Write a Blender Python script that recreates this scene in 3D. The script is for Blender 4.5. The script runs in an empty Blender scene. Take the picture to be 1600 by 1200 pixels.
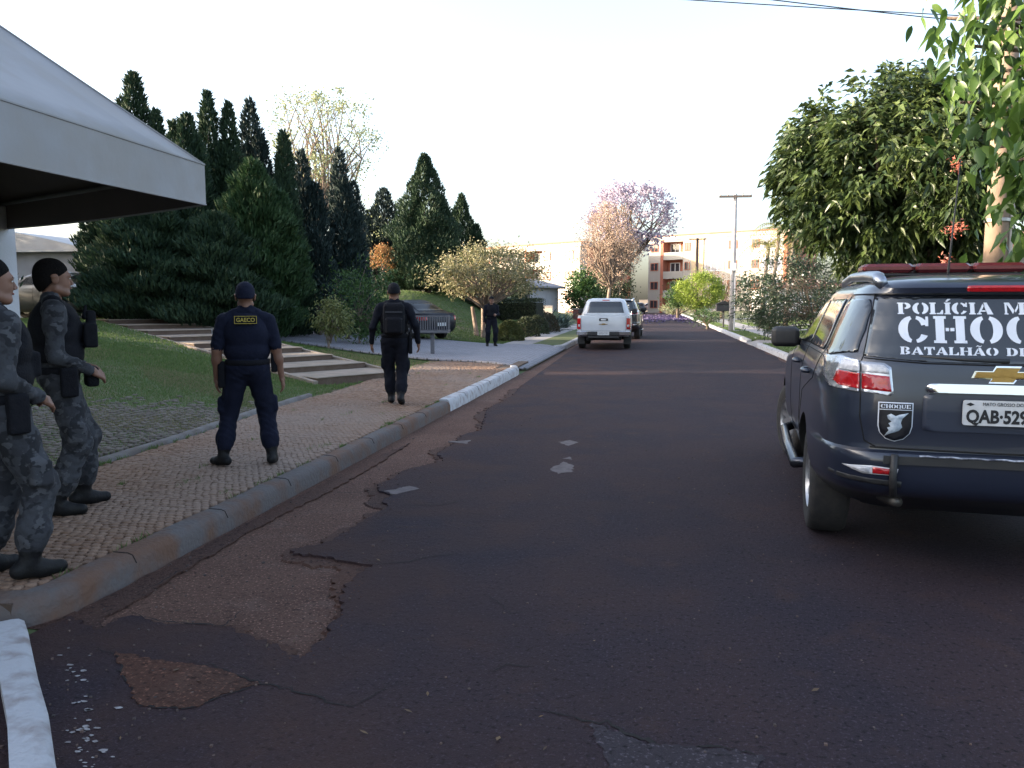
import bpy, bmesh, math, random
import numpy as np
from mathutils import Vector, Matrix
from mathutils.bvhtree import BVHTree
from mathutils.geometry import tessellate_polygon
R = math.radians
sc = bpy.context.scene
col = sc.collection
# ------------------------------------------------------------------ camera
CAM_H = 1.60; FPX = 1248.0; YAW = R(9.95); PITCH = math.atan(127 / FPX)
cam = bpy.data.cameras.new('camera'); cam.sensor_width = 36.0
cam.lens = 36.0 * FPX / 1600.0; cam.clip_start = 0.05; cam.clip_end = 3000
cob = bpy.data.objects.new('camera', cam); col.objects.link(cob)
cob.location = (0, 0, CAM_H); cob.rotation_euler = (math.pi / 2 - PITCH, 0, YAW)
sc.camera = cob
# ------------------------------------------------------------------ light
SUN_EL = R(13.0); SUN_TO = (-0.98, -0.20)          # horizontal direction towards the sun
SUN_AZ = math.atan2(SUN_TO[0], SUN_TO[1])           # clockwise from +Y
wd = bpy.data.worlds.new('World'); sc.world = wd; wd.use_nodes = True
nt = wd.node_tree; nt.nodes.clear()
sky = nt.nodes.new('ShaderNodeTexSky'); sky.sky_type = 'NISHITA'; sky.sun_disc = False
sky.sun_elevation = SUN_EL; sky.sun_rotation = SUN_AZ
sky.air_density = 1.0; sky.dust_density = 6.5; sky.ozone_density = 1.6; sky.altitude = 600
bg = nt.nodes.new('ShaderNodeBackground'); bg.inputs['Strength'].default_value = 0.15
wo = nt.nodes.new('ShaderNodeOutputWorld')
hs = nt.nodes.new('ShaderNodeHueSaturation'); hs.inputs['Saturation'].default_value = 0.76
nt.links.new(sky.outputs[0], hs.inputs['Color']); nt.links.new(hs.outputs[0], bg.inputs[0]); nt.links.new(bg.outputs[0], wo.inputs[0])
sun = bpy.data.lights.new('sun', 'SUN'); sun.energy = 3.2; sun.angle = R(0.6); sun.color = (1.0, 0.82, 0.60)
sob = bpy.data.objects.new('sun', sun); col.objects.link(sob)
sob.rotation_euler = Vector((-SUN_TO[0] * math.cos(SUN_EL), -SUN_TO[1] * math.cos(SUN_EL), -math.sin(SUN_EL))).to_track_quat('-Z', 'Y').to_euler()
sc.view_settings.view_transform = 'Standard'; sc.view_settings.look = 'None'
sc.view_settings.gamma = 1.0; sc.view_settings.use_curve_mapping = False
sc.view_settings.exposure = 2.3
sc.cycles.max_bounces = 6; sc.cycles.transparent_max_bounces = 8
random.seed(7); rng = np.random.default_rng(11)
# ------------------------------------------------------------------ pixel helpers (1600x1200 photo pixels)
FW = np.array([-math.sin(YAW) * math.cos(PITCH), math.cos(YAW) * math.cos(PITCH), -math.sin(PITCH)])
RT = np.array([math.cos(YAW), math.sin(YAW), 0.0]); UP = np.cross(RT, FW); CP = np.array([0, 0, CAM_H])
def ray(px, py): return FW + RT * (px - 800) / FPX + UP * (600 - py) / FPX
def P(px, py, z=0.0):
    d = ray(px, py); return CP + d * (z - CAM_H) / d[2]
def PY(px, py, Y):
    d = ray(px, py); return CP + d * Y / d[1]
# ------------------------------------------------------------------ materials
def mat(name, c1, c2=None, rough=0.7, scale=8.0, bump=0.0, bscale=60.0, metal=0.0, spec=0.5, coat=0.0,
        detail=6.0, lo=0.35, hi=0.65, alpha=1.0, trans=0.0, emit=None, island=None, transl=0.0, c3=None, s3=1.0, sheen=0.0):
    m = bpy.data.materials.get(name)
    if m: return m
    m = bpy.data.materials.new(name); m.use_nodes = True
    t = m.node_tree; b = t.nodes['Principled BSDF']; L = t.links.new
    b.inputs['Roughness'].default_value = rough; b.inputs['Metallic'].default_value = metal
    b.inputs['Specular IOR Level'].default_value = spec; b.inputs['Coat Weight'].default_value = coat
    b.inputs['Coat Roughness'].default_value = 0.06
    if sheen: b.inputs['Sheen Weight'].default_value = sheen
    if trans: b.inputs['Transmission Weight'].default_value = trans
    b.inputs['Base Color'].default_value = (*c1, 1)
    out = None
    tc = t.nodes.new('ShaderNodeTexCoord')
    if c2 is not None:
        mx = t.nodes.new('ShaderNodeMix'); mx.data_type = 'RGBA'
        mx.inputs[6].default_value = (*c1, 1); mx.inputs[7].default_value = (*c2, 1)
        if island:
            g = t.nodes.new('ShaderNodeNewGeometry'); L(g.outputs['Random Per Island'], mx.inputs[0])
        else:
            n = t.nodes.new('ShaderNodeTexNoise'); n.inputs['Scale'].default_value = scale; n.inputs['Detail'].default_value = detail
            L(tc.outputs['Object'], n.inputs['Vector'])
            r = t.nodes.new('ShaderNodeMapRange'); r.inputs[1].default_value = lo; r.inputs[2].default_value = hi
            L(n.outputs[0], r.inputs[0]); L(r.outputs[0], mx.inputs[0])
        out = mx.outputs[2]
        if c3 is not None:
            n3 = t.nodes.new('ShaderNodeTexNoise'); n3.inputs['Scale'].default_value = s3; n3.inputs['Detail'].default_value = 5
            L(tc.outputs['Object'], n3.inputs['Vector'])
            r3 = t.nodes.new('ShaderNodeMapRange'); r3.inputs[1].default_value = 0.45; r3.inputs[2].default_value = 0.62
            L(n3.outputs[0], r3.inputs[0])
            m3 = t.nodes.new('ShaderNodeMix'); m3.data_type = 'RGBA'; L(r3.outputs[0], m3.inputs[0]); L(out, m3.inputs[6])
            m3.inputs[7].default_value = (*c3, 1); out = m3.outputs[2]
        L(out, b.inputs['Base Color'])
    if bump:
        n2 = t.nodes.new('ShaderNodeTexNoise'); n2.inputs['Scale'].default_value = bscale; n2.inputs['Detail'].default_value = 5
        L(tc.outputs['Object'], n2.inputs['Vector'])
        bp = t.nodes.new('ShaderNodeBump'); bp.inputs['Strength'].default_value = bump; bp.inputs['Distance'].default_value = 0.02
        L(n2.outputs[0], bp.inputs['Height']); L(bp.outputs[0], b.inputs['Normal'])
    if transl:
        tr = t.nodes.new('ShaderNodeBsdfTranslucent'); ms = t.nodes.new('ShaderNodeMixShader'); ms.inputs[0].default_value = transl
        if out is not None: L(out, tr.inputs[0])
        else: tr.inputs[0].default_value = (*c1, 1)
        L(b.outputs[0], ms.inputs[1]); L(tr.outputs[0], ms.inputs[2]); L(ms.outputs[0], t.nodes['Material Output'].inputs[0])
    if emit: 
        b.inputs['Emission Color'].default_value = (*emit, 1); b.inputs['Emission Strength'].default_value = 1
    return m
def leafmat(name, a, b_, transl=0.3, rough=0.5, spec=0.4): return mat(name, a, b_, rough=rough, island=True, transl=transl, spec=spec)
# ------------------------------------------------------------------ object helpers
def link(name, me, m=None, parent=None, loc=None, smooth=False):
    if m is not None:
        for q in (m if isinstance(m, (list, tuple)) else [m]): me.materials.append(q)
    if smooth and len(me.polygons): me.polygons.foreach_set('use_smooth', np.ones(len(me.polygons), dtype=bool))
    o = bpy.data.objects.new(name, me); col.objects.link(o)
    if parent is not None: o.parent = parent
    if loc is not None: o.location = loc
    return o
def npmesh(name, V, F):
    """V (n,3), F (m,3|4) array -> mesh, fast"""
    V = np.asarray(V, dtype=np.float32); F = np.asarray(F, dtype=np.int32); k = F.shape[1]
    me = bpy.data.meshes.new(name); me.vertices.add(len(V)); me.vertices.foreach_set('co', V.ravel())
    me.loops.add(F.size); me.loops.foreach_set('vertex_index', F.ravel())
    me.polygons.add(len(F)); me.polygons.foreach_set('loop_start', np.arange(0, F.size, k, dtype=np.int32))
    me.update(calc_edges=True); return me
def tag(o, label=None, cat=None, group=None, kind=None):
    if label: o['label'] = label
    if cat: o['category'] = cat
    if group: o['group'] = group
    if kind: o['kind'] = kind
    return o
def thing(name, label, cat, loc=(0, 0, 0), rz=0.0, group=None):
    o = bpy.data.objects.new(name, None); col.objects.link(o); o.empty_display_size = 0.2
    o.location = loc; o.rotation_euler = (0, 0, rz); return tag(o, label, cat, group)
class MB:
    """collects shapes into one mesh"""
    def __init__(s): s.v = []; s.f = []; s.mi = []; s.cur = 0
    def add(s, V, F):
        o = len(s.v); s.v += [tuple(float(c) for c in p) for p in V]; s.f += [tuple(i + o for i in q) for q in F]; s.mi += [s.cur] * len(F); return s
    def box(s, lo, hi, bev=0.0):
        x0, y0, z0 = lo; x1, y1, z1 = hi
        if bev <= 0:
            V = [(x0, y0, z0), (x1, y0, z0), (x1, y1, z0), (x0, y1, z0), (x0, y0, z1), (x1, y0, z1), (x1, y1, z1), (x0, y1, z1)]
            return s.add(V, [(0, 3, 2, 1), (4, 5, 6, 7), (0, 1, 5, 4), (1, 2, 6, 5), (2, 3, 7, 6), (3, 0, 4, 7)])
        b = bev; V = []
        for z, i in ((z0, b), (z0 + b, 0), (z1 - b, 0), (z1, b)):
            V += [(x0 + i + b, y0 + i, z), (x1 - i - b, y0 + i, z), (x1 - i, y0 + i + b, z), (x1 - i, y1 - i - b, z), (x1 - i - b, y1 - i, z), (x0 + i + b, y1 - i, z), (x0 + i, y1 - i - b, z), (x0 + i, y0 + i + b, z)]
        F = [tuple(range(7, -1, -1)), tuple(range(24, 32))]
        for l in range(3):
            for k in range(8): F.append((l * 8 + k, l * 8 + (k + 1) % 8, l * 8 + 8 + (k + 1) % 8, l * 8 + 8 + k))
        return s.add(V, F)
    def obox(s, c, size, rz=0.0, rx=0.0, bev=0.0):
        t = MB(); h = [q / 2 for q in size]; t.box([-q for q in h], h, bev)
        M = Matrix.Translation(Vector(c)) @ Matrix.Rotation(rz, 4, 'Z') @ Matrix.Rotation(rx, 4, 'X')
        return s.add([M @ Vector(p) for p in t.v], t.f)
    def tube(s, pts, rad, n=8, caps=True):
        pts = [Vector(tuple(float(c) for c in p)) for p in pts]; rad = rad if isinstance(rad, (list, tuple)) else [rad] * len(pts)
        V = []; F = []; up = Vector((0, 0, 1)); prev = None
        for i, p in enumerate(pts):
            d = (pts[min(i + 1, len(pts) - 1)] - pts[max(i - 1, 0)]).normalized()
            if prev is None:
                a = d.cross(up if abs(d.z) < 0.9 else Vector((1, 0, 0))).normalized()
            else:
                a = (prev - d * prev.dot(d)).normalized()
            prev = a; b = d.cross(a)
            for k in range(n):
                t = 2 * math.pi * k / n; V.append(p + (a * math.cos(t) + b * math.sin(t)) * rad[i])
        for i in range(len(pts) - 1):
            for k in range(n): F.append((i * n + k, i * n + (k + 1) % n, (i + 1) * n + (k + 1) % n, (i + 1) * n + k))
        if caps: F.append(tuple(range(n - 1, -1, -1))); F.append(tuple(range((len(pts) - 1) * n, len(pts) * n)))
        return s.add(V, F)
    def lathe(s, prof, n=24, axis='Z', c=(0, 0, 0), closed=False):
        """prof list of (radius, height)"""
        V = []; F = []; m = len(prof)
        for k in range(n):
            t = 2 * math.pi * k / n
            for r, h in prof:
                q = (r * math.cos(t), r * math.sin(t), h)
                if axis == 'X': q = (h, r * math.cos(t), r * math.sin(t))
                if axis == 'Y': q = (r * math.cos(t), h, r * math.sin(t))
                V.append((q[0] + c[0], q[1] + c[1], q[2] + c[2]))
        for k in range(n):
            for j in range(m - 1 + (1 if closed else 0)):
                F.append((k * m + j, ((k + 1) % n) * m + j, ((k + 1) % n) * m + (j + 1) % m, k * m + (j + 1) % m))
        return s.add(V, F)
    def prism(s, poly, z0, z1, f=None):
        """poly list of (a,b) extruded from z0 to z1; f maps (a,b,z)->point"""
        f = f or (lambda a, b, z: (a, b, z)); n = len(poly)
        V = [f(a, b, z0) for a, b in poly] + [f(a, b, z1) for a, b in poly]
        tr = tessellate_polygon([[Vector((a, b, 0)) for a, b in poly]])
        F = [tuple(t) for t in tr] + [tuple(n + i for i in reversed(t)) for t in tr]
        F += [(i, (i + 1) % n, n + (i + 1) % n, n + i) for i in range(n)]
        return s.add(V, F)
    def grid(s, f, nu, nv):
        V = [f(i / nu, j / nv) for j in range(nv + 1) for i in range(nu + 1)]
        F = [(j * (nu + 1) + i, j * (nu + 1) + i + 1, (j + 1) * (nu + 1) + i + 1, (j + 1) * (nu + 1) + i) for j in range(nv) for i in range(nu)]
        return s.add(V, F)
    def mesh(s, name, fix=True):
        me = bpy.data.meshes.new(name); me.from_pydata(s.v, [], s.f); me.polygons.foreach_set('material_index', s.mi)
        if fix:
            bm = bmesh.new(); bm.from_mesh(me); bmesh.ops.recalc_face_normals(bm, faces=bm.faces); bm.to_mesh(me); bm.free()
        me.update(); return me
    def build(s, name, m, parent=None, smooth=False, loc=None, fix=True): return link(name, s.mesh(name, fix), m, parent, loc, smooth)
def bevel(o, w=0.01, seg=2):
    b = o.modifiers.new('bevel', 'BEVEL'); b.width = w; b.segments = seg; b.limit_method = 'ANGLE'; b.angle_limit = R(40); return o
def autosmooth(o, ang=35):
    me = o.data; me.polygons.foreach_set('use_smooth', np.ones(len(me.polygons), dtype=bool)); me.set_sharp_from_angle(angle=R(ang)); return o
def smoothstep(t): t = np.clip(t, 0, 1); return t * t * (3 - 2 * t)
def copy_tree(o, parent=None):
    c = o.copy(); col.objects.link(c); c.parent = parent
    for ch in list(o.children): copy_tree(ch, c)
    return c
# ================================================================== ground
XL, XR = -2.96, 3.75            # faces of the two kerbs
WALK_Z = 0.12
SC = (-0.84, 0.543); SU = (0.543, 0.84)     # climb and width directions of the garden stair
def gz(x, y):
    """height of the natural ground left and right of the street"""
    x = np.asarray(x, float); y = np.asarray(y, float)
    d = -5.35 - x
    rise = 0.55 * np.clip((d - 0.3) / 9.0, 0, 1) + 0.47 * smoothstep((d - 0.3) / 9.0)
    drv = np.exp(-((y - 23.4 - 0.35 * d) / 4.2) ** 4)
    rise = rise * (1 - drv * 0.62)
    mound = 2.05 * smoothstep((y - 27.0 + 0.25 * (d - 2)) / 11.0) * smoothstep((d + 0.2) / 6.5)
    mound = mound * (1 - smoothstep((y - 62) / 25))
    z = np.where(d > -0.05, 0.10 + np.maximum(rise * (1 - smoothstep((y - 26) / 8)), mound), -0.09)
    sx = (x + 6.05) * SC[0] + (y - 13.75) * SC[1]; su = (x + 6.05) * SU[0] + (y - 13.75) * SU[1]      # along and across the stair
    ramp = WALK_Z + 0.115 * (sx / 1.2) - 0.06
    inb = smoothstep((su + 0.12) / 0.14) * smoothstep((2.12 - su) / 0.14) * ((sx > -0.3) & (sx < 10.9))
    z = z * (1 - inb) + np.minimum(z, ramp) * inb
    z = np.where((x > XL) & (x < XR), -0.12, z)
    dr = x - 6.0
    z = np.where(x > XR + 0.1, 0.07 + 0.30 * smoothstep(dr / 6.0), z)
    z = np.where((x <= XL) & (d <= -0.05), np.where(y < 3.2, -0.06, -0.02), z)
    z = np.where((x < -5.3) & (y < 3.3), -0.06 + (z + 0.06) * smoothstep((y - 1.8) / 1.5), z)
    return z
def G(px, py, dmax=160.0):
    """first hit of a pixel's ray with the ground"""
    d = ray(px, py); t = np.arange(2.0, dmax, 0.02); q = CP[None] + d[None] * t[:, None]
    h = np.where((q[:, 0] > XL - 2.4) & (q[:, 0] < XL), WALK_Z, gz(q[:, 0], q[:, 1])); h = np.where((q[:, 0] > XL) & (q[:, 0] < XR), 0.0, h)
    i = int(np.argmax(q[:, 2] <= h)); p = q[i].copy(); p[2] = h[i]; return p
M_soil = mat('soil_and_turf', (0.070, 0.098, 0.032), (0.130, 0.108, 0.066), rough=0.95, scale=1.6, bump=0.5, bscale=30, lo=0.46, hi=0.7)
xs = np.unique(np.concatenate([np.linspace(-400, -60, 18), np.linspace(-60, -20, 30), np.linspace(-20, 14, 137), np.linspace(14, 60, 30), np.linspace(60, 400, 16)]))
ys = np.unique(np.concatenate([np.linspace(-60, -2, 20), np.linspace(-2, 60, 190), np.linspace(60, 160, 60), np.linspace(160, 900, 16)]))
gx, gy = np.meshgrid(xs, ys); V = np.stack([gx, gy, gz(gx, gy)], -1).reshape(-1, 3)
nx = len(xs); ii, jj = np.meshgrid(np.arange(nx - 1), np.arange(len(ys) - 1)); b0 = (jj * nx + ii).ravel()
tag(link('ground', npmesh('ground', V, np.stack([b0, b0 + 1, b0 + nx + 1, b0 + nx], 1)), M_soil, smooth=True), kind='structure')

# ------------------------------------------------------------------ road: worn base layer, asphalt sheet with a broken edge, patches
def asphalt_mat(name, dark, warm, dust, dirt=None):
    m = bpy.data.materials.new(name); m.use_nodes = True; t = m.node_tree; L = t.links.new; b = t.nodes['Principled BSDF']
    tc = t.nodes.new('ShaderNodeTexCoord')
    def noise(s, d=6, w=None):
        n = t.nodes.new('ShaderNodeTexNoise'); n.inputs['Scale'].default_value = s; n.inputs['Detail'].default_value = d
        L(tc.outputs['Object'], n.inputs['Vector']); return n
    def ramp(n, lo, hi):
        r = t.nodes.new('ShaderNodeMapRange'); r.inputs[1].default_value = lo; r.inputs[2].default_value = hi; L(n.outputs[0], r.inputs[0]); return r
    def mix(f, a, c):
        x = t.nodes.new('ShaderNodeMix'); x.data_type = 'RGBA'; L(f.outputs[0], x.inputs[0])
        if isinstance(a, tuple): x.inputs[6].default_value = (*a, 1)
        else: L(a, x.inputs[6])
        x.inputs[7].default_value = (*c, 1); return x.outputs[2]
    c = mix(ramp(noise(0.9, 8), 0.40, 0.62), dark, warm)
    c = mix(ramp(noise(3.2, 8), 0.56, 0.78), c, dust)
    c = mix(ramp(noise(70, 3), 0.57, 0.70), c, tuple(q * 2.6 for q in dark))
    c = mix(ramp(noise(38, 4), 0.55, 0.70), c, tuple(q * 0.35 for q in dark))
    v = t.nodes.new('ShaderNodeTexVoronoi'); v.inputs['Scale'].default_value = 13; L(tc.outputs['Object'], v.inputs['Vector'])
    r = t.nodes.new('ShaderNodeMapRange'); r.inputs[1].default_value = 0.085; r.inputs[2].default_value = 0.055; L(v.outputs['Distance'], r.inputs[0])
    gate = t.nodes.new('ShaderNodeMath'); gate.operation = 'MULTIPLY'; L(r.outputs[0], gate.inputs[0]); L(ramp(noise(9, 1), 0.58, 0.62).outputs[0], gate.inputs[1])
    c = mix(gate, c, (0.16, 0.12, 0.105))
    if dirt:
        sx = t.nodes.new('ShaderNodeSeparateXYZ'); L(tc.outputs['Object'], sx.inputs[0]); rx = t.nodes.new('ShaderNodeMapRange'); rx.inputs[1].default_value = 0.8; rx.inputs[2].default_value = -2.6; L(sx.outputs[0], rx.inputs[0])
        mu = t.nodes.new('ShaderNodeMath'); mu.operation = 'MULTIPLY'; L(rx.outputs[0], mu.inputs[0]); L(ramp(noise(1.5, 9), 0.36, 0.66).outputs[0], mu.inputs[1]); c = mix(mu, c, dirt)
    L(c, b.inputs['Base Color']); b.inputs['Roughness'].default_value = 0.82; b.inputs['Specular IOR Level'].default_value = 0.16
    bp = t.nodes.new('ShaderNodeBump'); bp.inputs['Strength'].default_value = 0.9; bp.inputs['Distance'].default_value = 0.014
    a = t.nodes.new('ShaderNodeMath'); a.operation = 'ADD'; L(noise(110, 4).outputs[0], a.inputs[0]); L(noise(22, 4).outputs[0], a.inputs[1])
    L(a.outputs[0], bp.inputs['Height']); L(bp.outputs[0], b.inputs['Normal']); return m
M_asph = asphalt_mat('asphalt', (0.0270, 0.0202, 0.0275), (0.0385, 0.0245, 0.0280), (0.050, 0.0285, 0.0260), dirt=(0.056, 0.0300, 0.0245))
M_base = asphalt_mat('worn_base_layer', (0.120, 0.068, 0.051), (0.088, 0.048, 0.037), (0.135, 0.090, 0.074))
M_old = asphalt_mat('old_brown_asphalt', (0.058, 0.034, 0.029), (0.084, 0.043, 0.031), (0.094, 0.052, 0.038))
M_crack = mat('crack_dirt', (0.012, 0.010, 0.010), rough=1.0)
root = tag(MB().box((XL - 0.05, -8, -0.11), (XR + 0.05, 138, -0.030)).build('road', M_base), kind='structure')
def wob(poly, amp=0.012, step=0.05, closed=True):
    """break long edges into short uneven ones"""
    out = []; n = len(poly)
    for i in range(n if closed else n - 1):
        a = np.array(poly[i][:2], float); b_ = np.array(poly[(i + 1) % n][:2], float); L = np.linalg.norm(b_ - a); k = max(1, min(40, int(L / step)))
        if L > 6: k = 1
        nn = np.array([-(b_ - a)[1], (b_ - a)[0]]) / max(L, 1e-6)
        for j in range(k):
            q = a + (b_ - a) * j / k + nn * (random.uniform(-amp, amp) if j else 0); out.append((q[0], q[1]))
    return out
def sheet(name, poly, z0, z1, m, parent=None):
    mb = MB(); mb.prism(poly, z0, z1); return mb.build(name, m, parent)
edge = [(905, 543), (818, 600), (797, 620), (762, 638), (757, 655), (750, 672), (720, 680), (713, 690), (683, 707), (693, 720), (667, 725), (630, 735), (613, 747), (593, 755), (592, 767), (613, 772), (597, 782), (607, 790), (587, 803), (557, 818), (520, 845), (457, 857), (457, 865), (500, 868), (533, 875), (583, 882), (557, 900), (533, 920), (537, 953), (520, 970), (505, 1000), (468, 1029), (437, 1010), (350, 978), (258, 975), (205, 961), (150, 985), (110, 962), (60, 984)]
left = [tuple(P(*e)[:2]) for e in edge]; left[0] = (XL + 0.22, 28.5)
left = [(XL + 0.06, 137.5), (XL + 0.10, 60), (XL + 0.16, 34)] + left
jag = wob(left, 0.022, 0.035, closed=False)
poly = jag + [(XL + 0.01, 3.25), (XL + 0.01, -7.9), (XR - 0.10, -7.9)]
for k, yy in enumerate(np.arange(0, 60, 0.35)): poly.append((XR - 0.10 + 0.05 * math.sin(yy * 2.1) + random.uniform(-0.03, 0.02) - 0.12 * math.exp(-((yy - 20) / 6) ** 2), yy))
poly += [(XR - 0.06, 137.5)]
sheet('asphalt_sheet', poly, -0.045, 0.0, M_asph, root)
# half-worn lower course showing beyond the ragged edge
js = [q for q in jag if q[1] < 19]; mb = MB(); V = []; F = []; off_ = 0.05
for i, q in enumerate(js):
    a = np.array(js[max(i - 1, 0)]); b_ = np.array(js[min(i + 1, len(js) - 1)]); d_ = b_ - a; d_ = d_ / (np.linalg.norm(d_) + 1e-9); nn = np.array((d_[1], -d_[0])); off_ = min(0.16, max(0.008, off_ + random.uniform(-0.035, 0.035)))
    V += [(q[0] - nn[0] * 0.05, q[1] - nn[1] * 0.05, -0.014), (q[0] + nn[0] * off_, q[1] + nn[1] * off_, -0.017), (q[0] + nn[0] * (off_ + 0.012), q[1] + nn[1] * (off_ + 0.012), -0.031)]
    if i: k = 3 * i; F += [(k - 3, k - 2, k + 1, k), (k - 2, k - 1, k + 2, k + 1)]
mb.add(V, F); mb.build('worn_course', M_old, root, fix=False)
# old brown strip in the gutter and brown patches in the shade of the corner
gut = [(60, 986), (130, 945), (260, 880), (420, 795), (560, 724), (640, 690), (590, 722), (500, 772), (430, 805), (360, 845), (300, 880), (230, 925), (170, 955), (120, 978)]
sheet('gutter_patch', wob([tuple(P(*e)[:2]) for e in gut], 0.02, 0.07), -0.028, -0.016, M_old, root)
pts = [(180, 1018), (196, 1060), (215, 1100), (262, 1106), (310, 1105), (345, 1085), (405, 1070), (350, 1050), (320, 1040), (260, 1034), (225, 1028)]
sheet('worn_patch', wob([tuple(P(*e)[:2]) for e in pts], 0.014, 0.022), -0.01, 0.004, asphalt_mat('brown_patch', (0.080, 0.038, 0.027), (0.058, 0.030, 0.023), (0.095, 0.055, 0.042)), root)
for q in ([(925, 1130), (975, 1150), (1010, 1165), (1120, 1170), (1190, 1180), (1190, 1230), (960, 1230), (945, 1185), (930, 1160)],):
    sheet('smooth_patch', wob([tuple(P(*e)[:2]) for e in q], 0.016, 0.022), -0.01, 0.004, asphalt_mat('smooth_tar', (0.042, 0.035, 0.042), (0.033, 0.027, 0.032), (0.055, 0.044, 0.050)), root)
M_spill = mat('pale_spill', (0.13, 0.108, 0.108), (0.085, 0.068, 0.070), rough=0.9, scale=12)
for q in ([(860, 733), (880, 722), (897, 728), (893, 738), (872, 741)], [(872, 691), (890, 688), (904, 692), (888, 697)], [(878, 717), (890, 714), (894, 719)], [(600, 768), (640, 760), (655, 764), (618, 773)], [(700, 690), (735, 688), (728, 694)]):
    sheet('mortar_stain', wob([tuple(P(*e)[:2]) for e in q], 0.02, 0.05), -0.01, 0.004, M_spill, root)
def ribbon(pts, w, z, m, name, parent, taper=True):
    """thin uneven crack along pixel points"""
    w3 = [np.array(P(*p)[:2]) for p in pts]; fine = []
    for a, b_ in zip(w3[:-1], w3[1:]):
        k = max(2, int(np.linalg.norm(b_ - a) / 0.03))
        for j in range(k): fine.append(a + (b_ - a) * j / k + rng.normal(0, 0.008, 2))
    fine.append(w3[-1]); n = len(fine); V = []; F = []
    for i, p in enumerate(fine):
        d = fine[min(i + 1, n - 1)] - fine[max(i - 1, 0)]; d = d / (np.linalg.norm(d) + 1e-9); nn = np.array([-d[1], d[0]])
        ww = w * (0.35 + 0.9 * random.random()) * ((math.sin(math.pi * (i + 0.5) / n) * 0.8 + 0.2) if taper else 1)
        V += [(*(p + nn * ww), z), (*(p - nn * ww), z)]
        if i: F.append((2 * i - 2, 2 * i - 1, 2 * i + 1, 2 * i))
    mb = MB(); mb.add(V, F); return mb.build(name, m, parent, fix=False)
for pts, w in (([(150, 1015), (180, 1022), (200, 1060), (222, 1102), (262, 1107), (312, 1105), (345, 1088), (405, 1070)], 0.008), ([(270, 1028), (330, 1040), (360, 1052), (410, 1068), (480, 1085), (545, 1106), (580, 1090), (610, 1072), (650, 1070)], 0.005), ([(205, 961), (258, 972), (300, 975), (350, 978), (380, 955)], 0.006), ([(583, 882), (640, 878), (680, 868), (730, 866)], 0.006), ([(607, 790), (650, 790), (690, 789), (745, 778)], 0.006), ([(840, 1110), (900, 1122), (960, 1135), (1010, 1160), (1060, 1172), (1110, 1168), (1180, 1180)], 0.010), ([(945, 1130), (942, 1170), (958, 1195)], 0.006), ([(500, 770), (545, 770), (605, 768)], 0.006), ([(765, 1050), (790, 1040), (830, 1042)], 0.005), ([(220, 925), (260, 905), (300, 880)], 0.005), ([(660, 820), (720, 800), (790, 812), (830, 800)], 0.003), ([(960, 690), (1010, 700), (1040, 722), (1100, 730)], 0.003), ([(1100, 860), (1150, 850), (1190, 880), (1260, 885)], 0.003), ([(700, 940), (760, 930), (800, 960), (860, 950)], 0.003)):
    ribbon(pts, w, 0.0035, M_crack, 'crack', root)
# crumbs broken off along the ragged asphalt edge
mb = MB()
for (ex, ey) in jag:
    if ey > 17: continue
    for k in range(4):
        x = ex + random.gauss(-0.02, 0.05); y = ey + random.gauss(0, 0.06); r = random.uniform(0.002, 0.008); n = 5; a0 = random.random() * 6
        ring_ = [(x + r * math.cos(a0 + 6.283 * j / n) * random.uniform(.6, 1.2), y + r * math.sin(a0 + 6.283 * j / n) * random.uniform(.6, 1.2), -0.030 if x < ex else 0.0) for j in range(n)]
        mb.add(ring_ + [(x, y, ring_[0][2] + r * random.uniform(.5, 1.1))], [(j, (j + 1) % n, n) for j in range(n)])
tag(mb.build('asphalt_crumbs', M_old, root, fix=False), kind='stuff')
# paint splashes beside the white kerb
mb = MB()
for k in range(55):
    px = random.gauss(100 + 26 * random.random(), 12); py = random.uniform(1010, 1200); p = P(px + (py - 1010) * 0.16, py); r = random.uniform(0.002, 0.011)
    n = random.randint(5, 8); a0 = random.random() * 6; st = random.uniform(1, 2.6)
    mb.add([(p[0] + r * st * math.cos(a0 + 6.283 * j / n) * random.uniform(.5, 1.2), p[1] + r * math.sin(a0 + 6.283 * j / n) * random.uniform(.5, 1.2), 0.004) for j in range(n)], [tuple(range(n))])
tag(mb.build('paint_splash', mat('white_paint_old', (0.32, 0.31, 0.32), (0.18, 0.16, 0.16), rough=0.8, scale=30), root, fix=False), kind='stuff')
# loose grit and small litter on the asphalt
mb = MB()
for k in range(1100):
    y = 1.8 + 14 * random.random() ** 2; x = random.choice([random.uniform(XL + 0.05, XL + 1.4), random.uniform(XL, XR)]); r = random.uniform(0.0018, 0.0055) * (1.6 if random.random() < 0.06 else 1)
    t = MB(); t.box((-r, -r * random.uniform(.5, 1.2), -0.002), (r, r, r * random.uniform(.6, 1.2)))
    c, s_ = math.cos(k), math.sin(k); mb.add([(x + a * c - b_ * s_, y + a * s_ + b_ * c, 0.002 + z_) for a, b_, z_ in t.v], t.f)
tag(mb.build('loose_grit', mat('grit', (0.13, 0.085, 0.07), (0.05, 0.04, 0.04), rough=0.95, island=True), None, fix=False), 'small loose grit scattered over the asphalt', 'grit', kind='stuff')
mb = MB()
for k in range(26):
    p = P(random.uniform(150, 1300), random.uniform(860, 1180)) if k > 8 else P(random.uniform(170, 480), random.uniform(930, 1060)); a = random.random() * 6.28; l = random.uniform(0.008, 0.024); w = l * random.uniform(.25, .5)
    mb.add([(p[0] + u * math.cos(a) - v * math.sin(a), p[1] + u * math.sin(a) + v * math.cos(a), 0.005 + h) for u, v, h in ((-l, 0, 0), (0, -w, .004), (l, 0, .008), (0, w, .006))], [(0, 1, 2, 3)])
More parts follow.
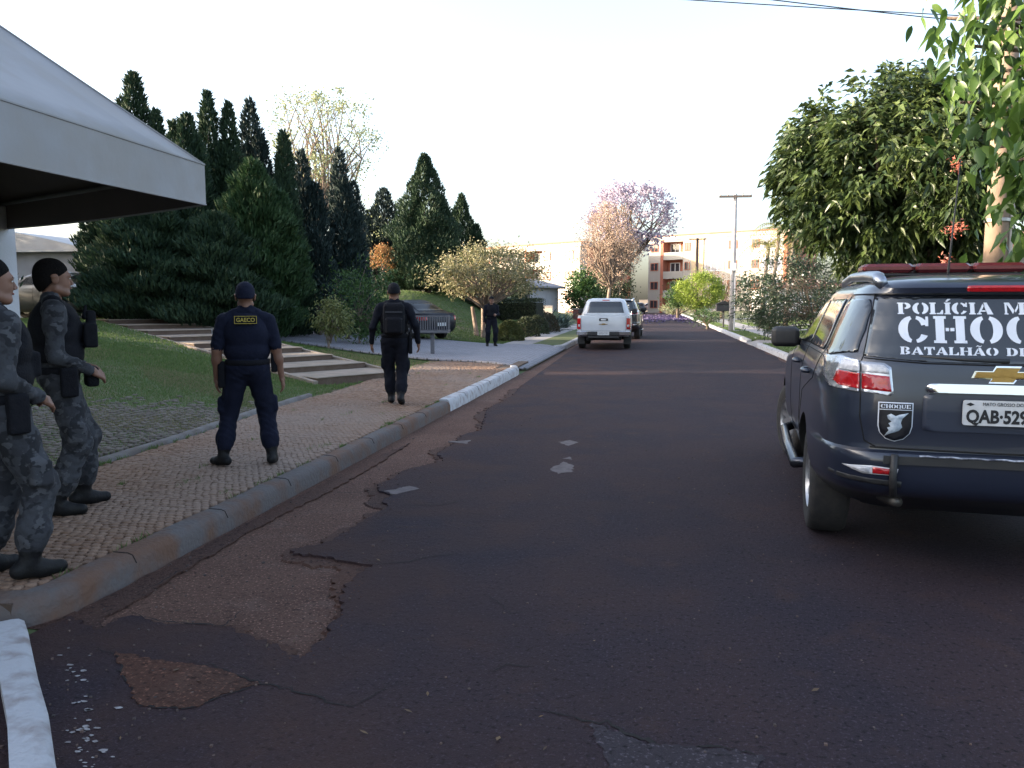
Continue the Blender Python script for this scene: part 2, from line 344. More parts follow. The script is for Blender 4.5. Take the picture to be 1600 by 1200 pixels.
tag(mb.build('fallen_leaves', mat('dead_leaf', (0.16, 0.10, 0.05), (0.05, 0.035, 0.03), rough=0.9, island=True), None, fix=False), 'few dry fallen leaves lying on the asphalt', 'leaves', kind='stuff')
# ------------------------------------------------------------------ kerbs
M_kerb = mat('kerb_concrete', (0.100, 0.088, 0.086), (0.115, 0.062, 0.040), rough=0.9, scale=3.2, bump=0.6, bscale=30, lo=0.40, hi=0.62)
M_white = mat('kerb_whitewash', (0.42, 0.42, 0.44), (0.25, 0.215, 0.205), rough=0.8, scale=9, bump=0.5, bscale=40, lo=0.45, hi=0.72)
def kerb(pts, h, w, m, name, parent=None, base=-0.1, side=1):
    """rounded kerb swept along ground points; side=+1: road lies to the right of the path"""
    prof = [(0.0, base), (0.012, h * 0.55), (0.035, h * 0.92), (0.065, h), (w, h + 0.004), (w, base)]
    V = []; F = []; m_ = len(prof); n = len(pts)
    for i, p in enumerate(pts):
        d = np.array(pts[min(i + 1, n - 1)][:2], float) - np.array(pts[max(i - 1, 0)][:2], float); d /= np.linalg.norm(d); nn = np.array([-d[1], d[0]]) * side
        j = random.uniform(-0.006, 0.006)
        for a, z in prof: V.append((p[0] + nn[0] * (a + j), p[1] + nn[1] * (a + j), z + (random.uniform(-0.004, 0.004) if z > 0 else 0)))
    for i in range(n - 1):
        for k in range(m_ - 1): F.append((i * m_ + k, i * m_ + k + 1, (i + 1) * m_ + k + 1, (i + 1) * m_ + k))
    F += [tuple(range(m_ - 1, -1, -1)), tuple(range((n - 1) * m_, n * m_))]
    mb = MB(); mb.add(V, F); o = mb.build(name, m, parent); autosmooth(o, 50)
    dist = 0.0
    for i in range(1, n):
        dist += math.hypot(pts[i][0] - pts[i - 1][0], pts[i][1] - pts[i - 1][1])
        if dist > 0.95 and pts[i][1] < 32 and i < n - 2 and h > 0.1 and w > 0.1:
            dist = 0.0; MB().tube([V[i * m_ + k] for k in range(1, m_ - 1)], 0.0045, 4).build('joint', M_crack, o)
    return o
def line(a, b_, step=0.25):
    a = np.array(a, float); b_ = np.array(b_, float); n = max(1, int(np.linalg.norm(b_ - a) / step)); return [tuple(a + (b_ - a) * i / n) for i in range(n + 1)]
tag(kerb([(XL - 0.30, 3.30), (XL - 0.10, 3.36), (XL - 0.01, 3.50)] + line((XL, 3.62), (XL, 11.55)), 0.125, 0.16, M_kerb, 'kerb'), kind='structure')
tag(kerb(line((XL, 11.58), (XL, 17.6)) + [(XL - 0.03, 18.0), (XL - 0.12, 18.35)], 0.15, 0.18, M_white, 'kerb'), kind='structure')
tag(kerb([(XL - 0.25, 27.4), (XL - 0.06, 27.7)] + line((XL, 28.1), (XL, 120), 1.5), 0.13, 0.18, M_white, 'kerb'), kind='structure')
near = [P(44, 978), P(54, 1015), P(68, 1070), P(80, 1125), P(96, 1200), P(122, 1310)]
nk = [tuple(q[:2]) for q in near]; nk = [tuple(np.array(nk[0]) + (np.array(nk[1]) - np.array(nk[0])) * t) for t in (0, .5)] + nk[1:]
tag(kerb(nk[::-1], 0.05, 0.145, M_white, 'kerb', side=1), kind='structure')
tag(MB().prism([(XL - 0.02, -7.9), (XL - 0.02, 3.22), (-9, 3.22), (-9, -7.9)], -0.2, -0.035).build('driveway', M_asph), kind='structure')
# right-hand kerb with dropped driveways
for a, b_ in ((-6, 20.0), (20.4, 30.3), (33.3, 72), (76, 120)):
    tag(kerb(line((XR, b_), (XR, a), 0.4 if b_ < 40 else 1.5), 0.13, 0.18, M_white, 'kerb'), kind='structure')
M_conc = mat('path_concrete', (0.30, 0.29, 0.30), (0.24, 0.22, 0.21), rough=0.9, scale=2.4, bump=0.3, bscale=40)
# red earth in the gutter along the right kerb is part of the base layer; dropped kerb aprons
for a, b_ in ((30.35, 33.25), (72.1, 75.9)):
    mb = MB(); mb.prism([(XR - 0.02, 0.0), (XR + 0.35, 0.10), (XR + 0.35, -0.1), (XR - 0.02, -0.1)], a, b_, lambda p, q, z: (p, z, q))
    tag(mb.build('driveway', M_conc), kind='structure')
# right pavement and crossing paths
mb = MB(); mb.box((XR + 1.15, -6, 0.02), (XR + 2.45, 120, 0.125)); tag(mb.build('pavement', M_conc), kind='structure')
for y0, y1, x1 in ((30.4, 33.2, 12), (24.2, 25.4, 11), (44, 45.0, 12), (51, 52.2, 12), (72.2, 75.8, 12)):
    mb = MB(); mb.box((XR + 0.36, y0, -0.05), (XR + 1.148, y1, 0.118)); mb.grid(lambda u, v: (XR + 2.452 + u * (x1 - XR - 2.452), y0 + v * (y1 - y0), max(0.121, float(gz(XR + 2.452 + u * (x1 - XR - 2.452), y0)) + 0.03)), 14, 1)
    tag(mb.build('garden_path', M_conc), kind='structure')
# far cross street
tag(MB().box((-60, 138.2, -0.1), (60, 150, -0.02)).build('cross_street', M_asph), kind='structure')

# ------------------------------------------------------------------ left pavement of small hand-set stones
def back_edge(y): return -4.98 - 0.33 * smoothstep((y - 6.0) / 6.0) - 0.30 * smoothstep((y - 13.0) / 4.0)
M_bed = mat('sandy_bed', (0.075, 0.05, 0.037), (0.095, 0.062, 0.045), rough=1.0, scale=6)
M_stone = mat('pavement_stone', (0.175, 0.100, 0.063), (0.245, 0.158, 0.108), rough=0.85, island=True, c3=(0.225, 0.165, 0.130), s3=0.38, bump=0.3, bscale=120)
ysl = np.linspace(3.35, 20.2, 64)
pl = [(XL - 0.159, y) for y in ysl] + [(float(back_edge(y)), y) for y in ysl[::-1]]
mb = MB(); mb.prism(pl, -0.08, WALK_Z - 0.012)
walk = tag(mb.build('pavement', M_bed), kind='structure')
S = 0.062; stones = []
row = 0; y = 3.42
while y < 19.6:
    x = XL - 0.19 - (row % 2) * S * 0.5; s_ = S * (1.0 if y < 12 else 1.35)
    while x - s_ > back_edge(y) + 0.02:
        if not (y > 17.6 and x > XL - 0.5): stones.append((x - s_ * 0.5, y, s_))
        x -= s_ * random.uniform(0.93, 1.10)
    row += 1; y += s_ * 0.90
base_st = MB(); base_st.box((-0.5, -0.5, 0), (0.5, 0.5, 1), 0.13); sv = np.array(base_st.v); sf = base_st.f
def stone_xf(cx, cy, s_, z):
    a = random.uniform(-0.22, 0.22); w = s_ * random.uniform(0.78, 0.95); h = s_ * random.uniform(0.70, 0.86)
    return a, w, h, 0.030, z - 0.026 + random.uniform(-0.003, 0.005)
stones.sort(key=lambda q: (q[0] / 2.2) ** 2 * 0 + q[1] - 0.3 * abs(q[0]))
near300 = [q for q in stones if q[1] > 3.7][:300]; ids = set(map(id, near300))
stm = []
for v in range(6):
    q = sv.copy(); q[:, :2] *= 1 + rng.uniform(-0.09, 0.09, (len(q), 2)); me = bpy.data.meshes.new('stone'); me.from_pydata(q.tolist(), [], sf); me.materials.append(M_stone if v % 2 else mat('pavement_stone_pale', (0.215, 0.138, 0.095), (0.15, 0.088, 0.058), rough=0.85, scale=3, bump=0.3, bscale=100)); stm.append(me)
for i, q in enumerate(near300):
    a, w, h, t, z = stone_xf(q[0], q[1], q[2], WALK_Z); o = bpy.data.objects.new('stone', stm[i % 6]); col.objects.link(o); o.parent = walk
    o.location = (q[0], q[1], z); o.rotation_euler = (random.uniform(-.06, .06), random.uniform(-.06, .06), a); o.scale = (w, h, t)
VV = []; FF = []
sq = np.array([(-.5, -.5, 0), (.5, -.5, 0), (.5, .5, 0), (-.5, .5, 0), (-.38, -.38, 1), (.38, -.38, 1), (.38, .38, 1), (-.38, .38, 1), (-.5, -.5, .8), (.5, -.5, .8), (.5, .5, .8), (-.5, .5, .8)], float)
sqf = [(0, 1, 9, 8), (1, 2, 10, 9), (2, 3, 11, 10), (3, 0, 8, 11), (8, 9, 5, 4), (9, 10, 6, 5), (10, 11, 7, 6), (11, 8, 4, 7), (4, 5, 6, 7)]
def scatter_blocks(items):
    VV = []; FF = []
    for cx, cy, w, h, t, z, a, tx, ty in items:
        q = sq * (w, h, t); q[:, 2] += q[:, 0] * tx + q[:, 1] * ty; c, s2 = math.cos(a), math.sin(a)
        VV.append(np.stack([cx + q[:, 0] * c - q[:, 1] * s2, cy + q[:, 0] * s2 + q[:, 1] * c, z + q[:, 2]], 1)); FF.append(np.array(sqf) + 12 * len(FF))
    return np.concatenate(VV), np.concatenate(FF)
it = []
for q in stones:
    if id(q) in ids: continue
    a, w, h, t, z = stone_xf(q[0], q[1], q[2], WALK_Z); it.append((q[0], q[1], w, h, t, z, a, random.uniform(-.06, .06), random.uniform(-.06, .06)))
tag(link('paving_stones', npmesh('paving_stones', *scatter_blocks(it)), M_stone, walk), kind='stuff')
# concrete edging at the back of the pavement
pts = [(float(back_edge(y)) + 0.0, y) for y in np.arange(4.2, 12.0, 0.25)]
tag(kerb(pts, WALK_Z + 0.035, 0.09, mat('edging_concrete', (0.17, 0.16, 0.155), (0.12, 0.10, 0.09), rough=0.9, scale=5, bump=0.4), 'edging', base=0.0), kind='structure')
# ------------------------------------------------------------------ turf-and-stone slope left of the pavement
def lawn_mask(x, y):
    """1 where the stone blocks show, 0 where turf covers them"""
    return smoothstep((x + 9.0 - 0.14 * (y - 6)) / 1.6) * smoothstep((12.0 - y + (x + 5.3) * 0.6) / 2.2)
it = []
y = 4.3
while y < 13.0:
    x = -5.15
    while x > -9.4:
        xx = x + random.uniform(-.01, .01); yy = y + random.uniform(-.01, .01)
        if xx < back_edge(yy) - 0.12 and random.random() < lawn_mask(xx, yy) * 1.15:
            g = float(gz(xx, yy)); it.append((xx, yy, 0.088 * random.uniform(.6, 1), 0.080 * random.uniform(.6, 1), 0.026, g - 0.010 + random.uniform(-.006, .006), random.uniform(-.12, .12), -0.08 + random.uniform(-.12, .12), random.uniform(-.12, .12)))
        x -= 0.104
    y += 0.098
tag(link('turf_blocks', npmesh('turf_blocks', *scatter_blocks(it)), mat('turf_block', (0.095, 0.078, 0.066), (0.145, 0.122, 0.105), rough=0.95, island=True), None), 'small grey stone blocks set into the sloping lawn', 'stones', kind='stuff')
def blades(name, label, n, sampler, h, m, lean=0.5, width=0.006):
    """short grass: one thin triangle per blade"""
    p = sampler(n); n = len(p); a = rng.uniform(0, 6.283, n); hh = h * rng.uniform(0.5, 1.2, n); w = width * rng.uniform(.7, 1.3, n)
    dx = np.cos(a); dy = np.sin(a); ln = rng.uniform(0.1, lean, n) * hh; b_ = rng.uniform(0, 6.283, n)
    V = np.empty((n, 3, 3)); V[:, 0] = p + np.stack([dx * w, dy * w, np.zeros(n)], 1); V[:, 1] = p - np.stack([dx * w, dy * w, np.zeros(n)], 1)
    V[:, 2] = p + np.stack([np.cos(b_) * ln, np.sin(b_) * ln, hh], 1)
    return tag(link(name, npmesh(name, V.reshape(-1, 3), np.arange(3 * n).reshape(-1, 3)), m), label, 'grass', kind='stuff')
M_grass = leafmat('short_grass', (0.062, 0.122, 0.028), (0.130, 0.176, 0.058), transl=0.25, rough=0.7)
M_grassdry = leafmat('dry_grass', (0.15, 0.15, 0.07), (0.24, 0.195, 0.115), transl=0.2, rough=0.8)
def lawn_left(n):
    x = rng.uniform(-15, -5.1, n); y = 4.3 + 11 * rng.random(n) ** 0.9; k = lawn_mask(x, y); keep = (x < back_edge(y) - 0.10) & (rng.random(n) > k * 0.70) & (x > -5.6 - 0.95 * (y + 1))
    x, y = x[keep], y[keep]; return np.stack([x, y, gz(x, y) - 0.004], 1)
def weeds(n):
    q = []
    for k in range(90):
        yy = random.uniform(3.6, 17) ; x0 = random.choice([XL - 0.18, float(back_edge(yy)) + 0.02, float(back_edge(yy)) + 0.03, XL - 0.2 - random.random() * 1.8]); m_ = random.randint(12, 46); s2 = random.uniform(0.012, 0.05)
        q.append(np.stack([x0 + rng.normal(0, s2 * .6, m_), yy + rng.normal(0, s2 * 2, m_), np.full(m_, WALK_Z - 0.008)], 1))
    return np.concatenate(q)
blades('pavement_weeds', 'small weeds growing in the joints of the stone pavement', 1, weeds, 0.045, M_grass, lean=1.0, width=0.004)
def dry_left(n):
    x = rng.uniform(-13, -5.1, n); y = 4.3 + 10 * rng.random(n); k = np.sin(x * 1.7 + 2 * np.sin(y * 1.1)) + np.sin(y * 2.3 + x) + 0.6 * np.sin(x * 5 + y * 4); keep = (x < back_edge(y) - 0.10) & (rng.random(n) < smoothstep((k + 0.3) / 1.6) * 0.8 + 0.1) & (x > -5.6 - 0.95 * (y + 1)); x, y = x[keep], y[keep]; return np.stack([x, y, gz(x, y) - 0.004], 1)
blades('dry_lawn_grass', 'straw coloured dry blades mixed into the sloping lawn', 230000, dry_left, 0.034, M_grassdry, lean=0.9, width=0.005)
blades('lawn_grass', 'short green turf on the slope beside the stone pavement', 260000, lawn_left, 0.032, M_grass, width=0.0055)
# ================================================================== garden stair
M_tread = mat('stair_tread', (0.28, 0.225, 0.185), (0.20, 0.165, 0.13), rough=0.9, scale=3, bump=0.4, bscale=40)
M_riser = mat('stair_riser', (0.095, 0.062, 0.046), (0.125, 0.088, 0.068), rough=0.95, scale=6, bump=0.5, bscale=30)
st = thing('garden_stair', 'long shallow stone stair climbing the lawn beside the pavement', 'stair', (-6.05, 13.75, WALK_Z), math.atan2(SU[1], SU[0]))
for i in range(9):
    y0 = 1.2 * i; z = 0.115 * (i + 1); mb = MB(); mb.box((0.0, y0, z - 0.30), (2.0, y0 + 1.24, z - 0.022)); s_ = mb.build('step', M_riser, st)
    mb = MB(); mb.box((-0.02, y0 - 0.025, z - 0.022), (2.02, y0 + 1.20, z), 0.008); mb.build('tread', M_tread, s_)
for sx_ in (-0.13, 2.03):
    mb = MB(); mb.prism([(-0.1, -0.15), (10.9, 0.915), (10.9, 1.085), (-0.1, 0.06)], sx_, sx_ + 0.09, lambda a, b_, z: (z, a, b_)); mb.build('side_kerb', M_tread, st)
# ------------------------------------------------------------------ cobbled driveway
def cobble_mat(name, c1, c2, scale):
    m = bpy.data.materials.new(name); m.use_nodes = True; t = m.node_tree; L = t.links.new; b = t.nodes['Principled BSDF']
    tc = t.nodes.new('ShaderNodeTexCoord'); br = t.nodes.new('ShaderNodeTexBrick'); L(tc.outputs['Object'], br.inputs['Vector'])
    br.inputs['Scale'].default_value = scale; br.inputs['Color1'].default_value = (*c1, 1); br.inputs['Color2'].default_value = (*c2, 1); br.inputs['Mortar'].default_value = (0.07, 0.07, 0.06, 1)
    br.inputs['Mortar Size'].default_value = 0.035; br.inputs['Brick Width'].default_value = 0.9; br.inputs['Row Height'].default_value = 0.45
    L(br.outputs[0], b.inputs['Base Color']); b.inputs['Roughness'].default_value = 0.85
    bp = t.nodes.new('ShaderNodeBump'); bp.inputs['Strength'].default_value = 0.6; bp.inputs['Distance'].default_value = 0.01; bp.invert = True; L(br.outputs['Fac'], bp.inputs['Height']); L(bp.outputs[0], b.inputs['Normal']); return m
M_cob = cobble_mat('driveway_block', (0.26, 0.255, 0.29), (0.20, 0.195, 0.225), 4.2)
def dr(u, v):
    x = XL + 0.02 - u * 17.5; d = -x - 2.96; y0 = 18.75 + 0.95 * smoothstep(d / 2.5) + 0.36 * max(0, d - 2.4); y1 = 27.7 - 0.3 * smoothstep(d / 2) + 0.33 * max(0, d - 2.4)
    y = y0 + (y1 - y0) * v; z = 0.115 * smoothstep(d / 0.9) + 0.006 if d < 2.44 else max(float(gz(x, y)) + 0.03, 0.12)
    return (x, y, z)
mb = MB(); mb.grid(dr, 60, 24); o = tag(mb.build('driveway', M_cob, smooth=True), kind='structure'); so = o.modifiers.new('s', 'SOLIDIFY'); so.thickness = 0.05; so.offset = -1
# path and turf strip beyond the driveway, turf strips on the right
mb = MB(); mb.box((-5.3, 27.55, 0.0), (-4.25, 110, 0.125)); tag(mb.build('pavement', M_conc), kind='structure')
M_strip = mat('strip_turf', (0.058, 0.088, 0.022), (0.085, 0.095, 0.032), rough=0.95, scale=4, bump=0.6, bscale=50)
def strip(x0, x1, y0, y1, z=0.125):
    mb = MB(); mb.box((x0, y0, -0.05), (x1, y1, z)); tag(mb.build('turf_strip', M_strip), kind='structure')
strip(-4.245, XL - 0.185, 27.9, 110)
for a, b_ in ((-6, 24.1), (25.5, 30.3), (33.3, 43.9), (45.1, 50.9), (52.3, 72.1)): strip(XR + 0.185, XR + 1.145, a, b_)
def right_grass(n):
    x = rng.uniform(XR + 0.2, 12, n); y = 17 + 45 * rng.random(n) ** 1.6; k = (x < XR + 1.13) | (x > XR + 2.48)
    for a, b_ in ((30.35, 33.25), (24.15, 25.45), (43.95, 45.05), (50.9, 52.3)): k &= ~((y > a) & (y < b_))
    x, y = x[k], y[k]; return np.stack([x, y, np.where(x < XR + 1.2, 0.122, gz(x, y))], 1)
blades('verge_grass', 'short green turf along the right-hand kerb and gardens', 90000, right_grass, 0.05, M_grass, width=0.012)
def left_far(n):
    x = -5.35 - 13 * rng.random(n); y = 13 + 32 * rng.random(n); d = -x - 2.96; y0 = 18.75 + 0.95 + 0.36 * (d - 2.4); y1 = 27.4 + 0.33 * (d - 2.4)
    sx = (x + 6.05) * SC[0] + (y - 13.75) * SC[1]; su = (x + 6.05) * SU[0] + (y - 13.75) * SU[1]
    k = ~((y > y0 - 0.1) & (y < y1 + 0.1)) & ~((su > -0.15) & (su < 2.15) & (sx > -0.2) & (sx < 9.7)); x, y = x[k], y[k]; return np.stack([x, y, gz(x, y)], 1)
blades('garden_grass', 'green turf around the driveway and on the mound', 200000, left_far, 0.05, M_grass, width=0.012)
def dryspot(n):
    x = -5.3 - 3.2 * rng.random(n); y = 15.2 + 5 * rng.random(n); k = (x < back_edge(y) - 0.02) & (y < 19.4 + 0.36 * (-x - 5.3)) & (((x + 6.05) * SU[0] + (y - 13.75) * SU[1]) > 2.15); x, y = x[k], y[k]; return np.stack([x, y, gz(x, y)], 1)
blades('dry_turf', 'straw coloured dry turf between stair and driveway', 26000, dryspot, 0.035, M_grassdry, width=0.010)

# ================================================================== white canopy over the gate
M_canv = mat('canopy_canvas', (0.295, 0.288, 0.300), (0.25, 0.243, 0.25), rough=0.6, scale=1.1, bump=0.6, bscale=2.5, c3=(0.26, 0.245, 0.24), s3=2.2)
M_wmetal = mat('white_metal', (0.66, 0.66, 0.68), rough=0.4)
A0 = PY(322, 320, 5.92); A1 = PY(322, 258, 5.92); zb, zt = float(A0[2]), float(A1[2]); A = np.array(A0[:2])
B = np.array((A[0] + 0.12, 0.6)); D = np.array((-6.69, 7.45)); D = A + (D - A) * 1.04; E_ = np.array((B[0] - 4.6, 0.6))
pd = np.array((-0.80, -0.60)); ss = np.arange(0.2, 3, 0.002)
def prj(p):
    v = np.array(p) - CP; w = v @ FW; return 800 + FPX * (v @ RT) / w, 600 - FPX * (v @ UP) / w
s0 = next(s for s in ss if prj((*(A + pd * s), zt + s))[0] <= 0 or False)
dd = ray(0, 45); tt = ((A + pd * s0) @ np.array(pd) - 0) ; q0 = np.array((*(A + pd * s0), 0)); tt = (q0[:2] @ FW[:2]) / (dd[:2] @ FW[:2]); zhip = CP[2] + dd[2] * tt
slope = (zhip - zt) / s0; apex = np.array((*(A + pd * 2.9), zt + slope * 2.9))
cv = thing('canopy_tent', 'white canvas canopy with a pitched roof and deep valance', 'canopy', (A[0] - 2, 3, 0))
def loc3(p): return (p[0] - (A[0] - 2), p[1] - 3, p[2])
ring = [A, B, E_, D]; cc = sum(ring) / 4
mb = MB()
for i in range(4):
    a, b_ = ring[i], ring[(i + 1) % 4]
    mb.grid(lambda u, v: loc3((*((a + (b_ - a) * u) * (1 - v) + apex[:2] * v), zt * (1 - v) + apex[2] * v - 0.10 * math.sin(math.pi * v) * math.sin(math.pi * u))), 10, 10)
o = mb.build('roof_canvas', M_canv, cv, smooth=False); so = o.modifiers.new('s', 'SOLIDIFY'); so.thickness = 0.004
autosmooth(o, 25)
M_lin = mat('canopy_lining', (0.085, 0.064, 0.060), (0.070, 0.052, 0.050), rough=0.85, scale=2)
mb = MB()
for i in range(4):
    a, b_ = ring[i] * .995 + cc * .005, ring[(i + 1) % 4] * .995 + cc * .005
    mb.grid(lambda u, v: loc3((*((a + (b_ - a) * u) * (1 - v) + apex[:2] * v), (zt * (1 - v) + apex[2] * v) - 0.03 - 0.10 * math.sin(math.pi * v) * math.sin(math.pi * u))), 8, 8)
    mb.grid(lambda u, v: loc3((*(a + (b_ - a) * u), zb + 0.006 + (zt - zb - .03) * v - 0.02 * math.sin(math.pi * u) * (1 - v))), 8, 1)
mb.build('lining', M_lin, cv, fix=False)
for i in range(4):
    a, b_ = ring[i], ring[(i + 1) % 4]; mb = MB()
    mb.grid(lambda u, v: loc3((*(a + (b_ - a) * u), zb + (zt - zb) * v - 0.02 * math.sin(math.pi * u) * (1 - v))), 16, 3)
    o = mb.build('valance', M_canv, cv); so = o.modifiers.new('s', 'SOLIDIFY'); so.thickness = 0.006
for i in range(4):
    a = ring[i]; MB().tube([loc3((*(a * (1 - v) + apex[:2] * v), zt * (1 - v) + apex[2] * v + 0.004)) for v in np.linspace(0, 1, 9)], 0.007, 5).build('seam', M_canv, cv)
    b_ = ring[(i + 1) % 4]; MB().tube([loc3((*(a + (b_ - a) * u), zt + 0.004)) for u in (0, 1)], 0.008, 5).build('seam', M_canv, cv); MB().tube([loc3((*(a + (b_ - a) * u), zb - 0.02 * math.sin(math.pi * u))) for u in np.linspace(0, 1, 13)], 0.007, 5).build('hem', M_canv, cv)
mb = MB()
for i in range(4):
    a, b_ = ring[i] * 0.985 + cc * 0.015, ring[(i + 1) % 4] * 0.985 + cc * 0.015
    mb.tube([loc3((*a, zt - 0.06)), loc3((*b_, zt - 0.06))], 0.022, 8); mb.tube([loc3((*a, zt - 0.05)), loc3((*apex[:2], apex[2] - 0.1))], 0.02, 8)
mb.tube([loc3((*((ring[0] + ring[1]) / 2), zt - 0.08)), loc3((*((ring[2] + ring[3]) / 2), zt - 0.08))], 0.03, 8)
mb.build('frame', mat('dark_frame', (0.10, 0.09, 0.085), rough=0.6), cv, smooth=True)
for p in (D * 0.97 + cc * 0.03, E_ * .97 + cc * .03):
    mb = MB(); mb.box((p[0] - 0.13, p[1] - 0.13, 0.0), (p[0] + 0.13, p[1] + 0.13, zt - 0.08), 0.01); mb.add([], [])
    mb.v = [loc3(q) for q in mb.v]; mb.build('post', mat('white_plaster', (0.50, 0.51, 0.54), (0.43, 0.43, 0.44), rough=0.85, scale=2, bump=0.2), cv)

# ================================================================== house left of the street (unseen; added and sized so its wall and roof shade the foreground)
def window(parent, c, w, h, ux, n, depth=0.05, fm=None, pm=None, bars=1):
    """frame with pane(s) set on a wall; c centre, ux along the wall, n outward"""
    ux = Vector(ux); n = Vector(n); c = Vector(c); up = Vector((0, 0, 1)); fm = fm or M_wmetal
    def bx(a0, a1, z0, z1, d0, d1):
        t = MB(); t.box((a0, d0, z0), (a1, d1, z1)); t.v = [tuple(c + ux * p[0] + n * p[1] + up * p[2]) for p in t.v]; return t
    fr = MB(); e = min(w, h) * 0.07
    for q in ((-w / 2, w / 2, h / 2 - e, h / 2, 0.0, depth), (-w / 2, w / 2, -h / 2, -h / 2 + e, 0.0, depth), (-w / 2, -w / 2 + e, -h / 2 + e, h / 2 - e, 0, depth), (w / 2 - e, w / 2, -h / 2 + e, h / 2 - e, 0, depth)):
        t = bx(*q); fr.add(t.v, t.f)
    for k in range(bars):
        x = -w / 2 + w * (k + 1) / (bars + 1); t = bx(x - e / 2, x + e / 2, -h / 2 + e, h / 2 - e, 0, depth * 0.9); fr.add(t.v, t.f)
    o = fr.build('window', fm, parent); t = bx(-w / 2 + e, w / 2 - e, -h / 2 + e, h / 2 - e, 0.004, depth * 0.5); p = MB(); p.add(t.v, t.f); p.build('pane', pm or M_glassd, o); return o
M_glassd = mat('dark_window_glass', (0.035, 0.04, 0.05), rough=0.08, spec=0.7)
M_wallw = mat('house_plaster', (0.58, 0.58, 0.60), (0.50, 0.49, 0.48), rough=0.9, scale=1.2, bump=0.2)
M_rooft = mat('roof_tile', (0.20, 0.085, 0.05), (0.27, 0.13, 0.08), rough=0.9, scale=4, bump=0.5, bscale=18)
def house(name, label, x0, x1, y0, y1, z0, h, roofh, wall, roof, parts=True, overhang=0.5, wins=()):
    t = thing(name, label, 'house', ((x0 + x1) / 2, (y0 + y1) / 2, z0)); cx, cy = (x1 - x0) / 2, (y1 - y0) / 2
    mb = MB(); mb.box((-cx, -cy, -0.5), (cx, cy, h)); mb.build('wall', wall, t)
    o = overhang; mb = MB(); r = min(cx, cy) * 0.9
    if cx > cy: rd = [(-cx - o + r, 0), (cx + o - r, 0)]
    else: rd = [(0, -cy - o + r), (0, cy + o - r)]
    V = [(-cx - o, -cy - o, h), (cx + o, -cy - o, h), (cx + o, cy + o, h), (-cx - o, cy + o, h), (*rd[0], h + roofh), (*rd[1], h + roofh)]
    V += [(p[0], p[1], p[2] - 0.14) for p in V[:4]]
    F = ([(0, 1, 5, 4), (1, 2, 5), (2, 3, 4, 5), (3, 0, 4)] if cx > cy else [(0, 1, 4), (1, 2, 5, 4), (2, 3, 5), (3, 0, 4, 5)]) + [(6, 7, 1, 0), (7, 8, 2, 1), (8, 9, 3, 2), (9, 6, 0, 3), (9, 8, 7, 6)]
    mb.add(V, F); mb.build('roof', roof, t)
    for (side, a, z, w, hh) in wins:
        if side == 'S': window(t, (a, -cy - 0.002, z), w, hh, (1, 0, 0), (0, -1, 0))
        if side == 'E': window(t, (cx + 0.002, a, z), w, hh, (0, 1, 0), (1, 0, 0))
        if side == 'W': window(t, (-cx - 0.002, a, z), w, hh, (0, 1, 0), (-1, 0, 0))
    return t
house('house', 'large white two storey house behind the canopy, unseen, added for shade', -25, -13.3, -18, 13.0, -0.05, 6.2, 2.0, M_wallw, M_rooft, wins=(('E', 9, 1.6, 1.6, 1.2), ('E', 3, 1.6, 1.6, 1.2), ('E', 9, 4.4, 1.6, 1.2), ('E', 3, 4.4, 1.6, 1.2)))
# low pale outbuilding behind the conifers, with its bowed metal roof
ob = thing('garage', 'low pale garage with bowed metal roof behind the conifers', 'garage', tuple(G(95, 487)))
ob.location = (-22.0, 25.0, 0.95)
mb = MB(); mb.box((-4.5, 0, -0.5), (2.4, 6, 2.45)); mb.build('wall', mat('pale_blue_plaster', (0.26, 0.28, 0.33), (0.22, 0.23, 0.27), rough=0.85, scale=1.5), ob)
mb = MB(); pr = [(-4.8, 2.40), (-4.8, 2.52)] + [(-4.8 + 7.6 * k / 12, 2.52 + 0.75 * math.sin(math.pi * (0.16 + 0.84 * (k / 12) ** 0.9))) for k in range(13)] + [(2.8, 2.40)]
mb.prism(pr, -0.35, 6.3, lambda a, b_, z: (a, z, b_)); mb.build('roof', mat('pale_metal_roof', (0.30, 0.315, 0.36), (0.25, 0.26, 0.29), rough=0.5, scale=2), ob)
mb = MB(); mb.box((-4.4, -0.03, 0.86), (2.4, -0.002, 0.90)); mb.build('band', mat('dark_band', (0.10, 0.10, 0.11), rough=0.8), ob)
for k in range(10):
    mb = MB(); mb.box((-4.3 + 0.66 * k, -0.035, -0.4), (-4.3 + 0.66 * k + 0.62, -0.003, 0.85)); mb.build('panel', mat('garage_panel', (0.30, 0.31, 0.35), (0.26, 0.27, 0.30), rough=0.6, scale=3), ob)
mb = MB(); mb.box((-4.9, -1.2, 2.40), (-1.2, -0.36, 2.53)); mb.build('eave', mat('brown_eave', (0.16, 0.095, 0.07), rough=0.8), ob)

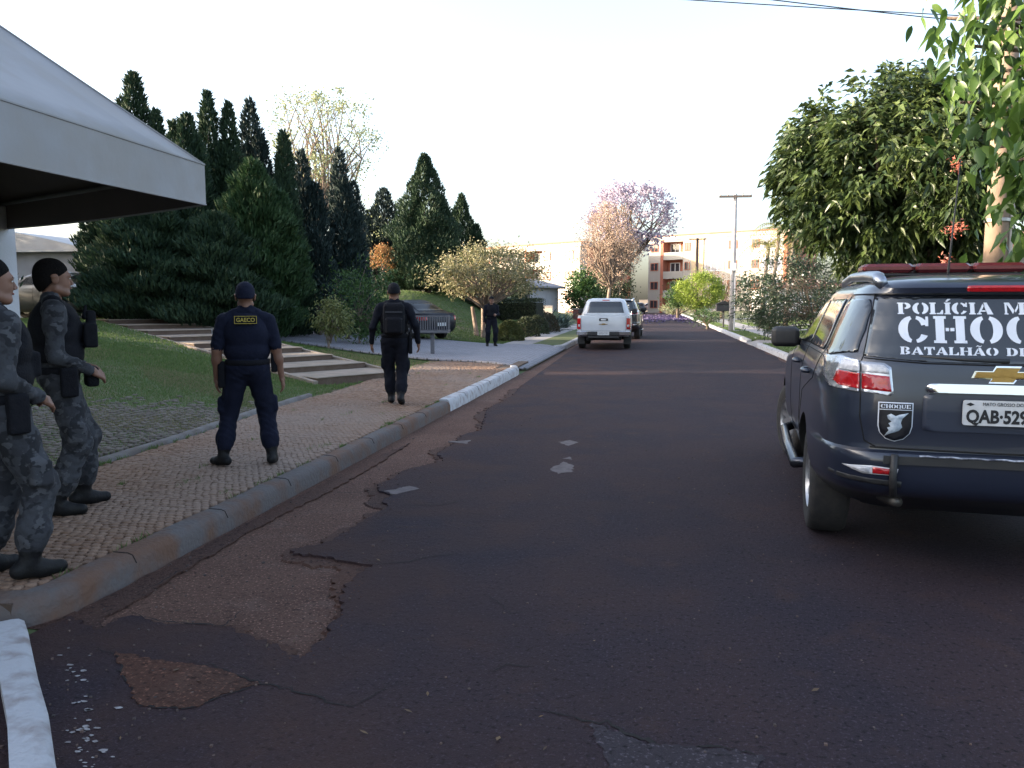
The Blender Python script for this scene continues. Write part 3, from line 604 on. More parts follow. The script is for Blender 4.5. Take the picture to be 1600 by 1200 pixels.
# ================================================================== apartment blocks
M_apw = mat('apartment_white', (0.43, 0.39, 0.35), (0.38, 0.34, 0.30), rough=0.85, scale=0.4)
M_app = mat('apartment_salmon', (0.42, 0.15, 0.095), (0.35, 0.12, 0.075), rough=0.85, scale=0.6)
M_apc = mat('apartment_cream', (0.50, 0.38, 0.25), rough=0.85)
def apartment(name, label, loc, rz, L, bays, st_h=2.95, n=4, depth=12):
    t = thing(name, label, 'apartment block', loc, rz); H = st_h * n
    MB().box((0.0, 1.5, -1), (L, depth, H)).build('back_wall', M_app, t)
    MB().box((-0.3, -0.15, H + 0.003), (L + 0.3, depth, H + 0.55)).build('roof', M_apw, t)
    MB().box((-0.38, -0.25, H + 0.553), (L + 0.38, depth + 0.2, H + 0.72)).build('roof_edge', M_app, t)
    x = 0.0
    for kind, w in bays:
        if kind == 'wall': MB().box((x, 0, -1), (x + w, 1.497, H)).build('wall', M_apw, t)
        if kind == 'cream': MB().box((x, -0.12, -1), (x + w, 1.497, H)).build('wall', M_apc, t)
        if kind == 'pier': MB().box((x, -0.10, -1), (x + w, 1.497, H)).build('pier', M_app, t)
        for s in range(n):
            z = s * st_h
            if kind == 'balcony':
                MB().box((x, -0.05, z - 0.15), (x + w, 1.497, z + 1.0)).build('balcony', M_apw, t)
                window(t, (x + w * 0.38, 1.49, z + 1.55), w * 0.5, 1.7, (1, 0, 0), (0, -1, 0), depth=0.08)
                if s == n - 1: MB().box((x, 0.0, z + st_h - 0.32), (x + w, 1.497, z + st_h)).build('lintel', M_apw, t)
            if kind == 'window':
                MB().box((x, 0, z - (1 if s == 0 else 0)), (x + w, 1.497, z + st_h)).build('wall', M_apw, t)
                window(t, (x + w / 2, -0.003, z + 1.75), w * 0.62, 1.25, (1, 0, 0), (0, -1, 0), depth=0.08, fm=M_app)
            if kind == 'glazed':
                MB().box((x, 0, z - (1 if s == 0 else 0)), (x + w, 1.497, z + st_h)).build('wall', M_apw, t)
                window(t, (x + w / 2, -0.003, z + 1.65), w * 0.86, 1.6, (1, 0, 0), (0, -1, 0), depth=0.08, bars=2, pm=mat('blue_window', (0.14, 0.15, 0.20), rough=0.15))
        x += w
    return t
rz = R(-30); p = PY(1012, 484, 131)
apartment('apartment_block', 'four storey white and salmon apartment block with pink roof edge beyond the round clipped tree', (p[0], 131, -0.4), rz, 22.5, [('window', 2.2), ('pier', 0.5), ('balcony', 3.4), ('window', 1.5), ('cream', 2.0), ('glazed', 3.6), ('window', 2.2), ('wall', 1.5), ('window', 1.8), ('glazed', 3.3), ('pier', 0.5)])
p = PY(786, 480, 128)
apartment('apartment_block', 'four storey white apartment block with salmon balconies seen over the flat-topped tree', (p[0] - 4.0, 130, -2.0), R(-36), 21.5, [('wall', 1.0), ('window', 2.0), ('window', 2.2), ('balcony', 3.2), ('wall', 1.8), ('pier', 0.25), ('balcony', 3.4), ('window', 2.2), ('wall', 2.2), ('window', 2.4), ('wall', 0.85)])
# grey house with columns partly seen behind the clipped shrubs
hs = thing('villa', 'grey villa with slim columns and bowed canopy behind the agave clump', 'house', (-13.8, 64, 0.1), R(-12))
M_gry = mat('villa_plaster', (0.34, 0.33, 0.36), (0.28, 0.27, 0.29), rough=0.9, scale=1)
MB().box((-5.5, 1.8, -0.5), (3.6, 9, 3.0)).build('wall', M_gry, hs)
mb = MB(); mb.prism([(-5.8, 2.75)] + [(-5.8 + 10.0 * k / 10, 2.9 + 0.9 * math.sin(math.pi * k / 10)) for k in range(11)] + [(4.2, 2.75)], -0.4, 9.3, lambda a, b_, z: (a, z, b_)); mb.build('roof', mat('villa_roof', (0.22, 0.21, 0.24), rough=0.8), hs)
for x in (-4.6, -1.6, 1.4, 3.3): MB().box((x, 0, -0.5), (x + 0.42, 0.42, 2.75)).build('column', M_gry, hs)
MB().box((-5.6, 0.02, 2.2), (3.9, 0.36, 2.45)).build('beam', mat('villa_beam', (0.45, 0.30, 0.25), rough=0.8), hs)
for x in (-3.5, -0.3, 2.2): window(hs, (x, 1.798, 1.3), 1.5, 1.3, (1, 0, 0), (0, -1, 0))
# white house wall on the right behind the flowering bush, and a far house
house('house', 'white single storey house behind the flowering bush', 10.5, 19, 29, 42, 0.3, 3.0, 1.2, M_wallw, M_rooft, wins=(('W', 0, 1.6, 1.4, 1.2), ('W', 4, 1.6, 1.4, 1.2), ('W', -4, 1.6, 1.4, 1.2)))
house('house', 'low white house at the far end of the street', 13, 24, 100, 112, 0.2, 3.2, 1.3, M_wallw, M_rooft, wins=(('W', 0, 1.6, 1.6, 1.2), ('S', 0, 1.6, 1.6, 1.2)))
# low garden walls
def gwall(name, label, a, b_, h, m, th=0.2):
    a = np.array(a, float); b_ = np.array(b_, float); d = b_ - a; L = np.linalg.norm(d[:2]); t = thing(name, label, 'wall', tuple(a), math.atan2(d[1], d[0]))
    MB().box((0, -th / 2, -0.4), (L, th / 2, h)).build('wall', m, t); MB().box((-0.04, -th / 2 - 0.04, h + 0.002), (L + 0.04, th / 2 + 0.04, h + 0.08)).build('coping', M_conc, t)
gwall('garden_wall', 'low pale garden wall behind the dark clipped hedge', (-9.6, 48, 0.2), (-5.8, 47, 0.2), 1.15, M_apw)
gwall('garden_wall', 'low reddish garden wall beside the villa columns', (-6.4, 66, 0.1), (-4.3, 64, 0.1), 0.95, mat('red_wall', (0.16, 0.06, 0.055), (0.11, 0.05, 0.045), rough=0.9, scale=2))
gwall('boundary_wall', 'white boundary wall across the far end of the street', (-2.5, 151.5, 0), (9, 151.5, 0), 2.1, M_apw)

# ================================================================== poles, wires, basket, letter boxes
M_cpole = mat('pole_concrete', (0.42, 0.40, 0.41), (0.33, 0.31, 0.31), rough=0.9, scale=3, bump=0.3)
def upole(name, label, x, y, z0, ztop, r0, r1, armw, arm_rz, m=None, box=True):
    t = thing(name, label, 'utility pole', (x, y, z0)); H = ztop - z0
    MB().tube([(0, 0, -0.3), (0, 0, H)], [r0, r1], 10).build('pole', m or M_cpole, t, smooth=True)
    mb = MB(); mb.obox((0, -r1 - 0.05, H - 0.15), (armw, 0.09, 0.11), arm_rz); mb.build('crossarm', mat('dark_wood', (0.12, 0.10, 0.09), rough=0.9), t)
    for k in (-1, -0.5, 0.5, 1):
        mb = MB(); mb.lathe([(0.0, 0.0), (0.03, 0.0), (0.045, 0.04), (0.02, 0.06), (0.04, 0.09), (0.0, 0.14)], 8, c=(k * armw * 0.46, -r1 - 0.05, H - 0.095)); mb.build('insulator', mat('porcelain', (0.5, 0.48, 0.45), rough=0.3), t)
    if box:
        MB().box((-0.14, -r0 - 0.16, H * 0.44), (0.14, -r0 + 0.02, H * 0.44 + 0.42), 0.02).build('meter_box', mat('pale_box', (0.6, 0.6, 0.62), rough=0.5), t)
        MB().tube([(0.1, -r0 - 0.02, 0), (0.09, -r0 + 0.01, H * 0.44)], 0.025, 6).build('conduit', M_wmetal, t)
    return t
b_ = P(1143, 517, 0.12); tp = PY(1147, 303, b_[1])
upole('utility_pole', 'slim concrete utility pole with crossarm standing in the right pavement', max(b_[0], XR + 0.35), b_[1], 0.1, tp[2], 0.17, 0.10, 1.65, R(4))
q = PY(1090, 372, 96); upole('utility_pole', 'dark wooden utility pole in front of the pink edged apartment block', q[0], 96, 0.1, q[2], 0.2, 0.15, 2.0, 0, m=mat('dark_wood2', (0.10, 0.07, 0.065), rough=0.9), box=False)
q0 = PY(1536, 415, 13.6); q1 = PY(1572, 415, 13.6)
pp = thing('street_pillar', 'thick sunlit brown concrete pole with white conduit behind the overhanging branch', 'pole', ((q0[0] + q1[0]) / 2, 13.6, 0.08))
MB().tube([(0, 0, -0.3), (0, 0, 7.5)], [0.165, 0.15], 16).build('pole', mat('brown_pole', (0.26, 0.185, 0.13), (0.20, 0.14, 0.10), rough=0.85, scale=5, bump=0.3), pp, smooth=True)
MB().tube([(0.19, -0.04, 0), (0.19, -0.04, 7.0)], 0.035, 8).build('conduit', mat('pale_pipe', (0.50, 0.46, 0.42), rough=0.5), pp, smooth=True)
for z in (2.75, 1.2, 4.3): MB().lathe([(0.172, 0), (0.182, 0.01), (0.182, 0.05), (0.172, 0.06)], 16, c=(0, 0, z)).build('band', mat('steel_band', (0.35, 0.34, 0.33), rough=0.4, metal=1), pp)
for k, (pa, pb) in enumerate((((1090, -2), (1445, 18)), ((1215, -2), (1445, 23)))):
    a = Vector(P(*pa, 8.5 - 0.4 * k)); b2 = Vector(P(*pb, 8.5 - 0.4 * k)); d = b2 - a; a = a - d * 1.6; b2 = b2 + d * 2.2
    pts = [a.lerp(b2, i / 24) + Vector((0, 0, 0.15 * ((i / 12 - 1) ** 2 - 0.35))) for i in range(25)]
    tag(MB().tube(pts, 0.013, 5).build('power_line', mat('cable', (0.05, 0.05, 0.055), rough=0.7)), ('upper' if k == 0 else 'lower') + ' thin dark power line crossing the sky', 'wire')
# raised rubbish basket
pb = G(676, 557); bk = thing('rubbish_basket', 'grey raised slatted rubbish basket on a single post', 'rubbish basket', tuple(pb), R(6))
M_grm = mat('grey_metal', (0.10, 0.105, 0.125), (0.08, 0.08, 0.095), rough=0.5, scale=20)
MB().box((-0.05, -0.05, -0.1), (0.05, 0.05, 0.66), 0.006).build('post', M_grm, bk)
MB().box((-0.52, -0.22, 0.66), (0.46, 0.22, 0.69)).build('floor', M_grm, bk)
for z in (0.70, 1.10):
    mb = MB(); mb.box((-0.53, -0.235, z), (0.47, -0.215, z + 0.035)); mb.box((-0.53, 0.215, z), (0.47, 0.235, z + 0.035)); mb.box((-0.535, -0.213, z), (-0.515, 0.213, z + 0.035)); mb.box((0.455, -0.213, z), (0.475, 0.213, z + 0.035)); mb.build('rail', M_grm, bk)
sl = MB().box((-0.012, -0.004, 0), (0.012, 0.004, 0.362)).mesh('slat'); sl.materials.append(M_grm)
for s_ in (-1, 1):
    for k in range(15): link('slat', sl, None, bk, (-0.49 + 0.0657 * k, s_ * 0.212, 0.737))
for s_ in (-0.52, 0.46):
    for k in range(6):
        o = link('slat', sl, None, bk, (s_ + 0.003, -0.17 + 0.068 * k, 0.737)); o.rotation_euler = (0, 0, math.pi / 2)
# letter box on the right
pm_ = P(1115, 512, 0.12); lb = thing('letter_box', 'small dark letter box on a thin post by the round clipped tree', 'letter box', (max(pm_[0], XR + 0.4), pm_[1], 0.1))
MB().tube([(0, 0, -0.1), (0, 0, 1.0)], 0.05, 8).build('post', mat('black_post', (0.02, 0.02, 0.022), rough=0.6), lb)
MB().box((-0.45, -0.2, 1.0), (0.45, 0.2, 1.42), 0.03).build('box', mat('black_box', (0.025, 0.025, 0.03), rough=0.5), lb)
mb = MB(); mb.prism([(-0.5, 1.42), (0, 1.62), (0.5, 1.42)], -0.25, 0.25, lambda a, c, z: (a, z, c)); mb.build('lid', mat('black_post', (0.02, 0.02, 0.022)), lb)
# ================================================================== vegetation
def unit(v): return v / (np.linalg.norm(v, axis=-1, keepdims=True) + 1e-9)
def leaf_arrays(p, d, l, w, fold=0.25, droop=0.25):
    """leaves of six vertices: p base, d direction, l length, w width -> V,F (two quads each)"""
    n = len(p); r = unit(np.cross(d, rng.normal(0, 1, (n, 3)))); nn = unit(np.cross(r, d)); l = np.asarray(l).reshape(-1, 1) * np.ones((n, 1)); w = np.asarray(w).reshape(-1, 1) * np.ones((n, 1))
    g = np.array([0, 0, -1.0])
    V = np.empty((n, 6, 3)); V[:, 0] = p; V[:, 1] = p + d * l * 0.45 + r * w * 0.5 + nn * w * fold; V[:, 2] = p + d * l * 0.45 - r * w * 0.5 + nn * w * fold
    V[:, 3] = p + d * l + g * l * droop; V[:, 4] = p + d * l * 0.5; V[:, 5] = p + d * l * 0.78 + g * l * droop * 0.5 + r * w * 0.30 + nn * w * fold
    # quads: base, right, tip, mid  /  base, mid, tip, left
    i = np.arange(n)[:, None] * 6
    F = np.concatenate([i + np.array([[0, 1, 3, 4]]), i + np.array([[0, 4, 3, 2]])], 0)
    return V.reshape(-1, 3), F
def card_arrays(p, d, l, w):
    """single diamond leaves: cheap"""
    n = len(p); r = unit(np.cross(d, rng.normal(0, 1, (n, 3)))); l = np.asarray(l).reshape(-1, 1) * np.ones((n, 1)); w = np.asarray(w).reshape(-1, 1) * np.ones((n, 1))
    V = np.empty((n, 4, 3)); V[:, 0] = p; V[:, 1] = p + d * l * 0.5 + r * w * 0.5; V[:, 2] = p + d * l; V[:, 3] = p + d * l * 0.5 - r * w * 0.5
    return V.reshape(-1, 3), np.arange(n * 4).reshape(-1, 4)
def merge(L):
    V = []; F = []; o = 0
    for v, f in L: V.append(v); F.append(f + o); o += len(v)
    return np.concatenate(V), np.concatenate(F)
M_bark = mat('bark', (0.075, 0.055, 0.042), (0.13, 0.10, 0.08), rough=0.95, scale=9, bump=0.8, bscale=25)
M_barkp = mat('pale_bark', (0.26, 0.20, 0.16), (0.16, 0.12, 0.095), rough=0.95, scale=8, bump=0.7, bscale=25)
def limb(mb, a, b_, r0, r1, bend=0.12, n=6):
    a = np.array(a, float); b_ = np.array(b_, float); L = np.linalg.norm(b_ - a); off = rng.normal(0, bend * L, 3); off[2] = abs(off[2]) * 0.6
    pts = [a + (b_ - a) * t + off * math.sin(math.pi * t) * (1 - 0.3 * t) for t in np.linspace(0, 1, n + 1)]
    mb.tube(pts, [r0 + (r1 - r0) * t for t in np.linspace(0, 1, n + 1)], 7); return pts
def clumps_in(center, rad, n, shell=0.35, seed=None):
    """clump centres in an ellipsoid, kept towards the surface"""
    u = unit(rng.normal(0, 1, (n, 3))); r = (shell + (1 - shell) * rng.random((n, 1)) ** 0.45); return np.array(center) + u * r * np.array(rad)
def broad_tree(name, label, base, crown_c, rad, nclump, per, leaf, m, trunk_r=0.16, trunk_top=None, cs=0.45, bark=None, group=None, cat='tree', droop=0.25, limbs=12, indiv=0, up=0.2, shell=0.35, card=False, flat=1.0, extra=None, multi=1):
    base = np.array(base, float); t = thing(name, label, cat, tuple(base), 0, group); cc = np.array(crown_c, float) - base
    C_ = clumps_in(cc, rad, nclump, shell)
    mb = MB(); tt = np.array(trunk_top if trunk_top is not None else cc - np.array((0, 0, rad[2] * 0.75)), float)
    for s in range(multi):
        o = np.array((rng.normal(0, trunk_r * 1.6), rng.normal(0, trunk_r * 1.6), 0)) if multi > 1 else np.zeros(3)
        limb(mb, np.array((0, 0, -0.15)) + o, tt + o * 2, trunk_r, trunk_r * 0.62, 0.04)
    idx = rng.permutation(len(C_))[:limbs]
    for k in idx: 
        pts = limb(mb, tt - np.array((0, 0, rng.random() * 0.2)), C_[k], trunk_r * 0.5, trunk_r * 0.10, 0.10)
        j = rng.integers(0, len(C_))
        limb(mb, pts[3], (C_[j] + C_[k]) / 2, trunk_r * 0.25, trunk_r * 0.06, 0.10, 4)
    mb.build('trunk', bark or M_bark, t, smooth=True)
    n = nclump * per; ci = np.repeat(np.arange(nclump), per); loc = rng.normal(0, 1, (n, 3)) * cs * np.array((1, 1, 0.75 * flat)) * (0.5 + rng.random((nclump, 1))[ci]) * 0.6
    p = C_[ci] + loc; outw = unit(p - cc * np.array((1, 1, 0.9)) + 1e-3); d = unit(outw * 0.6 + rng.normal(0, 0.7, (n, 3)) + np.array((0, 0, up)))
    l = leaf[0] * rng.uniform(0.7, 1.25, n); w = leaf[1] * rng.uniform(0.75, 1.2, n)
    V, F = (card_arrays(p, d, l, w) if card else leaf_arrays(p, d, l, w, droop=droop))
    if indiv:
        # the leaves that show largest are objects of their own
        face = np.argsort(((p + base) @ FW))[:indiv * 3]; face = rng.permutation(face)[:indiv]; keep = np.ones(n, bool); keep[face] = False; Vn = V.reshape(n, -1, 3)
        lm = []
        for k in range(5):
            a = rng.integers(0, n); v, f = leaf_arrays(np.zeros((1, 3)), np.array([[0, 1.0, 0]]), [1.0], [leaf[1] / leaf[0]], droop=droop); me = npmesh('leaf', v, f); me.materials.append(m); lm.append(me)
        for q in face:
            o = link('leaf', lm[q % 5], None, t, tuple(p[q])); o.rotation_euler = Vector(d[q]).to_track_quat('Y', 'Z').to_euler(); o.scale = (l[q],) * 3
        V, F = leaf_arrays(p[keep], d[keep], l[keep], w[keep], droop=droop)
    tag(link('crown', npmesh('crown', V, F), m, t), kind='stuff' if indiv else None)
    return t, C_
def conifer(name, label, base, top, rad, n, m, lobes=1, group='dark conifers above the lawn', tip=0.35, spray=(0.21, 0.060), base_frac=0.05, gaps=0.0, flare=0.72, lobe_list=None):
    """upright conifer of many small ascending sprays; lobe_list = [(dx,dy,base z,top z,radius)] spires"""
    base = np.array(base, float); H = top - base[2]; t = thing(name, label, 'conifer', tuple(base), 0, group)
    lobe_list = lobe_list or [(0, 0, H * base_frac, H, rad)]
    H = max(q[3] for q in lobe_list); mb = MB(); mb.tube([(0, 0, -0.2), (0.05, 0, H * 0.25), (0, 0, H * 0.45)], [0.16, 0.11, 0.03], 8)
    L = []; tot = sum((q[3] - q[2]) * q[4] for q in lobe_list)
    for (dx, dy, z0, z1, r) in lobe_list:
        k = int(2.7 * n * (z1 - z0) * r / tot); h = 1 - np.sqrt(rng.random(k)) if flare > 1 else rng.beta(1.0, 1.35, k)
        prof = np.minimum(1, (1 - h) ** flare * 1.05) * np.minimum(1, 0.55 + h * 4); a = rng.uniform(0, 6.283, k)
        ph1, ph2 = rng.uniform(0, 6.28, 2); lump = 1 + 0.22 * np.sin(a * 3 + h * 9 + ph1) + 0.18 * np.sin(a * 5 - h * 17 + ph2) + 0.15 * np.sin(h * 34 + a * 2 + ph1)
        rr = r * prof * lump * (0.62 + 0.40 * rng.random(k) ** 0.5)
        p = np.stack([dx + rr * np.cos(a), dy + rr * np.sin(a), z0 + (z1 - z0) * h], 1)
        d = unit(np.stack([np.cos(a) * 0.55, np.sin(a) * 0.55, np.full(k, 0.95)], 1) + rng.normal(0, 0.28, (k, 3)))
        L.append(card_arrays(p, d, spray[0] * rng.uniform(.6, 1.3, k), spray[1] * rng.uniform(.7, 1.3, k)))
        mb.tube([(0, 0, max(0.2, z0 * 0.6)), (dx * 0.8, dy * 0.8, z0 + 0.15 * (z1 - z0)), (dx, dy, z0 + 0.80 * (z1 - z0))], [0.10, 0.06, 0.015], 6)
    mb.build('trunk', M_bark, t, smooth=True)
    link('crown', npmesh('crown', *merge(L)), m, t); return t
M_con = leafmat('conifer_green', (0.015, 0.034, 0.022), (0.042, 0.072, 0.035), transl=0.08, rough=0.65, spec=0.25)
M_conb = leafmat('conifer_blue_green', (0.016, 0.030, 0.031), (0.034, 0.054, 0.048), transl=0.08, rough=0.65, spec=0.25)
M_cong = leafmat('conifer_fresh_green', (0.018, 0.046, 0.018), (0.044, 0.080, 0.030), transl=0.12, rough=0.6, spec=0.25)
def at(px, py, Y): return PY(px, py, Y)
# row of tall spired conifers: (base px, Y, spires [(top px, top py, rel radius)], material, label)
def con_px(bx, Y, spires, mass, m, label, n):
    """mass = (left px, right px, top py) of the broad lower body"""
    b0 = at(bx, 480, Y); z0 = float(gz(b0[0], b0[1])); base = (b0[0], Y, z0); lob = []
    l, r, tpy = mass; tpy -= 10; cl = at((l + r) / 2, tpy, Y); wid = (at(r, tpy, Y)[0] - at(l, tpy, Y)[0]) / 2
    lob.append((cl[0] - b0[0], 0, 0.05, cl[2] - z0 + 0.4, wid))
    for (sx, sy, rr) in spires:
        q = at(sx, sy, Y); lob.append((q[0] - b0[0], rng.uniform(-.3, .3), (q[2] - z0) * 0.30, q[2] - z0, rr * 1.25))
    return conifer('conifer', label, base, base[2] + 8, wid, n, m, lobe_list=lob, flare=0.62)
con_px(215, 23.0, [(210, 118, 0.62), (186, 152, 0.34), (246, 176, 0.36)], (140, 290, 260), M_con, 'tallest dark conifer, its three spires rising over the canopy roof', 15000)
con_px(180, 24.5, [(168, 240, 0.55), (150, 285, 0.5)], (128, 235, 320), M_con, 'broad dark conifer beside the pale garage', 9000)
con_px(285, 22.4, [(268, 192, 0.34), (292, 182, 0.55), (305, 215, 0.4)], (215, 350, 300), M_con, 'dark conifer with three short spires next to the tallest one', 12000)
con_px(340, 24.6, [(328, 148, 0.42), (353, 160, 0.40)], (290, 410, 260), M_con, 'dark conifer with twin narrow spires', 11000)
con_px(390, 25.6, [(386, 156, 0.50), (405, 205, 0.45)], (330, 450, 260), M_conb, 'dark conifer ending in one needle sharp spire', 10000)
con_px(400, 22.6, [(400, 255, 1.0), (430, 300, 0.6), (370, 300, 0.7)], (318, 465, 300), M_cong, 'fresher green broad conifer in front of the spires', 13000)
con_px(440, 25.4, [(437, 206, 0.42)], (405, 480, 300), M_con, 'slim dark conifer at the driveway end of the row', 7000)
con_px(480, 27.5, [(474, 238, 0.42), (495, 290, 0.5)], (440, 520, 310), M_conb, 'loose blue green conifer standing by the cobbled driveway', 5200)
con_px(535, 28.5, [(527, 232, 0.42), (548, 285, 0.4)], (500, 575, 310), M_conb, 'loose blue green conifer behind the young green tree', 5200)
con_px(590, 39.5, [(597, 295, 0.8), (575, 330, 0.7)], (545, 625, 360), M_conb, 'low dark conifer between the loose conifers and the broad cone', 6500)
con_px(225, 20.6, [], (150, 330, 345), M_con, 'low rounded dark conifer at the head of the stair', 12000)
con_px(335, 20.9, [], (250, 420, 370), M_con, 'low dark conifer just right of the stair head', 9000)
for px_, Y_, h_, lab in ((-18.8, 17.6, 9.5, 'unseen dark conifer added for shade outside the stair head, nearest the large house'), (-21.5, 15.9, 9.0, 'unseen dark conifer added for shade against the large house wall'), (-24.5, 18.4, 9.8, 'unseen dark conifer added for shade behind the pair by the large house'), (-29.0, 23.6, 9.5, 'unseen dark conifer added to shade the pale garage'), (-31.5, 20.6, 9.5, 'unseen dark conifer added for shade at the far corner of the pale garage')):  # conifers out of view, added to shade the road and the garage
    z_ = float(gz(px_, Y_)); conifer('conifer', lab, (px_, Y_, z_), z_ + h_, 1.9, 3600, M_con, lobe_list=[(0, 0, 0.1, h_, 1.5), (0.9, 0.3, 0.1, h_ * .75, 1.3), (-0.9, -0.3, 0.1, h_ * .8, 1.3)], flare=0.62)
b0 = at(668, 452, 38); b0[2] = float(gz(b0[0], 38)); q = at(664, 243, 38)
conifer('conifer', 'broad dark cone shaped conifer on the green mound', tuple(b0), q[2], 2.2, 16000, M_con, lobe_list=[(-0.1, 0, 0.2, q[2] - b0[2], 2.15), (0.5, 0.4, 0.1, q[2] - b0[2] - 1.9, 1.6), (-0.6, 0.3, 0.1, q[2] - b0[2] - 2.2, 1.5)], flare=0.85)
b0 = at(722, 452, 42); b0[2] = float(gz(b0[0], 42)); q = at(718, 305, 42)
conifer('conifer', 'smaller dark conifer behind the broad cone', tuple(b0), q[2], 1.5, 9000, M_con, lobe_list=[(0, 0, 0.2, q[2] - b0[2], 1.25), (0.8, 0, 0.1, q[2] - b0[2] - 1.6, 0.9), (-0.9, 0.2, 0.1, q[2] - b0[2] - 1.2, 1.0)], flare=0.8)
# tall airy pale tree behind the conifers
M_airy = leafmat('airy_leaf', (0.20, 0.24, 0.12), (0.36, 0.38, 0.22), transl=0.35, rough=0.6)
b0 = at(505, 440, 44); b0[2] = float(gz(b0[0], 44)); c0 = at(505, 215, 44)
broad_tree('airy_tree', 'tall airy pale leaved tree rising behind the conifers', b0, c0, (3.0, 3.0, 2.9), 95, 42, (0.17, 0.10), M_airy, 0.16, cs=0.50, bark=M_barkp, limbs=46, shell=0.5, card=True, trunk_top=np.array((0, 0, 4.0)))
b0 = at(600, 450, 40); b0[2] = float(gz(b0[0], 40)); c0 = at(580, 345, 40)
broad_tree('thin_tree', 'half bare thin tree with sparse foliage beside the broad cone', b0, c0, (1.9, 1.9, 2.0), 40, 26, (0.13, 0.07), M_airy, 0.10, cs=0.5, bark=M_bark, limbs=26, shell=0.4, card=True)
M_orange = leafmat('sunlit_orange_leaf', (0.30, 0.12, 0.05), (0.36, 0.24, 0.09), transl=0.3, rough=0.6)  # orange of sunlight passing the conifers, put into the leaf colour
b0 = at(598, 455, 36); b0[2] = float(gz(b0[0], 36)); c0 = at(600, 407, 36)
broad_tree('orange_lit_tree', 'small tree with orange sunlight painted into its leaves between dark conifers', b0, c0, (0.55, 0.5, 0.6), 22, 60, (0.10, 0.06), M_orange, 0.05, cs=0.22, limbs=8, card=True)
# young trees at the stair
M_ygr = leafmat('young_leaf', (0.10, 0.125, 0.035), (0.20, 0.21, 0.075), transl=0.3, rough=0.5)
b0 = G(517, 546); c0 = at(519, 497, b0[1])
broad_tree('young_tree', 'young pale green leafy tree in the dry turf', b0, c0, (0.46, 0.42, 0.52), 40, 34, (0.13, 0.040), M_ygr, 0.022, cs=0.17, limbs=14, multi=3, droop=0.5, up=0.0, trunk_top=np.array((0, 0, 0.35)), bark=M_barkp)
b0 = G(563, 540); c0 = at(568, 470, b0[1])
M_fgr = leafmat('fresh_leaf', (0.030, 0.075, 0.020), (0.065, 0.12, 0.03), transl=0.25, rough=0.55)
broad_tree('young_tree', 'slender fresh green tree beside the dark car', b0, c0, (1.05, 0.9, 1.25), 70, 60, (0.12, 0.045), M_fgr, 0.035, cs=0.35, limbs=20, card=True, bark=M_barkp, trunk_top=np.array((0, 0, 0.9)))
for px, py, s, lab in ((462, 522, 1.0, 'dark small tree with bare stem beside the slim conifer'), (500, 527, 0.8, 'dark small tree with bare stem behind the young pale tree'), (545, 533, 0.75, 'dark small tree with bare stem next to the slender fresh green tree')):
    b0 = G(px, py); c0 = b0 + np.array((0, 0, 1.15 * s + 0.5))
    broad_tree('driveway_shrub', lab, b0, c0, (0.75 * s, 0.7 * s, 0.8), 34, 60, (0.10, 0.04), M_conb, 0.07, cs=0.3, limbs=10, card=True, group='dark small trees along the driveway', trunk_top=np.array((0, 0, 0.75)))
# flat-topped sunlit tree by the driveway
M_flat = leafmat('flat_tree_leaf', (0.13, 0.15, 0.055), (0.42, 0.36, 0.22), transl=0.25, rough=0.55)
b0 = G(757, 528); c0 = at(757, 430, b0[1])
t_, C_ = broad_tree('flat_topped_tree', 'spreading flat topped tree with pale sunlit leaves by the driveway', b0, c0 + np.array((0.1, 0, 0.1)), (2.35, 1.8, 0.95), 120, 75, (0.125, 0.06), M_flat, 0.11, cs=0.36, bark=M_barkp, limbs=30, shell=0.3, trunk_top=np.array((0.05, 0, 1.25)), multi=2)
# clipped shrubs along the path
M_box = leafmat('clipped_leaf', (0.050, 0.066, 0.020), (0.105, 0.110, 0.032), transl=0.2, rough=0.6)
M_boxd = leafmat('clipped_dark_leaf', (0.022, 0.034, 0.016), (0.045, 0.058, 0.022), transl=0.1, rough=0.6)
M_boxr = leafmat('clipped_red_leaf', (0.075, 0.040, 0.022), (0.050, 0.055, 0.022), transl=0.1, rough=0.6)
def ball(name, label, c, rad, m, n, leaf=(0.06, 0.03), group=None, cat='shrub'):
    t = thing(name, label, cat, tuple(c), 0, group); u = unit(rng.normal(0, 1, (n, 3))); u[:, 2] = np.abs(u[:, 2]) * 1.15 - 0.15
    rad = np.array(rad); p = u * rad * (0.80 + 0.22 * rng.random((n, 1)) ** 0.4) + np.array((0, 0, rad[2] * 0.12)); d = unit(u + rng.normal(0, 0.7, (n, 3)))
    link('foliage', npmesh('foliage', *card_arrays(p, d, leaf[0] * rng.uniform(.7, 1.4, n), leaf[1] * rng.uniform(.7, 1.3, n))), m, t)
    mb = MB(); 
    for k in range(5): limb(mb, (rng.normal(0, .03), rng.normal(0, .03), -0.05), u[k * 7] * rad * 0.8, 0.02, 0.006)
    mb.build('stem', M_bark, t); return t
for px, py, r, m, lab, n in ((796, 533, 0.50, M_box, 'round clipped shrub with yellow green top, first in the row', 4200), (822, 526, 0.48, M_boxd, 'round dark clipped shrub, second in the row after the yellow one', 3500), (838, 522, 0.46, M_boxd, 'round dark clipped shrub, third in the row by the path', 2600), (853, 519, 0.48, M_boxr, 'round reddish clipped shrub ending the row', 2600)):
    b0 = G(px, py); k = b0[1] / 30.0; ball('clipped_shrub', lab, b0, (r * k * 1.05, r * k, r * k * 1.35), m, n, leaf=(0.075, 0.04), group='clipped shrubs along the path')
b0 = G(815, 506)
hd = thing('clipped_hedge', 'long dark clipped hedge sloping behind the round shrubs', 'hedge', (-7.6, 40, float(gz(-7.6, 40))), R(-20))
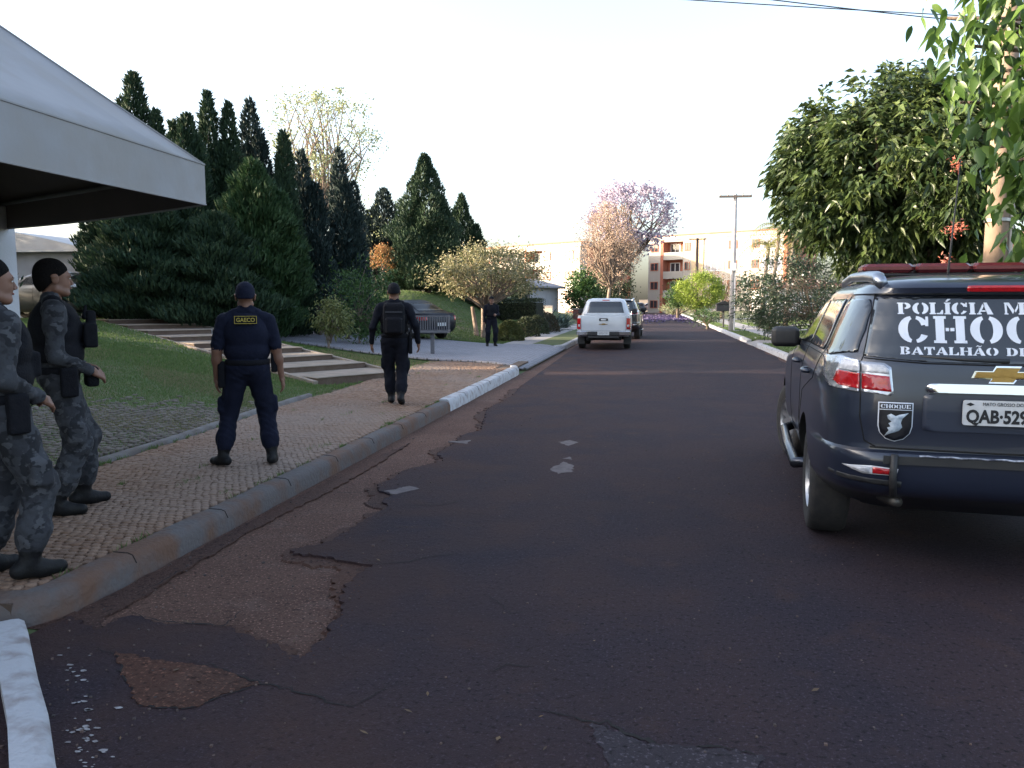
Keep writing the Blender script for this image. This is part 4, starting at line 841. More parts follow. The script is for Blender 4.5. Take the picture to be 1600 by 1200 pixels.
n = 9000; p = np.stack([rng.uniform(-2.3, 2.3, n), rng.choice([-0.5, 0.5], n) * rng.uniform(0.8, 1, n), rng.uniform(0, 1.0, n)], 1); top = rng.random(n) < 0.35; p[top, 1] = rng.uniform(-.5, .5, top.sum()); p[top, 2] = rng.uniform(0.9, 1.05, top.sum())
link('foliage', npmesh('foliage', *card_arrays(p, unit(rng.normal(0, 1, (n, 3)) + np.array((0, 0, .4))), 0.09 * rng.uniform(.7, 1.3, n), 0.045)), M_boxd, hd)
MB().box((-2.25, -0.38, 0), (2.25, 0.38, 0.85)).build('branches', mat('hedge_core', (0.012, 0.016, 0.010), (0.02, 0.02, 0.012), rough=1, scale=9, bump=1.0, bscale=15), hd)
def agave(name, label, c, n, l, m, w=0.07, cat='plant', elev=(0.2, 1.2)):
    t = thing(name, label, cat, tuple(c)); me = []
    for k in range(3):
        mb = MB(); V = []; F = []
        for i in range(7):
            u = i / 6; x = l * u; z = 0.10 * l * math.sin(u * 2.6) - 0.22 * l * u * u; ww = w * (1 - u ** 2.2) + 0.003; V += [(x, -ww, z + 0.02), (x, 0, z), (x, ww, z + 0.02)]
            if i:
                a = 3 * (i - 1); F += [(a, a + 1, a + 4, a + 3), (a + 1, a + 2, a + 5, a + 4)]
        mb.add(V, F); q = mb.mesh('leaf', False); q.materials.append(m); me.append(q)
    for k in range(n):
        o = link('leaf', me[k % 3], None, t, (0, 0, 0.02)); o.rotation_euler = (0, -random.uniform(*elev), random.uniform(0, 6.283)); o.scale = (random.uniform(.7, 1.1),) * 3
    MB().lathe([(0.0, -0.05), (0.06, -0.05), (0.09, 0.03), (0.04, 0.12), (0, 0.13)], 8).build('stem', m, t); return t
M_agv = mat('agave_leaf', (0.030, 0.055, 0.045), (0.055, 0.085, 0.065), rough=0.5, scale=3)
for px, py, Y, lab in ((868, 512, 42, 'spiky blue green agave clump nearest the round shrubs'), (858, 508, 45, 'spiky blue green agave clump behind the first one, against the hedge'), (882, 507, 47, 'spiky blue green agave clump at the edge of the concrete path')):
    q = at(px, py, Y); agave('agave', lab, (q[0], Y, float(gz(q[0], Y))), 46, 1.25, M_agv)
for o in [o for o in col.objects if o.name.startswith('agave') and o.type == 'EMPTY']: o['group'] = 'agave clumps beside the path'
# trees at the far end: jacaranda, orange half bare tree, dark evergreens
M_jac = leafmat('jacaranda_flower', (0.36, 0.31, 0.42), (0.48, 0.43, 0.49), transl=0.35, rough=0.7)
b0 = at(1000, 488, 96); b0[2] = 0.1; c0 = at(985, 338, 96)
b0[0] = -4.4
broad_tree('jacaranda_tree', 'tall jacaranda covered in violet blossom over the far street', b0, c0, (5.2, 4.5, 4.0), 150, 46, (0.34, 0.26), M_jac, 0.30, cs=0.75, bark=M_bark, limbs=50, card=True, shell=0.45, trunk_top=np.array((0, 0, 5.0)))
M_oran = leafmat('orange_dry_leaf', (0.34, 0.22, 0.17), (0.44, 0.35, 0.27), transl=0.3, rough=0.7)
b0 = at(958, 490, 84); b0[2] = 0.1; b0[0] = min(b0[0], -4.4); c0 = at(950, 385, 84)
broad_tree('dry_tree', 'half bare tree with dry orange pink foliage behind the white pickup', b0, c0, (3.4, 3.0, 4.3), 150, 48, (0.20, 0.10), M_oran, 0.24, cs=0.6, bark=M_barkp, limbs=60, card=True, shell=0.3, trunk_top=np.array((0, 0, 3.2)))
M_dkt = leafmat('dark_evergreen', (0.020, 0.036, 0.018), (0.040, 0.062, 0.026), transl=0.12, rough=0.6)
def far_tree(px, top, bot, wpx, Y, m, label, name='street_tree', n=70, per=55, leaf=(0.26, 0.13), minx=None, cs=0.6, group=None):
    c0 = at(px, (top + bot) / 2, Y); b0 = np.array((c0[0], Y, float(gz(c0[0], Y)))); k = Y / FPX
    if minx: b0[0] = minx; c0 = c0 + np.array((minx - c0[0], 0, 0))
    return broad_tree(name, label, b0, c0, (wpx * k / 2, wpx * k / 2.2, (bot - top) * k / 2), n, per, leaf, m, 0.14 * Y / 60, cs=cs, limbs=12, card=True, group=group)
far_tree(1008, 395, 478, 50, 99, M_dkt, 'dense dark evergreen right of the dry orange tree', minx=-4.3)
far_tree(925, 425, 492, 44, 72, M_fgr, 'green columnar tree left of the dry orange tree', minx=-6.2)
far_tree(985, 440, 485, 55, 90, M_dkt, 'low dark tree under the jacaranda', minx=-5.0)
far_tree(845, 430, 478, 60, 62, M_dkt, 'dark rounded tree beside the flat topped tree', minx=-11.2)
far_tree(800, 440, 480, 70, 52, M_dkt, 'dark low tree under the flat topped tree', minx=-11.6)
# right side: clipped round tree, shrubs, palm, flowering bush
M_lime = leafmat('lime_leaf', (0.13, 0.20, 0.025), (0.26, 0.32, 0.05), transl=0.3, rough=0.5)
Yr = 74; c0 = at(1093, 455, Yr); b0 = np.array((c0[0], Yr, 0.1))
broad_tree('clipped_round_tree', 'bright lime green clipped round tree in the right verge', b0, c0, (2.0, 2.0, 1.5), 90, 120, (0.16, 0.09), M_lime, 0.13, cs=0.42, limbs=16, card=True, shell=0.7, trunk_top=np.array((0, 0, 1.4)))
far_tree(1060, 443, 480, 26, 84, M_fgr, 'dark green clipped tree behind the lime green one', leaf=(0.2, 0.1))
M_redb = leafmat('reddish_leaf', (0.20, 0.09, 0.06), (0.26, 0.16, 0.09), transl=0.3, rough=0.6)
far_tree(1128, 418, 490, 52, 78, M_redb, 'reddish bare branched shrub behind the round clipped tree', n=45, per=40, leaf=(0.22, 0.05))
far_tree(1060, 470, 492, 60, 110, M_airy, 'pale leafy bush by the far parked cars', n=40, per=40, leaf=(0.2, 0.1))
far_tree(1105, 486, 506, 44, 50, M_fgr, 'low loose green shrub beside the letter box', name='verge_shrub', n=26, per=50, leaf=(0.14, 0.04), cs=0.3)
M_palm = leafmat('palm_leaf', (0.16, 0.17, 0.04), (0.32, 0.28, 0.09), transl=0.3, rough=0.5)
def palm(label, base, H, nf, L, m, lean=0.3):
    t = thing('palm_tree', label, 'palm', tuple(base), 0, 'palms behind the mango tree'); MB().tube([(0, 0, -.2), (lean * .4, 0, H * .5), (lean, 0, H)], [0.16, 0.11, 0.10], 9).build('trunk', M_barkp, t, smooth=True)
    for k in range(nf):
        a = 6.283 * k / nf + random.uniform(-.2, .2); el = random.uniform(0.2, 1.2); pts = []
        for i in range(15):
            u = i / 14; rr = L * (u * math.cos(el) + 0.12 * u); zz = L * (u * math.sin(el) - 0.95 * u * u); pts.append(np.array((lean + rr * math.cos(a), rr * math.sin(a), H + zz)))
        mb = MB(); mb.tube(pts, [0.02 * (1 - 0.8 * i / 14) for i in range(15)], 4); side = np.array((-math.sin(a), math.cos(a), 0))
        for i in range(2, 15):
            for sg in (-1, 1):
                b0 = pts[i]; tip = b0 + side * sg * 0.42 * math.sin(math.pi * min(1, i / 14 * .9 + .1)) + (pts[i] - pts[i - 1]) * 1.2 + np.array((0, 0, -0.16)); e = (pts[i] - pts[i - 1]) * 0.16
                mb.add([b0 - e, b0 + e, tip], [(0, 1, 2)])
        mb.build('frond', m, t, fix=False)
    return t
for px, Y, H, lab in ((1205, 47, 5.4, 'tallest yellowish palm between mango tree and apartment block'), (1228, 46, 4.8, 'yellowish palm half hidden by the mango tree'), (1190, 50, 4.6, 'shortest yellowish palm, nearest the utility pole')):
    q = at(px, 480, Y); palm(lab, (q[0], Y, 0.3), H, 15, 2.1, M_palm)
M_ole = leafmat('oleander_leaf', (0.018, 0.038, 0.020), (0.036, 0.062, 0.030), transl=0.15, rough=0.45)
b0 = np.array((6.55, 34.0, 0.2)); c0 = at(1236, 462, 34.0)
t_, C_ = broad_tree('flowering_bush', 'big dark green bush dotted with white flowers beside the path', b0, c0, (2.15, 1.9, 1.60), 120, 95, (0.16, 0.045), M_ole, 0.05, cs=0.42, multi=7, limbs=40, shell=0.35, trunk_top=np.array((-.2, 0, 0.9)), bark=M_bark)
M_fl = leafmat('white_flower', (0.75, 0.74, 0.70), (0.65, 0.62, 0.60), transl=0.3)
n = 330; k = rng.integers(0, len(C_), n); p = C_[k] + rng.normal(0, 0.28, (n, 3)); cc = c0 - b0; p = cc + (p - cc) * 1.04
tag(link('blossom', npmesh('blossom', *card_arrays(p, unit(rng.normal(0, 1, (n, 3))), 0.085, 0.085)), M_fl, t_), kind='stuff')
# mango tree
M_man = leafmat('mango_leaf', (0.026, 0.050, 0.018), (0.075, 0.105, 0.034), transl=0.22, rough=0.38, spec=0.5)
b0 = np.array((6.6, 22.6, 0.1)); c0 = at(1418, 270, 22.2)
mt = thing('mango_tree', 'large dense dark green tree with hanging leaf rosettes and red blossoms', 'tree', tuple(b0)); cc = c0 - b0
rad = np.array((2.8, 2.8, 2.3)); nc = 135; per_c = 18; nr = nc * per_c
u = unit(rng.normal(0, 1, (nc, 3))); big = cc + u * rad * (0.50 + 0.55 * rng.random((nc, 1)) ** 0.5); rc = np.repeat(big, per_c, 0) + rng.normal(0, 1, (nr, 3)) * np.array((0.44, 0.44, 0.34))
nr_ = np.linalg.norm((rc - cc) / rad, axis=1, keepdims=True); rc = cc + (rc - cc) * np.minimum(1, 1.14 / nr_)
per = 24; n = nr * per; ci = np.repeat(np.arange(nr), per); out = unit(rc - cc)[ci]
a = rng.uniform(0, 6.283, n); d = unit(out * 0.6 + np.stack([np.cos(a), np.sin(a), np.full(n, -0.40)], 1) * 0.9 + rng.normal(0, 0.35, (n, 3))); p = rc[ci] + rng.normal(0, 0.10, (n, 3)) + d * 0.04
l = 0.25 * rng.uniform(.6, 1.3, n); w = 0.100 * rng.uniform(.7, 1.2, n)
front = np.argsort((p + b0) @ FW)[:2400]; sel = rng.permutation(front)[:300]; keep = np.ones(n, bool); keep[sel] = False
lm = []
for k in range(5):
    v, f = leaf_arrays(np.zeros((1, 3)), np.array([[0, 1.0, 0]]), [1.0], [0.29], droop=0.22 + .05 * k); me = npmesh('leaf', v, f); me.materials.append(M_man); lm.append(me)
for q in sel:
    o = link('leaf', lm[q % 5], None, mt, tuple(p[q])); o.rotation_euler = Vector(d[q]).to_track_quat('Y', 'Z').to_euler(); o.scale = (l[q],) * 3
lite = (rng.random(nr) < 0.30)[ci]  # lighter rosettes at random, sunlit highlights painted into their leaf colour
for nm_, msk, mm in (('crown', keep & ~lite, M_man), ('lit_crown', keep & lite, leafmat('mango_lit_leaf', (0.048, 0.080, 0.022), (0.100, 0.135, 0.040), transl=0.3, rough=0.42))):
    tag(link(nm_, npmesh(nm_, *leaf_arrays(p[msk], d[msk], l[msk], w[msk], droop=0.3)), mm, mt), kind='stuff')
mb = MB(); tt = np.array((-0.1, 0, 2.3)); limb(mb, (0, 0, -.2), tt, 0.26, 0.20, 0.03)
for k in rng.permutation(nr)[:46]: limb(mb, tt, rc[k], 0.10, 0.015, 0.08)
mb.build('trunk', M_bark, mt, smooth=True)
M_redf = leafmat('red_blossom', (0.40, 0.07, 0.045), (0.50, 0.24, 0.17), transl=0.3)
for px, py in ((1492, 256), (1487, 362), (1478, 408), (1500, 352)):
    q = at(px, py, 18.6) - b0; m_ = 34; v, f = card_arrays(np.repeat(q[None], m_, 0) + rng.normal(0, 0.07, (m_, 3)), unit(rng.normal(0, 1, (m_, 3))), 0.10, 0.035); link('blossom', npmesh('blossom', v, f), M_redf, mt)
# near tree on the right: trunk outside the picture, branch with big glossy leaves hanging into view
M_big = leafmat('big_glossy_leaf', (0.045, 0.095, 0.020), (0.12, 0.20, 0.035), transl=0.40, rough=0.35, spec=0.5)
b0 = np.array((5.6, 6.2, 0.08)); nt_ = thing('overhanging_tree', 'near tree whose large glossy bright green leaves hang over the police car', 'tree', tuple(b0))
mb = MB(); limb(mb, (0, 0, -.2), (0.0, 0.0, 2.7), 0.17, 0.14, 0.02)
P_ = []; Dv = []
for (px, py, Y, n) in ((1478, 28, 7.4, 16), (1500, 70, 7.2, 26), (1530, 40, 7.0, 34), (1570, 30, 6.8, 40), (1520, 120, 7.0, 38), (1555, 110, 6.8, 44), (1590, 100, 6.6, 44), (1500, 160, 7.2, 18), (1540, 170, 6.9, 40), (1580, 180, 6.7, 44), (1560, 230, 6.8, 30), (1590, 250, 6.5, 40), (1585, 310, 6.6, 34), (1595, 370, 6.5, 30), (1600, 200, 6.2, 40), (1630, 300, 6.3, 60), (1640, 150, 6.3, 70), (1680, 220, 6.2, 80), (1600, -40, 6.6, 70), (1680, -20, 6.4, 70), (1720, 80, 6.3, 80), (1540, -50, 6.9, 50)):
    c = at(px, py, Y) - b0; limb(mb, (0, 0, 2.5), c, 0.05, 0.012, 0.07, 8)
    for k in range(n):
        q = c + rng.normal(0, 0.13, 3) * np.array((1, 1.3, 1.1)); P_.append(q); a = rng.uniform(0, 6.283); Dv.append(unit(np.array((math.cos(a) * 0.6, math.sin(a) * 0.6, -0.75)) + rng.normal(0, 0.2, 3)))
mb.build('trunk', M_bark, nt_, smooth=True)
P_ = np.array(P_); Dv = np.array(Dv); n = len(P_); L_ = 0.155 * rng.uniform(.65, 1.2, n)
inv = [i for i in range(n) if prj(P_[i] + b0)[0] < 1600 and prj(P_[i] + b0)[1] > -20]; sel = inv[:300]; keep = np.ones(n, bool); keep[sel] = False
def bigleaf(k):
    mb = MB(); V = []; F = []; N = 6
    for i in range(N + 1):
        u = i / N; w = 0.215 * math.sin(math.pi * min(1, u ** 0.8)) ** 0.8 * (1 - 0.35 * u) + 0.004; z = -0.16 * u * u * (1 + 0.3 * k); V += [(-w, u, z + 0.22 * w), (0, u, z), (w, u, z + 0.22 * w)]
        if i: a = 3 * (i - 1); F += [(a, a + 1, a + 4, a + 3), (a + 1, a + 2, a + 5, a + 4)]
    mb.add(V, F); me = mb.mesh('leaf', False); me.materials.append(mat('big_leaf_%s' % 'abcd'[k], [(0.035, 0.075, 0.018), (0.06, 0.12, 0.02), (0.11, 0.19, 0.035), (0.045, 0.09, 0.03)][k], [(0.05, 0.10, 0.02), (0.09, 0.16, 0.03), (0.16, 0.24, 0.05), (0.06, 0.11, 0.035)][k], rough=0.38, scale=2.0, transl=0.35)); me.polygons.foreach_set('use_smooth', np.ones(len(me.polygons), bool)); return me
bl = [bigleaf(k) for k in range(4)]
for q in sel:
    o = link('leaf', bl[int(rng.integers(0, 4))], None, nt_, tuple(P_[q])); e = Vector(Dv[q]).to_track_quat('Y', 'Z') @ Matrix.Rotation(rng.uniform(-1.6, 1.6), 3, 'Y').to_quaternion(); o.rotation_euler = e.to_euler(); o.scale = (L_[q],) * 3
tag(link('crown', npmesh('crown', *leaf_arrays(P_[keep], Dv[keep], L_[keep], L_[keep] * 0.5, droop=0.15)), M_big, nt_), kind='stuff')
# fallen jacaranda petals across the far street
n = 4200; p = np.stack([rng.uniform(XL + 0.2, XR - 0.2, n), 88 + rng.normal(0, 8, n), np.full(n, 0.006)], 1)
tag(link('fallen_petals', npmesh('fallen_petals', *card_arrays(p, unit(np.stack([rng.normal(0, 1, n), rng.normal(0, 1, n), np.full(n, 0.03)], 1)), 0.20, 0.16)), leafmat('petal', (0.050, 0.036, 0.105), (0.075, 0.055, 0.14), transl=0.1)), 'violet petals fallen across the far end of the street', 'petals', kind='stuff')
# ================================================================== vehicles (local frame: x right, y forward, origin on the ground under the rear axle)
def paint(name, c, metal=0.3, rough=0.32): return mat(name, c, tuple(q * 0.86 for q in c), rough=rough, scale=1.7, metal=metal, coat=0.7, spec=0.5)
M_tyre = mat('tyre_rubber', (0.018, 0.018, 0.019), (0.030, 0.027, 0.026), rough=0.85, scale=20, bump=0.2, bscale=60)
M_blackp = mat('black_plastic', (0.018, 0.018, 0.020), (0.026, 0.025, 0.025), rough=0.55, scale=12)
M_under = mat('underbody', (0.008, 0.008, 0.008), rough=0.9)
M_chrome = mat('chrome', (0.75, 0.75, 0.77), rough=0.08, metal=1.0)
M_alloy = mat('alloy', (0.42, 0.43, 0.45), (0.34, 0.34, 0.36), rough=0.35, metal=0.8, scale=6)
M_tint = mat('tinted_glass', (0.012, 0.014, 0.018), rough=0.04, spec=0.85, coat=0.5)
M_redl = mat('red_lens', (0.42, 0.010, 0.014), (0.30, 0.008, 0.012), rough=0.12, scale=60, coat=0.8)
M_clearl = mat('clear_lens', (0.55, 0.55, 0.58), (0.40, 0.40, 0.43), rough=0.10, scale=40, coat=0.8)
M_seam = mat('panel_gap', (0.004, 0.004, 0.005), rough=0.9)
def outline(w, yr, yf, n_exp, N=72, rbow=0.05):
    """plan outline of one level: superellipse with straighter sides, resampled by arc length, starts at rear centre going to the left"""
    L = (yf - yr) / 2; yc = (yf + yr) / 2; t = np.linspace(-math.pi / 2, 3 * math.pi / 2, 1441); c, s = np.cos(t), np.sin(t)
    e = 2.0 / n_exp; x = -w * np.sign(c) * np.abs(c) ** e; y = yc + L * np.sign(s) * np.abs(s) ** e
    seg = np.r_[0, np.cumsum(np.hypot(np.diff(x), np.diff(y)))]; u = np.linspace(0, seg[-1], N + 1)[:-1]
    # denser sampling near the ends
    v = u / seg[-1]; v = v + 0.045 * np.sin(4 * math.pi * v) * -1; u = np.clip(v, 0, 1) * seg[-1]
    return np.stack([np.interp(u, seg, x), np.interp(u, seg, y)], 1)
def level_body(levels, fl=None, N=72):
    """levels: (z, half width, y rear, y front, exponent) -> closed mesh V,F"""
    V = []; F = []
    for (z, w, yr, yf, ne) in levels:
        o = outline(w, yr, yf, ne, N)
        if fl is not None:
            for (yw, amp, zc, zs, ys_) in fl: o[:, 0] *= 1 + amp * np.exp(-((o[:, 1] - yw) / ys_) ** 4) * math.exp(-((z - zc) / zs) ** 2) * (np.abs(o[:, 0]) > w * 0.75)
        V += [(a, b_, z) for a, b_ in o]
    m = len(levels)
    for j in range(m - 1):
        for k in range(N): F.append((j * N + k, j * N + (k + 1) % N, (j + 1) * N + (k + 1) % N, (j + 1) * N + k))
    for j, rev in ((0, True), (m - 1, False)):
        c = len(V); q = np.array(V[j * N:(j + 1) * N]).mean(0); V.append(tuple(q))
        for k in range(N):
            a, b_ = j * N + k, j * N + (k + 1) % N; F.append((c, b_, a) if rev else (c, a, b_))
    return V, F
def cut_body(V, F, m, wheels, r, parent, name='body', wid=0.34, halfw=0.95, ang=38):
    mb = MB(); mb.add(V, F); me = mb.mesh(name); o = link(name, me, [m, M_under], parent); autosmooth(o, ang)
    cs = []
    for (xs_, yw, zw) in wheels:
        t = MB(); t.cur = 1; t.lathe([(0.0, -wid), (r, -wid), (r, wid), (0.0, wid)], 40, 'X', (xs_ * halfw, yw, zw)); cm = t.mesh('cut'); cm.materials.append(M_under); cm.materials.append(M_under)
        c = bpy.data.objects.new('cut', cm); col.objects.link(c); c.parent = parent; cs.append(c); b = o.modifiers.new('b', 'BOOLEAN'); b.operation = 'DIFFERENCE'; b.object = c; b.solver = 'EXACT'; b.material_mode = 'TRANSFER'
    bpy.context.view_layer.update(); dg = bpy.context.evaluated_depsgraph_get(); ev = bpy.data.meshes.new_from_object(o.evaluated_get(dg)); o.modifiers.clear(); o.data = ev
    for c in cs: bpy.data.objects.remove(c)
    bm = bmesh.new(); bm.from_mesh(ev); tree = BVHTree.FromBMesh(bm); bm.free(); return o, tree
class Skin:
    """lays flat shapes onto a body by casting rays: 'rear' polys are (x,z), 'left'/'right' polys are (y,z), 'top' polys are (x,y)"""
    def __init__(s, tree): s.t = tree
    def hit(s, view, a, b_):
        o, d = {'rear': (Vector((a, -9, b_)), Vector((0, 1, 0))), 'left': (Vector((-5, a, b_)), Vector((1, 0, 0))), 'right': (Vector((5, a, b_)), Vector((-1, 0, 0))), 'top': (Vector((a, b_, 9)), Vector((0, 0, -1))), 'front': (Vector((a, 9, b_)), Vector((0, -1, 0)))}[view]
        p, n, i, dist = s.t.ray_cast(o, d)
        if p is None: return None, None
        return p, -d
    def decal(s, view, poly, m, name, parent, off=0.003, th=0.004, cell=0.05, smooth=True, hole=None):
        bm = bmesh.new(); loops = [poly] + ([hole] if hole else []); vs = []; 
        pl = [[Vector((a, b_, 0)) for a, b_ in q] for q in loops]; flat = [p for q in pl for p in q]
        bv = [bm.verts.new(p) for p in flat]
        for tri in tessellate_polygon(pl):
            try: bm.faces.new([bv[i] for i in tri])
            except ValueError: pass
        for _ in range(6):
            long = [e for e in bm.edges if e.calc_length() > cell]
            if not long: break
            bmesh.ops.subdivide_edges(bm, edges=long, cuts=1, use_grid_fill=False); bmesh.ops.triangulate(bm, faces=bm.faces[:])
        bmesh.ops.recalc_face_normals(bm, faces=bm.faces); 
        last = None
        for v in bm.verts:
            p, n = s.hit(view, v.co.x, v.co.y)
            if p is None: p, n = (last if last else (Vector((0, 0, 0)), Vector((0, 0, 1))))
            last = (p, n); v.co = p + n * off
        me = bpy.data.meshes.new(name); bm.to_mesh(me); bm.free()
        # orient outwards
        dirv = {'rear': Vector((0, -1, 0)), 'left': Vector((-1, 0, 0)), 'right': Vector((1, 0, 0)), 'top': Vector((0, 0, 1)), 'front': Vector((0, 1, 0))}[view]
        me.update()
        if len(me.polygons) and sum((q.normal.dot(dirv) for q in me.polygons)) < 0: me.flip_normals()
        o = link(name, me, m, parent, smooth=smooth)
        if th: q = o.modifiers.new('s', 'SOLIDIFY'); q.thickness = th; q.offset = 1
        return o
    def line(s, view, pts, w, m, name, parent, off=0.0, n=40, closed=False):
        """thin strip following the body through 2-d points"""
        pts = [np.array(p, float) for p in pts] + ([np.array(pts[0], float)] if closed else []); fine = []
        for a, b_ in zip(pts[:-1], pts[1:]):
            k = max(2, int(np.linalg.norm(b_ - a) / 0.03)); fine += [a + (b_ - a) * j / k for j in range(k)]
        fine.append(pts[-1]); q = []
        for f in fine:
            p, nn = s.hit(view, *f)
            if p is not None: q.append(p + nn * off)
        if len(q) < 2: return None
        return MB().tube(q, w, 5).build(name, m, parent, smooth=True)
def rrect(x0, x1, z0, z1, r=0.02, n=4):
    out = []
    for cx, cz, a0 in ((x1 - r, z1 - r, 0), (x0 + r, z1 - r, 90), (x0 + r, z0 + r, 180), (x1 - r, z0 + r, 270)):
        for k in range(n + 1): a = R(a0 + 90 * k / n); out.append((cx + r * math.cos(a), cz + r * math.sin(a)))
    return out
def wheel(parent, x, y, z, r, w, side, spokes=6, steer=0.0, rim_m=None):
    """tyre with tread blocks and a spoked rim; side -1 left, +1 right"""
    o = bpy.data.objects.new('wheel', None); col.objects.link(o); o.parent = parent; o.location = (x, y, z); o.rotation_euler = (0, 0, steer); h = w / 2; ri = r * 0.60
    mb = MB(); mb.lathe([(ri, -h * .8), (r * .80, -h), (r * .94, -h * .92), (r * .99, -h * .72), (r, -h * .3), (r, h * .3), (r * .99, h * .72), (r * .94, h * .92), (r * .80, h), (ri, h * .8)], 44, 'X')
    ty = mb.build('tyre', M_tyre, o, smooth=True)
    mb = MB(); s = side; rm = rim_m or M_alloy
    mb.lathe([(ri * 1.02, s * h * .82), (ri * .97, s * h * .9), (ri * .90, s * h * .7), (ri * .88, -s * h * .5), (0, -s * h * .5)], 32, 'X'); mb.lathe([(0, s * h * .62), (ri * .2, s * h * .62), (ri * .22, s * h * .3), (ri * .22, -s * h * .5)], 16, 'X')
    for k in range(spokes):
        a = 6.283 * k / spokes
        for da in (-0.14, 0.14):
            c, s2 = math.cos(a + da), math.sin(a + da); c1, s1 = math.cos(a + da * 1.7), math.sin(a + da * 1.7); e = 0.028
            q = [(s * h * .60, ri * .15 * c - e * s2, ri * .15 * s2 + e * c), (s * h * .60, ri * .15 * c + e * s2, ri * .15 * s2 - e * c), (s * h * .78, ri * .93 * c1 + e * .8 * s1, ri * .93 * s1 - e * .8 * c1), (s * h * .78, ri * .93 * c1 - e * .8 * s1, ri * .93 * s1 + e * .8 * c1)]
            q2 = [(p[0] - s * 0.03, p[1], p[2]) for p in q]; mb.add(q + q2, [(0, 1, 2, 3), (7, 6, 5, 4), (0, 4, 5, 1), (1, 5, 6, 2), (2, 6, 7, 3), (3, 7, 4, 0)])
    autosmooth(mb.build('rim', rm, o), 30); return o
# ------------------------------------------------------------------ stencil lettering
def arc(cx, cy, rx, ry, ix, iy, a0, a1, n=12):
    return [(cx + rx * math.cos(R(a0 + (a1 - a0) * k / n)), cy + ry * math.sin(R(a0 + (a1 - a0) * k / n))) for k in range(n + 1)] + [(cx + ix * math.cos(R(a1 + (a0 - a1) * k / n)), cy + iy * math.sin(R(a1 + (a0 - a1) * k / n))) for k in range(n + 1)]
def rc(x0, x1, y0, y1): return [(x0, y0), (x1, y0), (x1, y1), (x0, y1)]
def serif(x0, x1, y0, y1, e=0.06, t=0.10): return [rc(x0, x1, y0, y1)[0:0]] and [(x0 - e, y0), (x1 + e, y0), (x1 + e, y0 + t), (x1, y0 + t), (x1, y1 - t), (x1 + e, y1 - t), (x1 + e, y1), (x0 - e, y1), (x0 - e, y1 - t), (x0, y1 - t), (x0, y0 + t), (x0 - e, y0 + t)]
def glyph(ch):
    """heavy stencil slab letters in a unit-height box; returns polygons, advance"""
    g = []; w = 0.95; s = 0.26
    if ch in 'OQ':
        g = [arc(0.42, .5, .42, .5, .14, .38, 98, 262), arc(0.53, .5, .42, .5, .14, .38, -82, 82)]; w = 0.95
        if ch == 'Q': g.append([(0.55, 0.18), (0.72, 0.22), (1.0, -0.12), (0.80, -0.12)])
    elif ch == 'C': g = [arc(0.42, .5, .42, .5, .14, .38, 98, 262), arc(0.50, .5, .42, .5, .2, .38, 22, 84), arc(0.50, .5, .42, .5, .2, .38, -84, -28), [(0.80, 0.62), (0.90, 0.62), (0.90, 0.98), (0.82, 0.98)]]; w = 0.95
    elif ch == 'I': g = [serif(.06, .06 + s, 0, 1)]; w = 0.38
    elif ch == 'H': g = [serif(.06, .06 + s, 0, 1), serif(.66, .66 + s, 0, 1), rc(.36, .46, .44, .56), rc(.50, .62, .44, .56)]; w = 0.98
    elif ch == 'L': g = [serif(.06, .06 + s, 0, 1), [(.42, 0), (.80, 0), (.80, .36), (.72, .36), (.60, .12), (.42, .12)]]; w = 0.82
    elif ch == 'P': g = [serif(.06, .06 + s, 0, 1), arc(.42, .72, .36, .28, .12, .16, -88, 88)]; w = 0.82
    elif ch == 'R': g = [serif(.06, .06 + s, 0, 1), arc(.42, .74, .34, .26, .10, .14, -88, 88), [(.42, .44), (.62, .44), (.94, 0), (.64, 0)]]; w = 0.95
    elif ch == 'B': g = [serif(.06, .06 + s, 0, 1), arc(.42, .745, .34, .255, .10, .14, -86, 88), arc(.42, .255, .38, .255, .12, .13, -88, 86)]; w = 0.85
    elif ch == 'D': g = [serif(.06, .06 + s, 0, 1), arc(.40, .5, .48, .5, .18, .38, -86, 86)]; w = 0.93
    elif ch == 'A': g = [[(.42, 1), (.60, 1), (.96, 0), (.62, 0), (.48, .55)], [(.36, .90), (.43, .70), (.20, .10), (.28, .10), (.28, 0), (.0, 0), (.0, .10), (.08, .10)], rc(.26, .52, .24, .34)]; w = 0.97
    elif ch == 'E': g = [serif(.06, .06 + s, 0, 1), [(.42, 1), (.82, 1), (.82, .66), (.74, .66), (.64, .88), (.42, .88)], [(.42, 0), (.84, 0), (.84, .36), (.76, .36), (.64, .12), (.42, .12)], rc(.42, .60, .44, .56)]; w = 0.88
    elif ch == 'T': g = [serif(.30, .30 + s, 0, .86), [(.0, 1), (.86, 1), (.86, .62), (.78, .62), (.68, .89), (.18, .89), (.08, .62), (.0, .62)]]; w = 0.88
    elif ch == 'U': g = [[(0, 1), (.38, 1), (.38, .9), (.32, .9), (.32, .35), (.36, .16), (.42, .10), (.42, 0), (.20, .03), (.08, .16), (.06, .35), (.06, .9), (0, .9)], [(.58, 1), (.92, 1), (.92, .9), (.84, .9), (.84, .35), (.78, .12), (.62, .01), (.48, 0), (.48, .10), (.62, .16), (.70, .35), (.70, .9), (.58, .9)]]; w = 0.95
    elif ch == 'M': g = [rc(.03, .16, .1, .9), rc(0, .22, 0, .1), [(0, 1), (.30, 1), (.58, .30), (.48, .05), (.14, .9), (0, .9)], serif(.86, .86 + s, 0, 1), [(.60, .34), (.80, .88), (.80, .55), (.64, .16)]]; w = 1.2
    elif ch == ' ': w = 0.5
    return g, w
ACC = {'Í': ('I', 'acute'), 'Ã': ('A', 'tilde')}
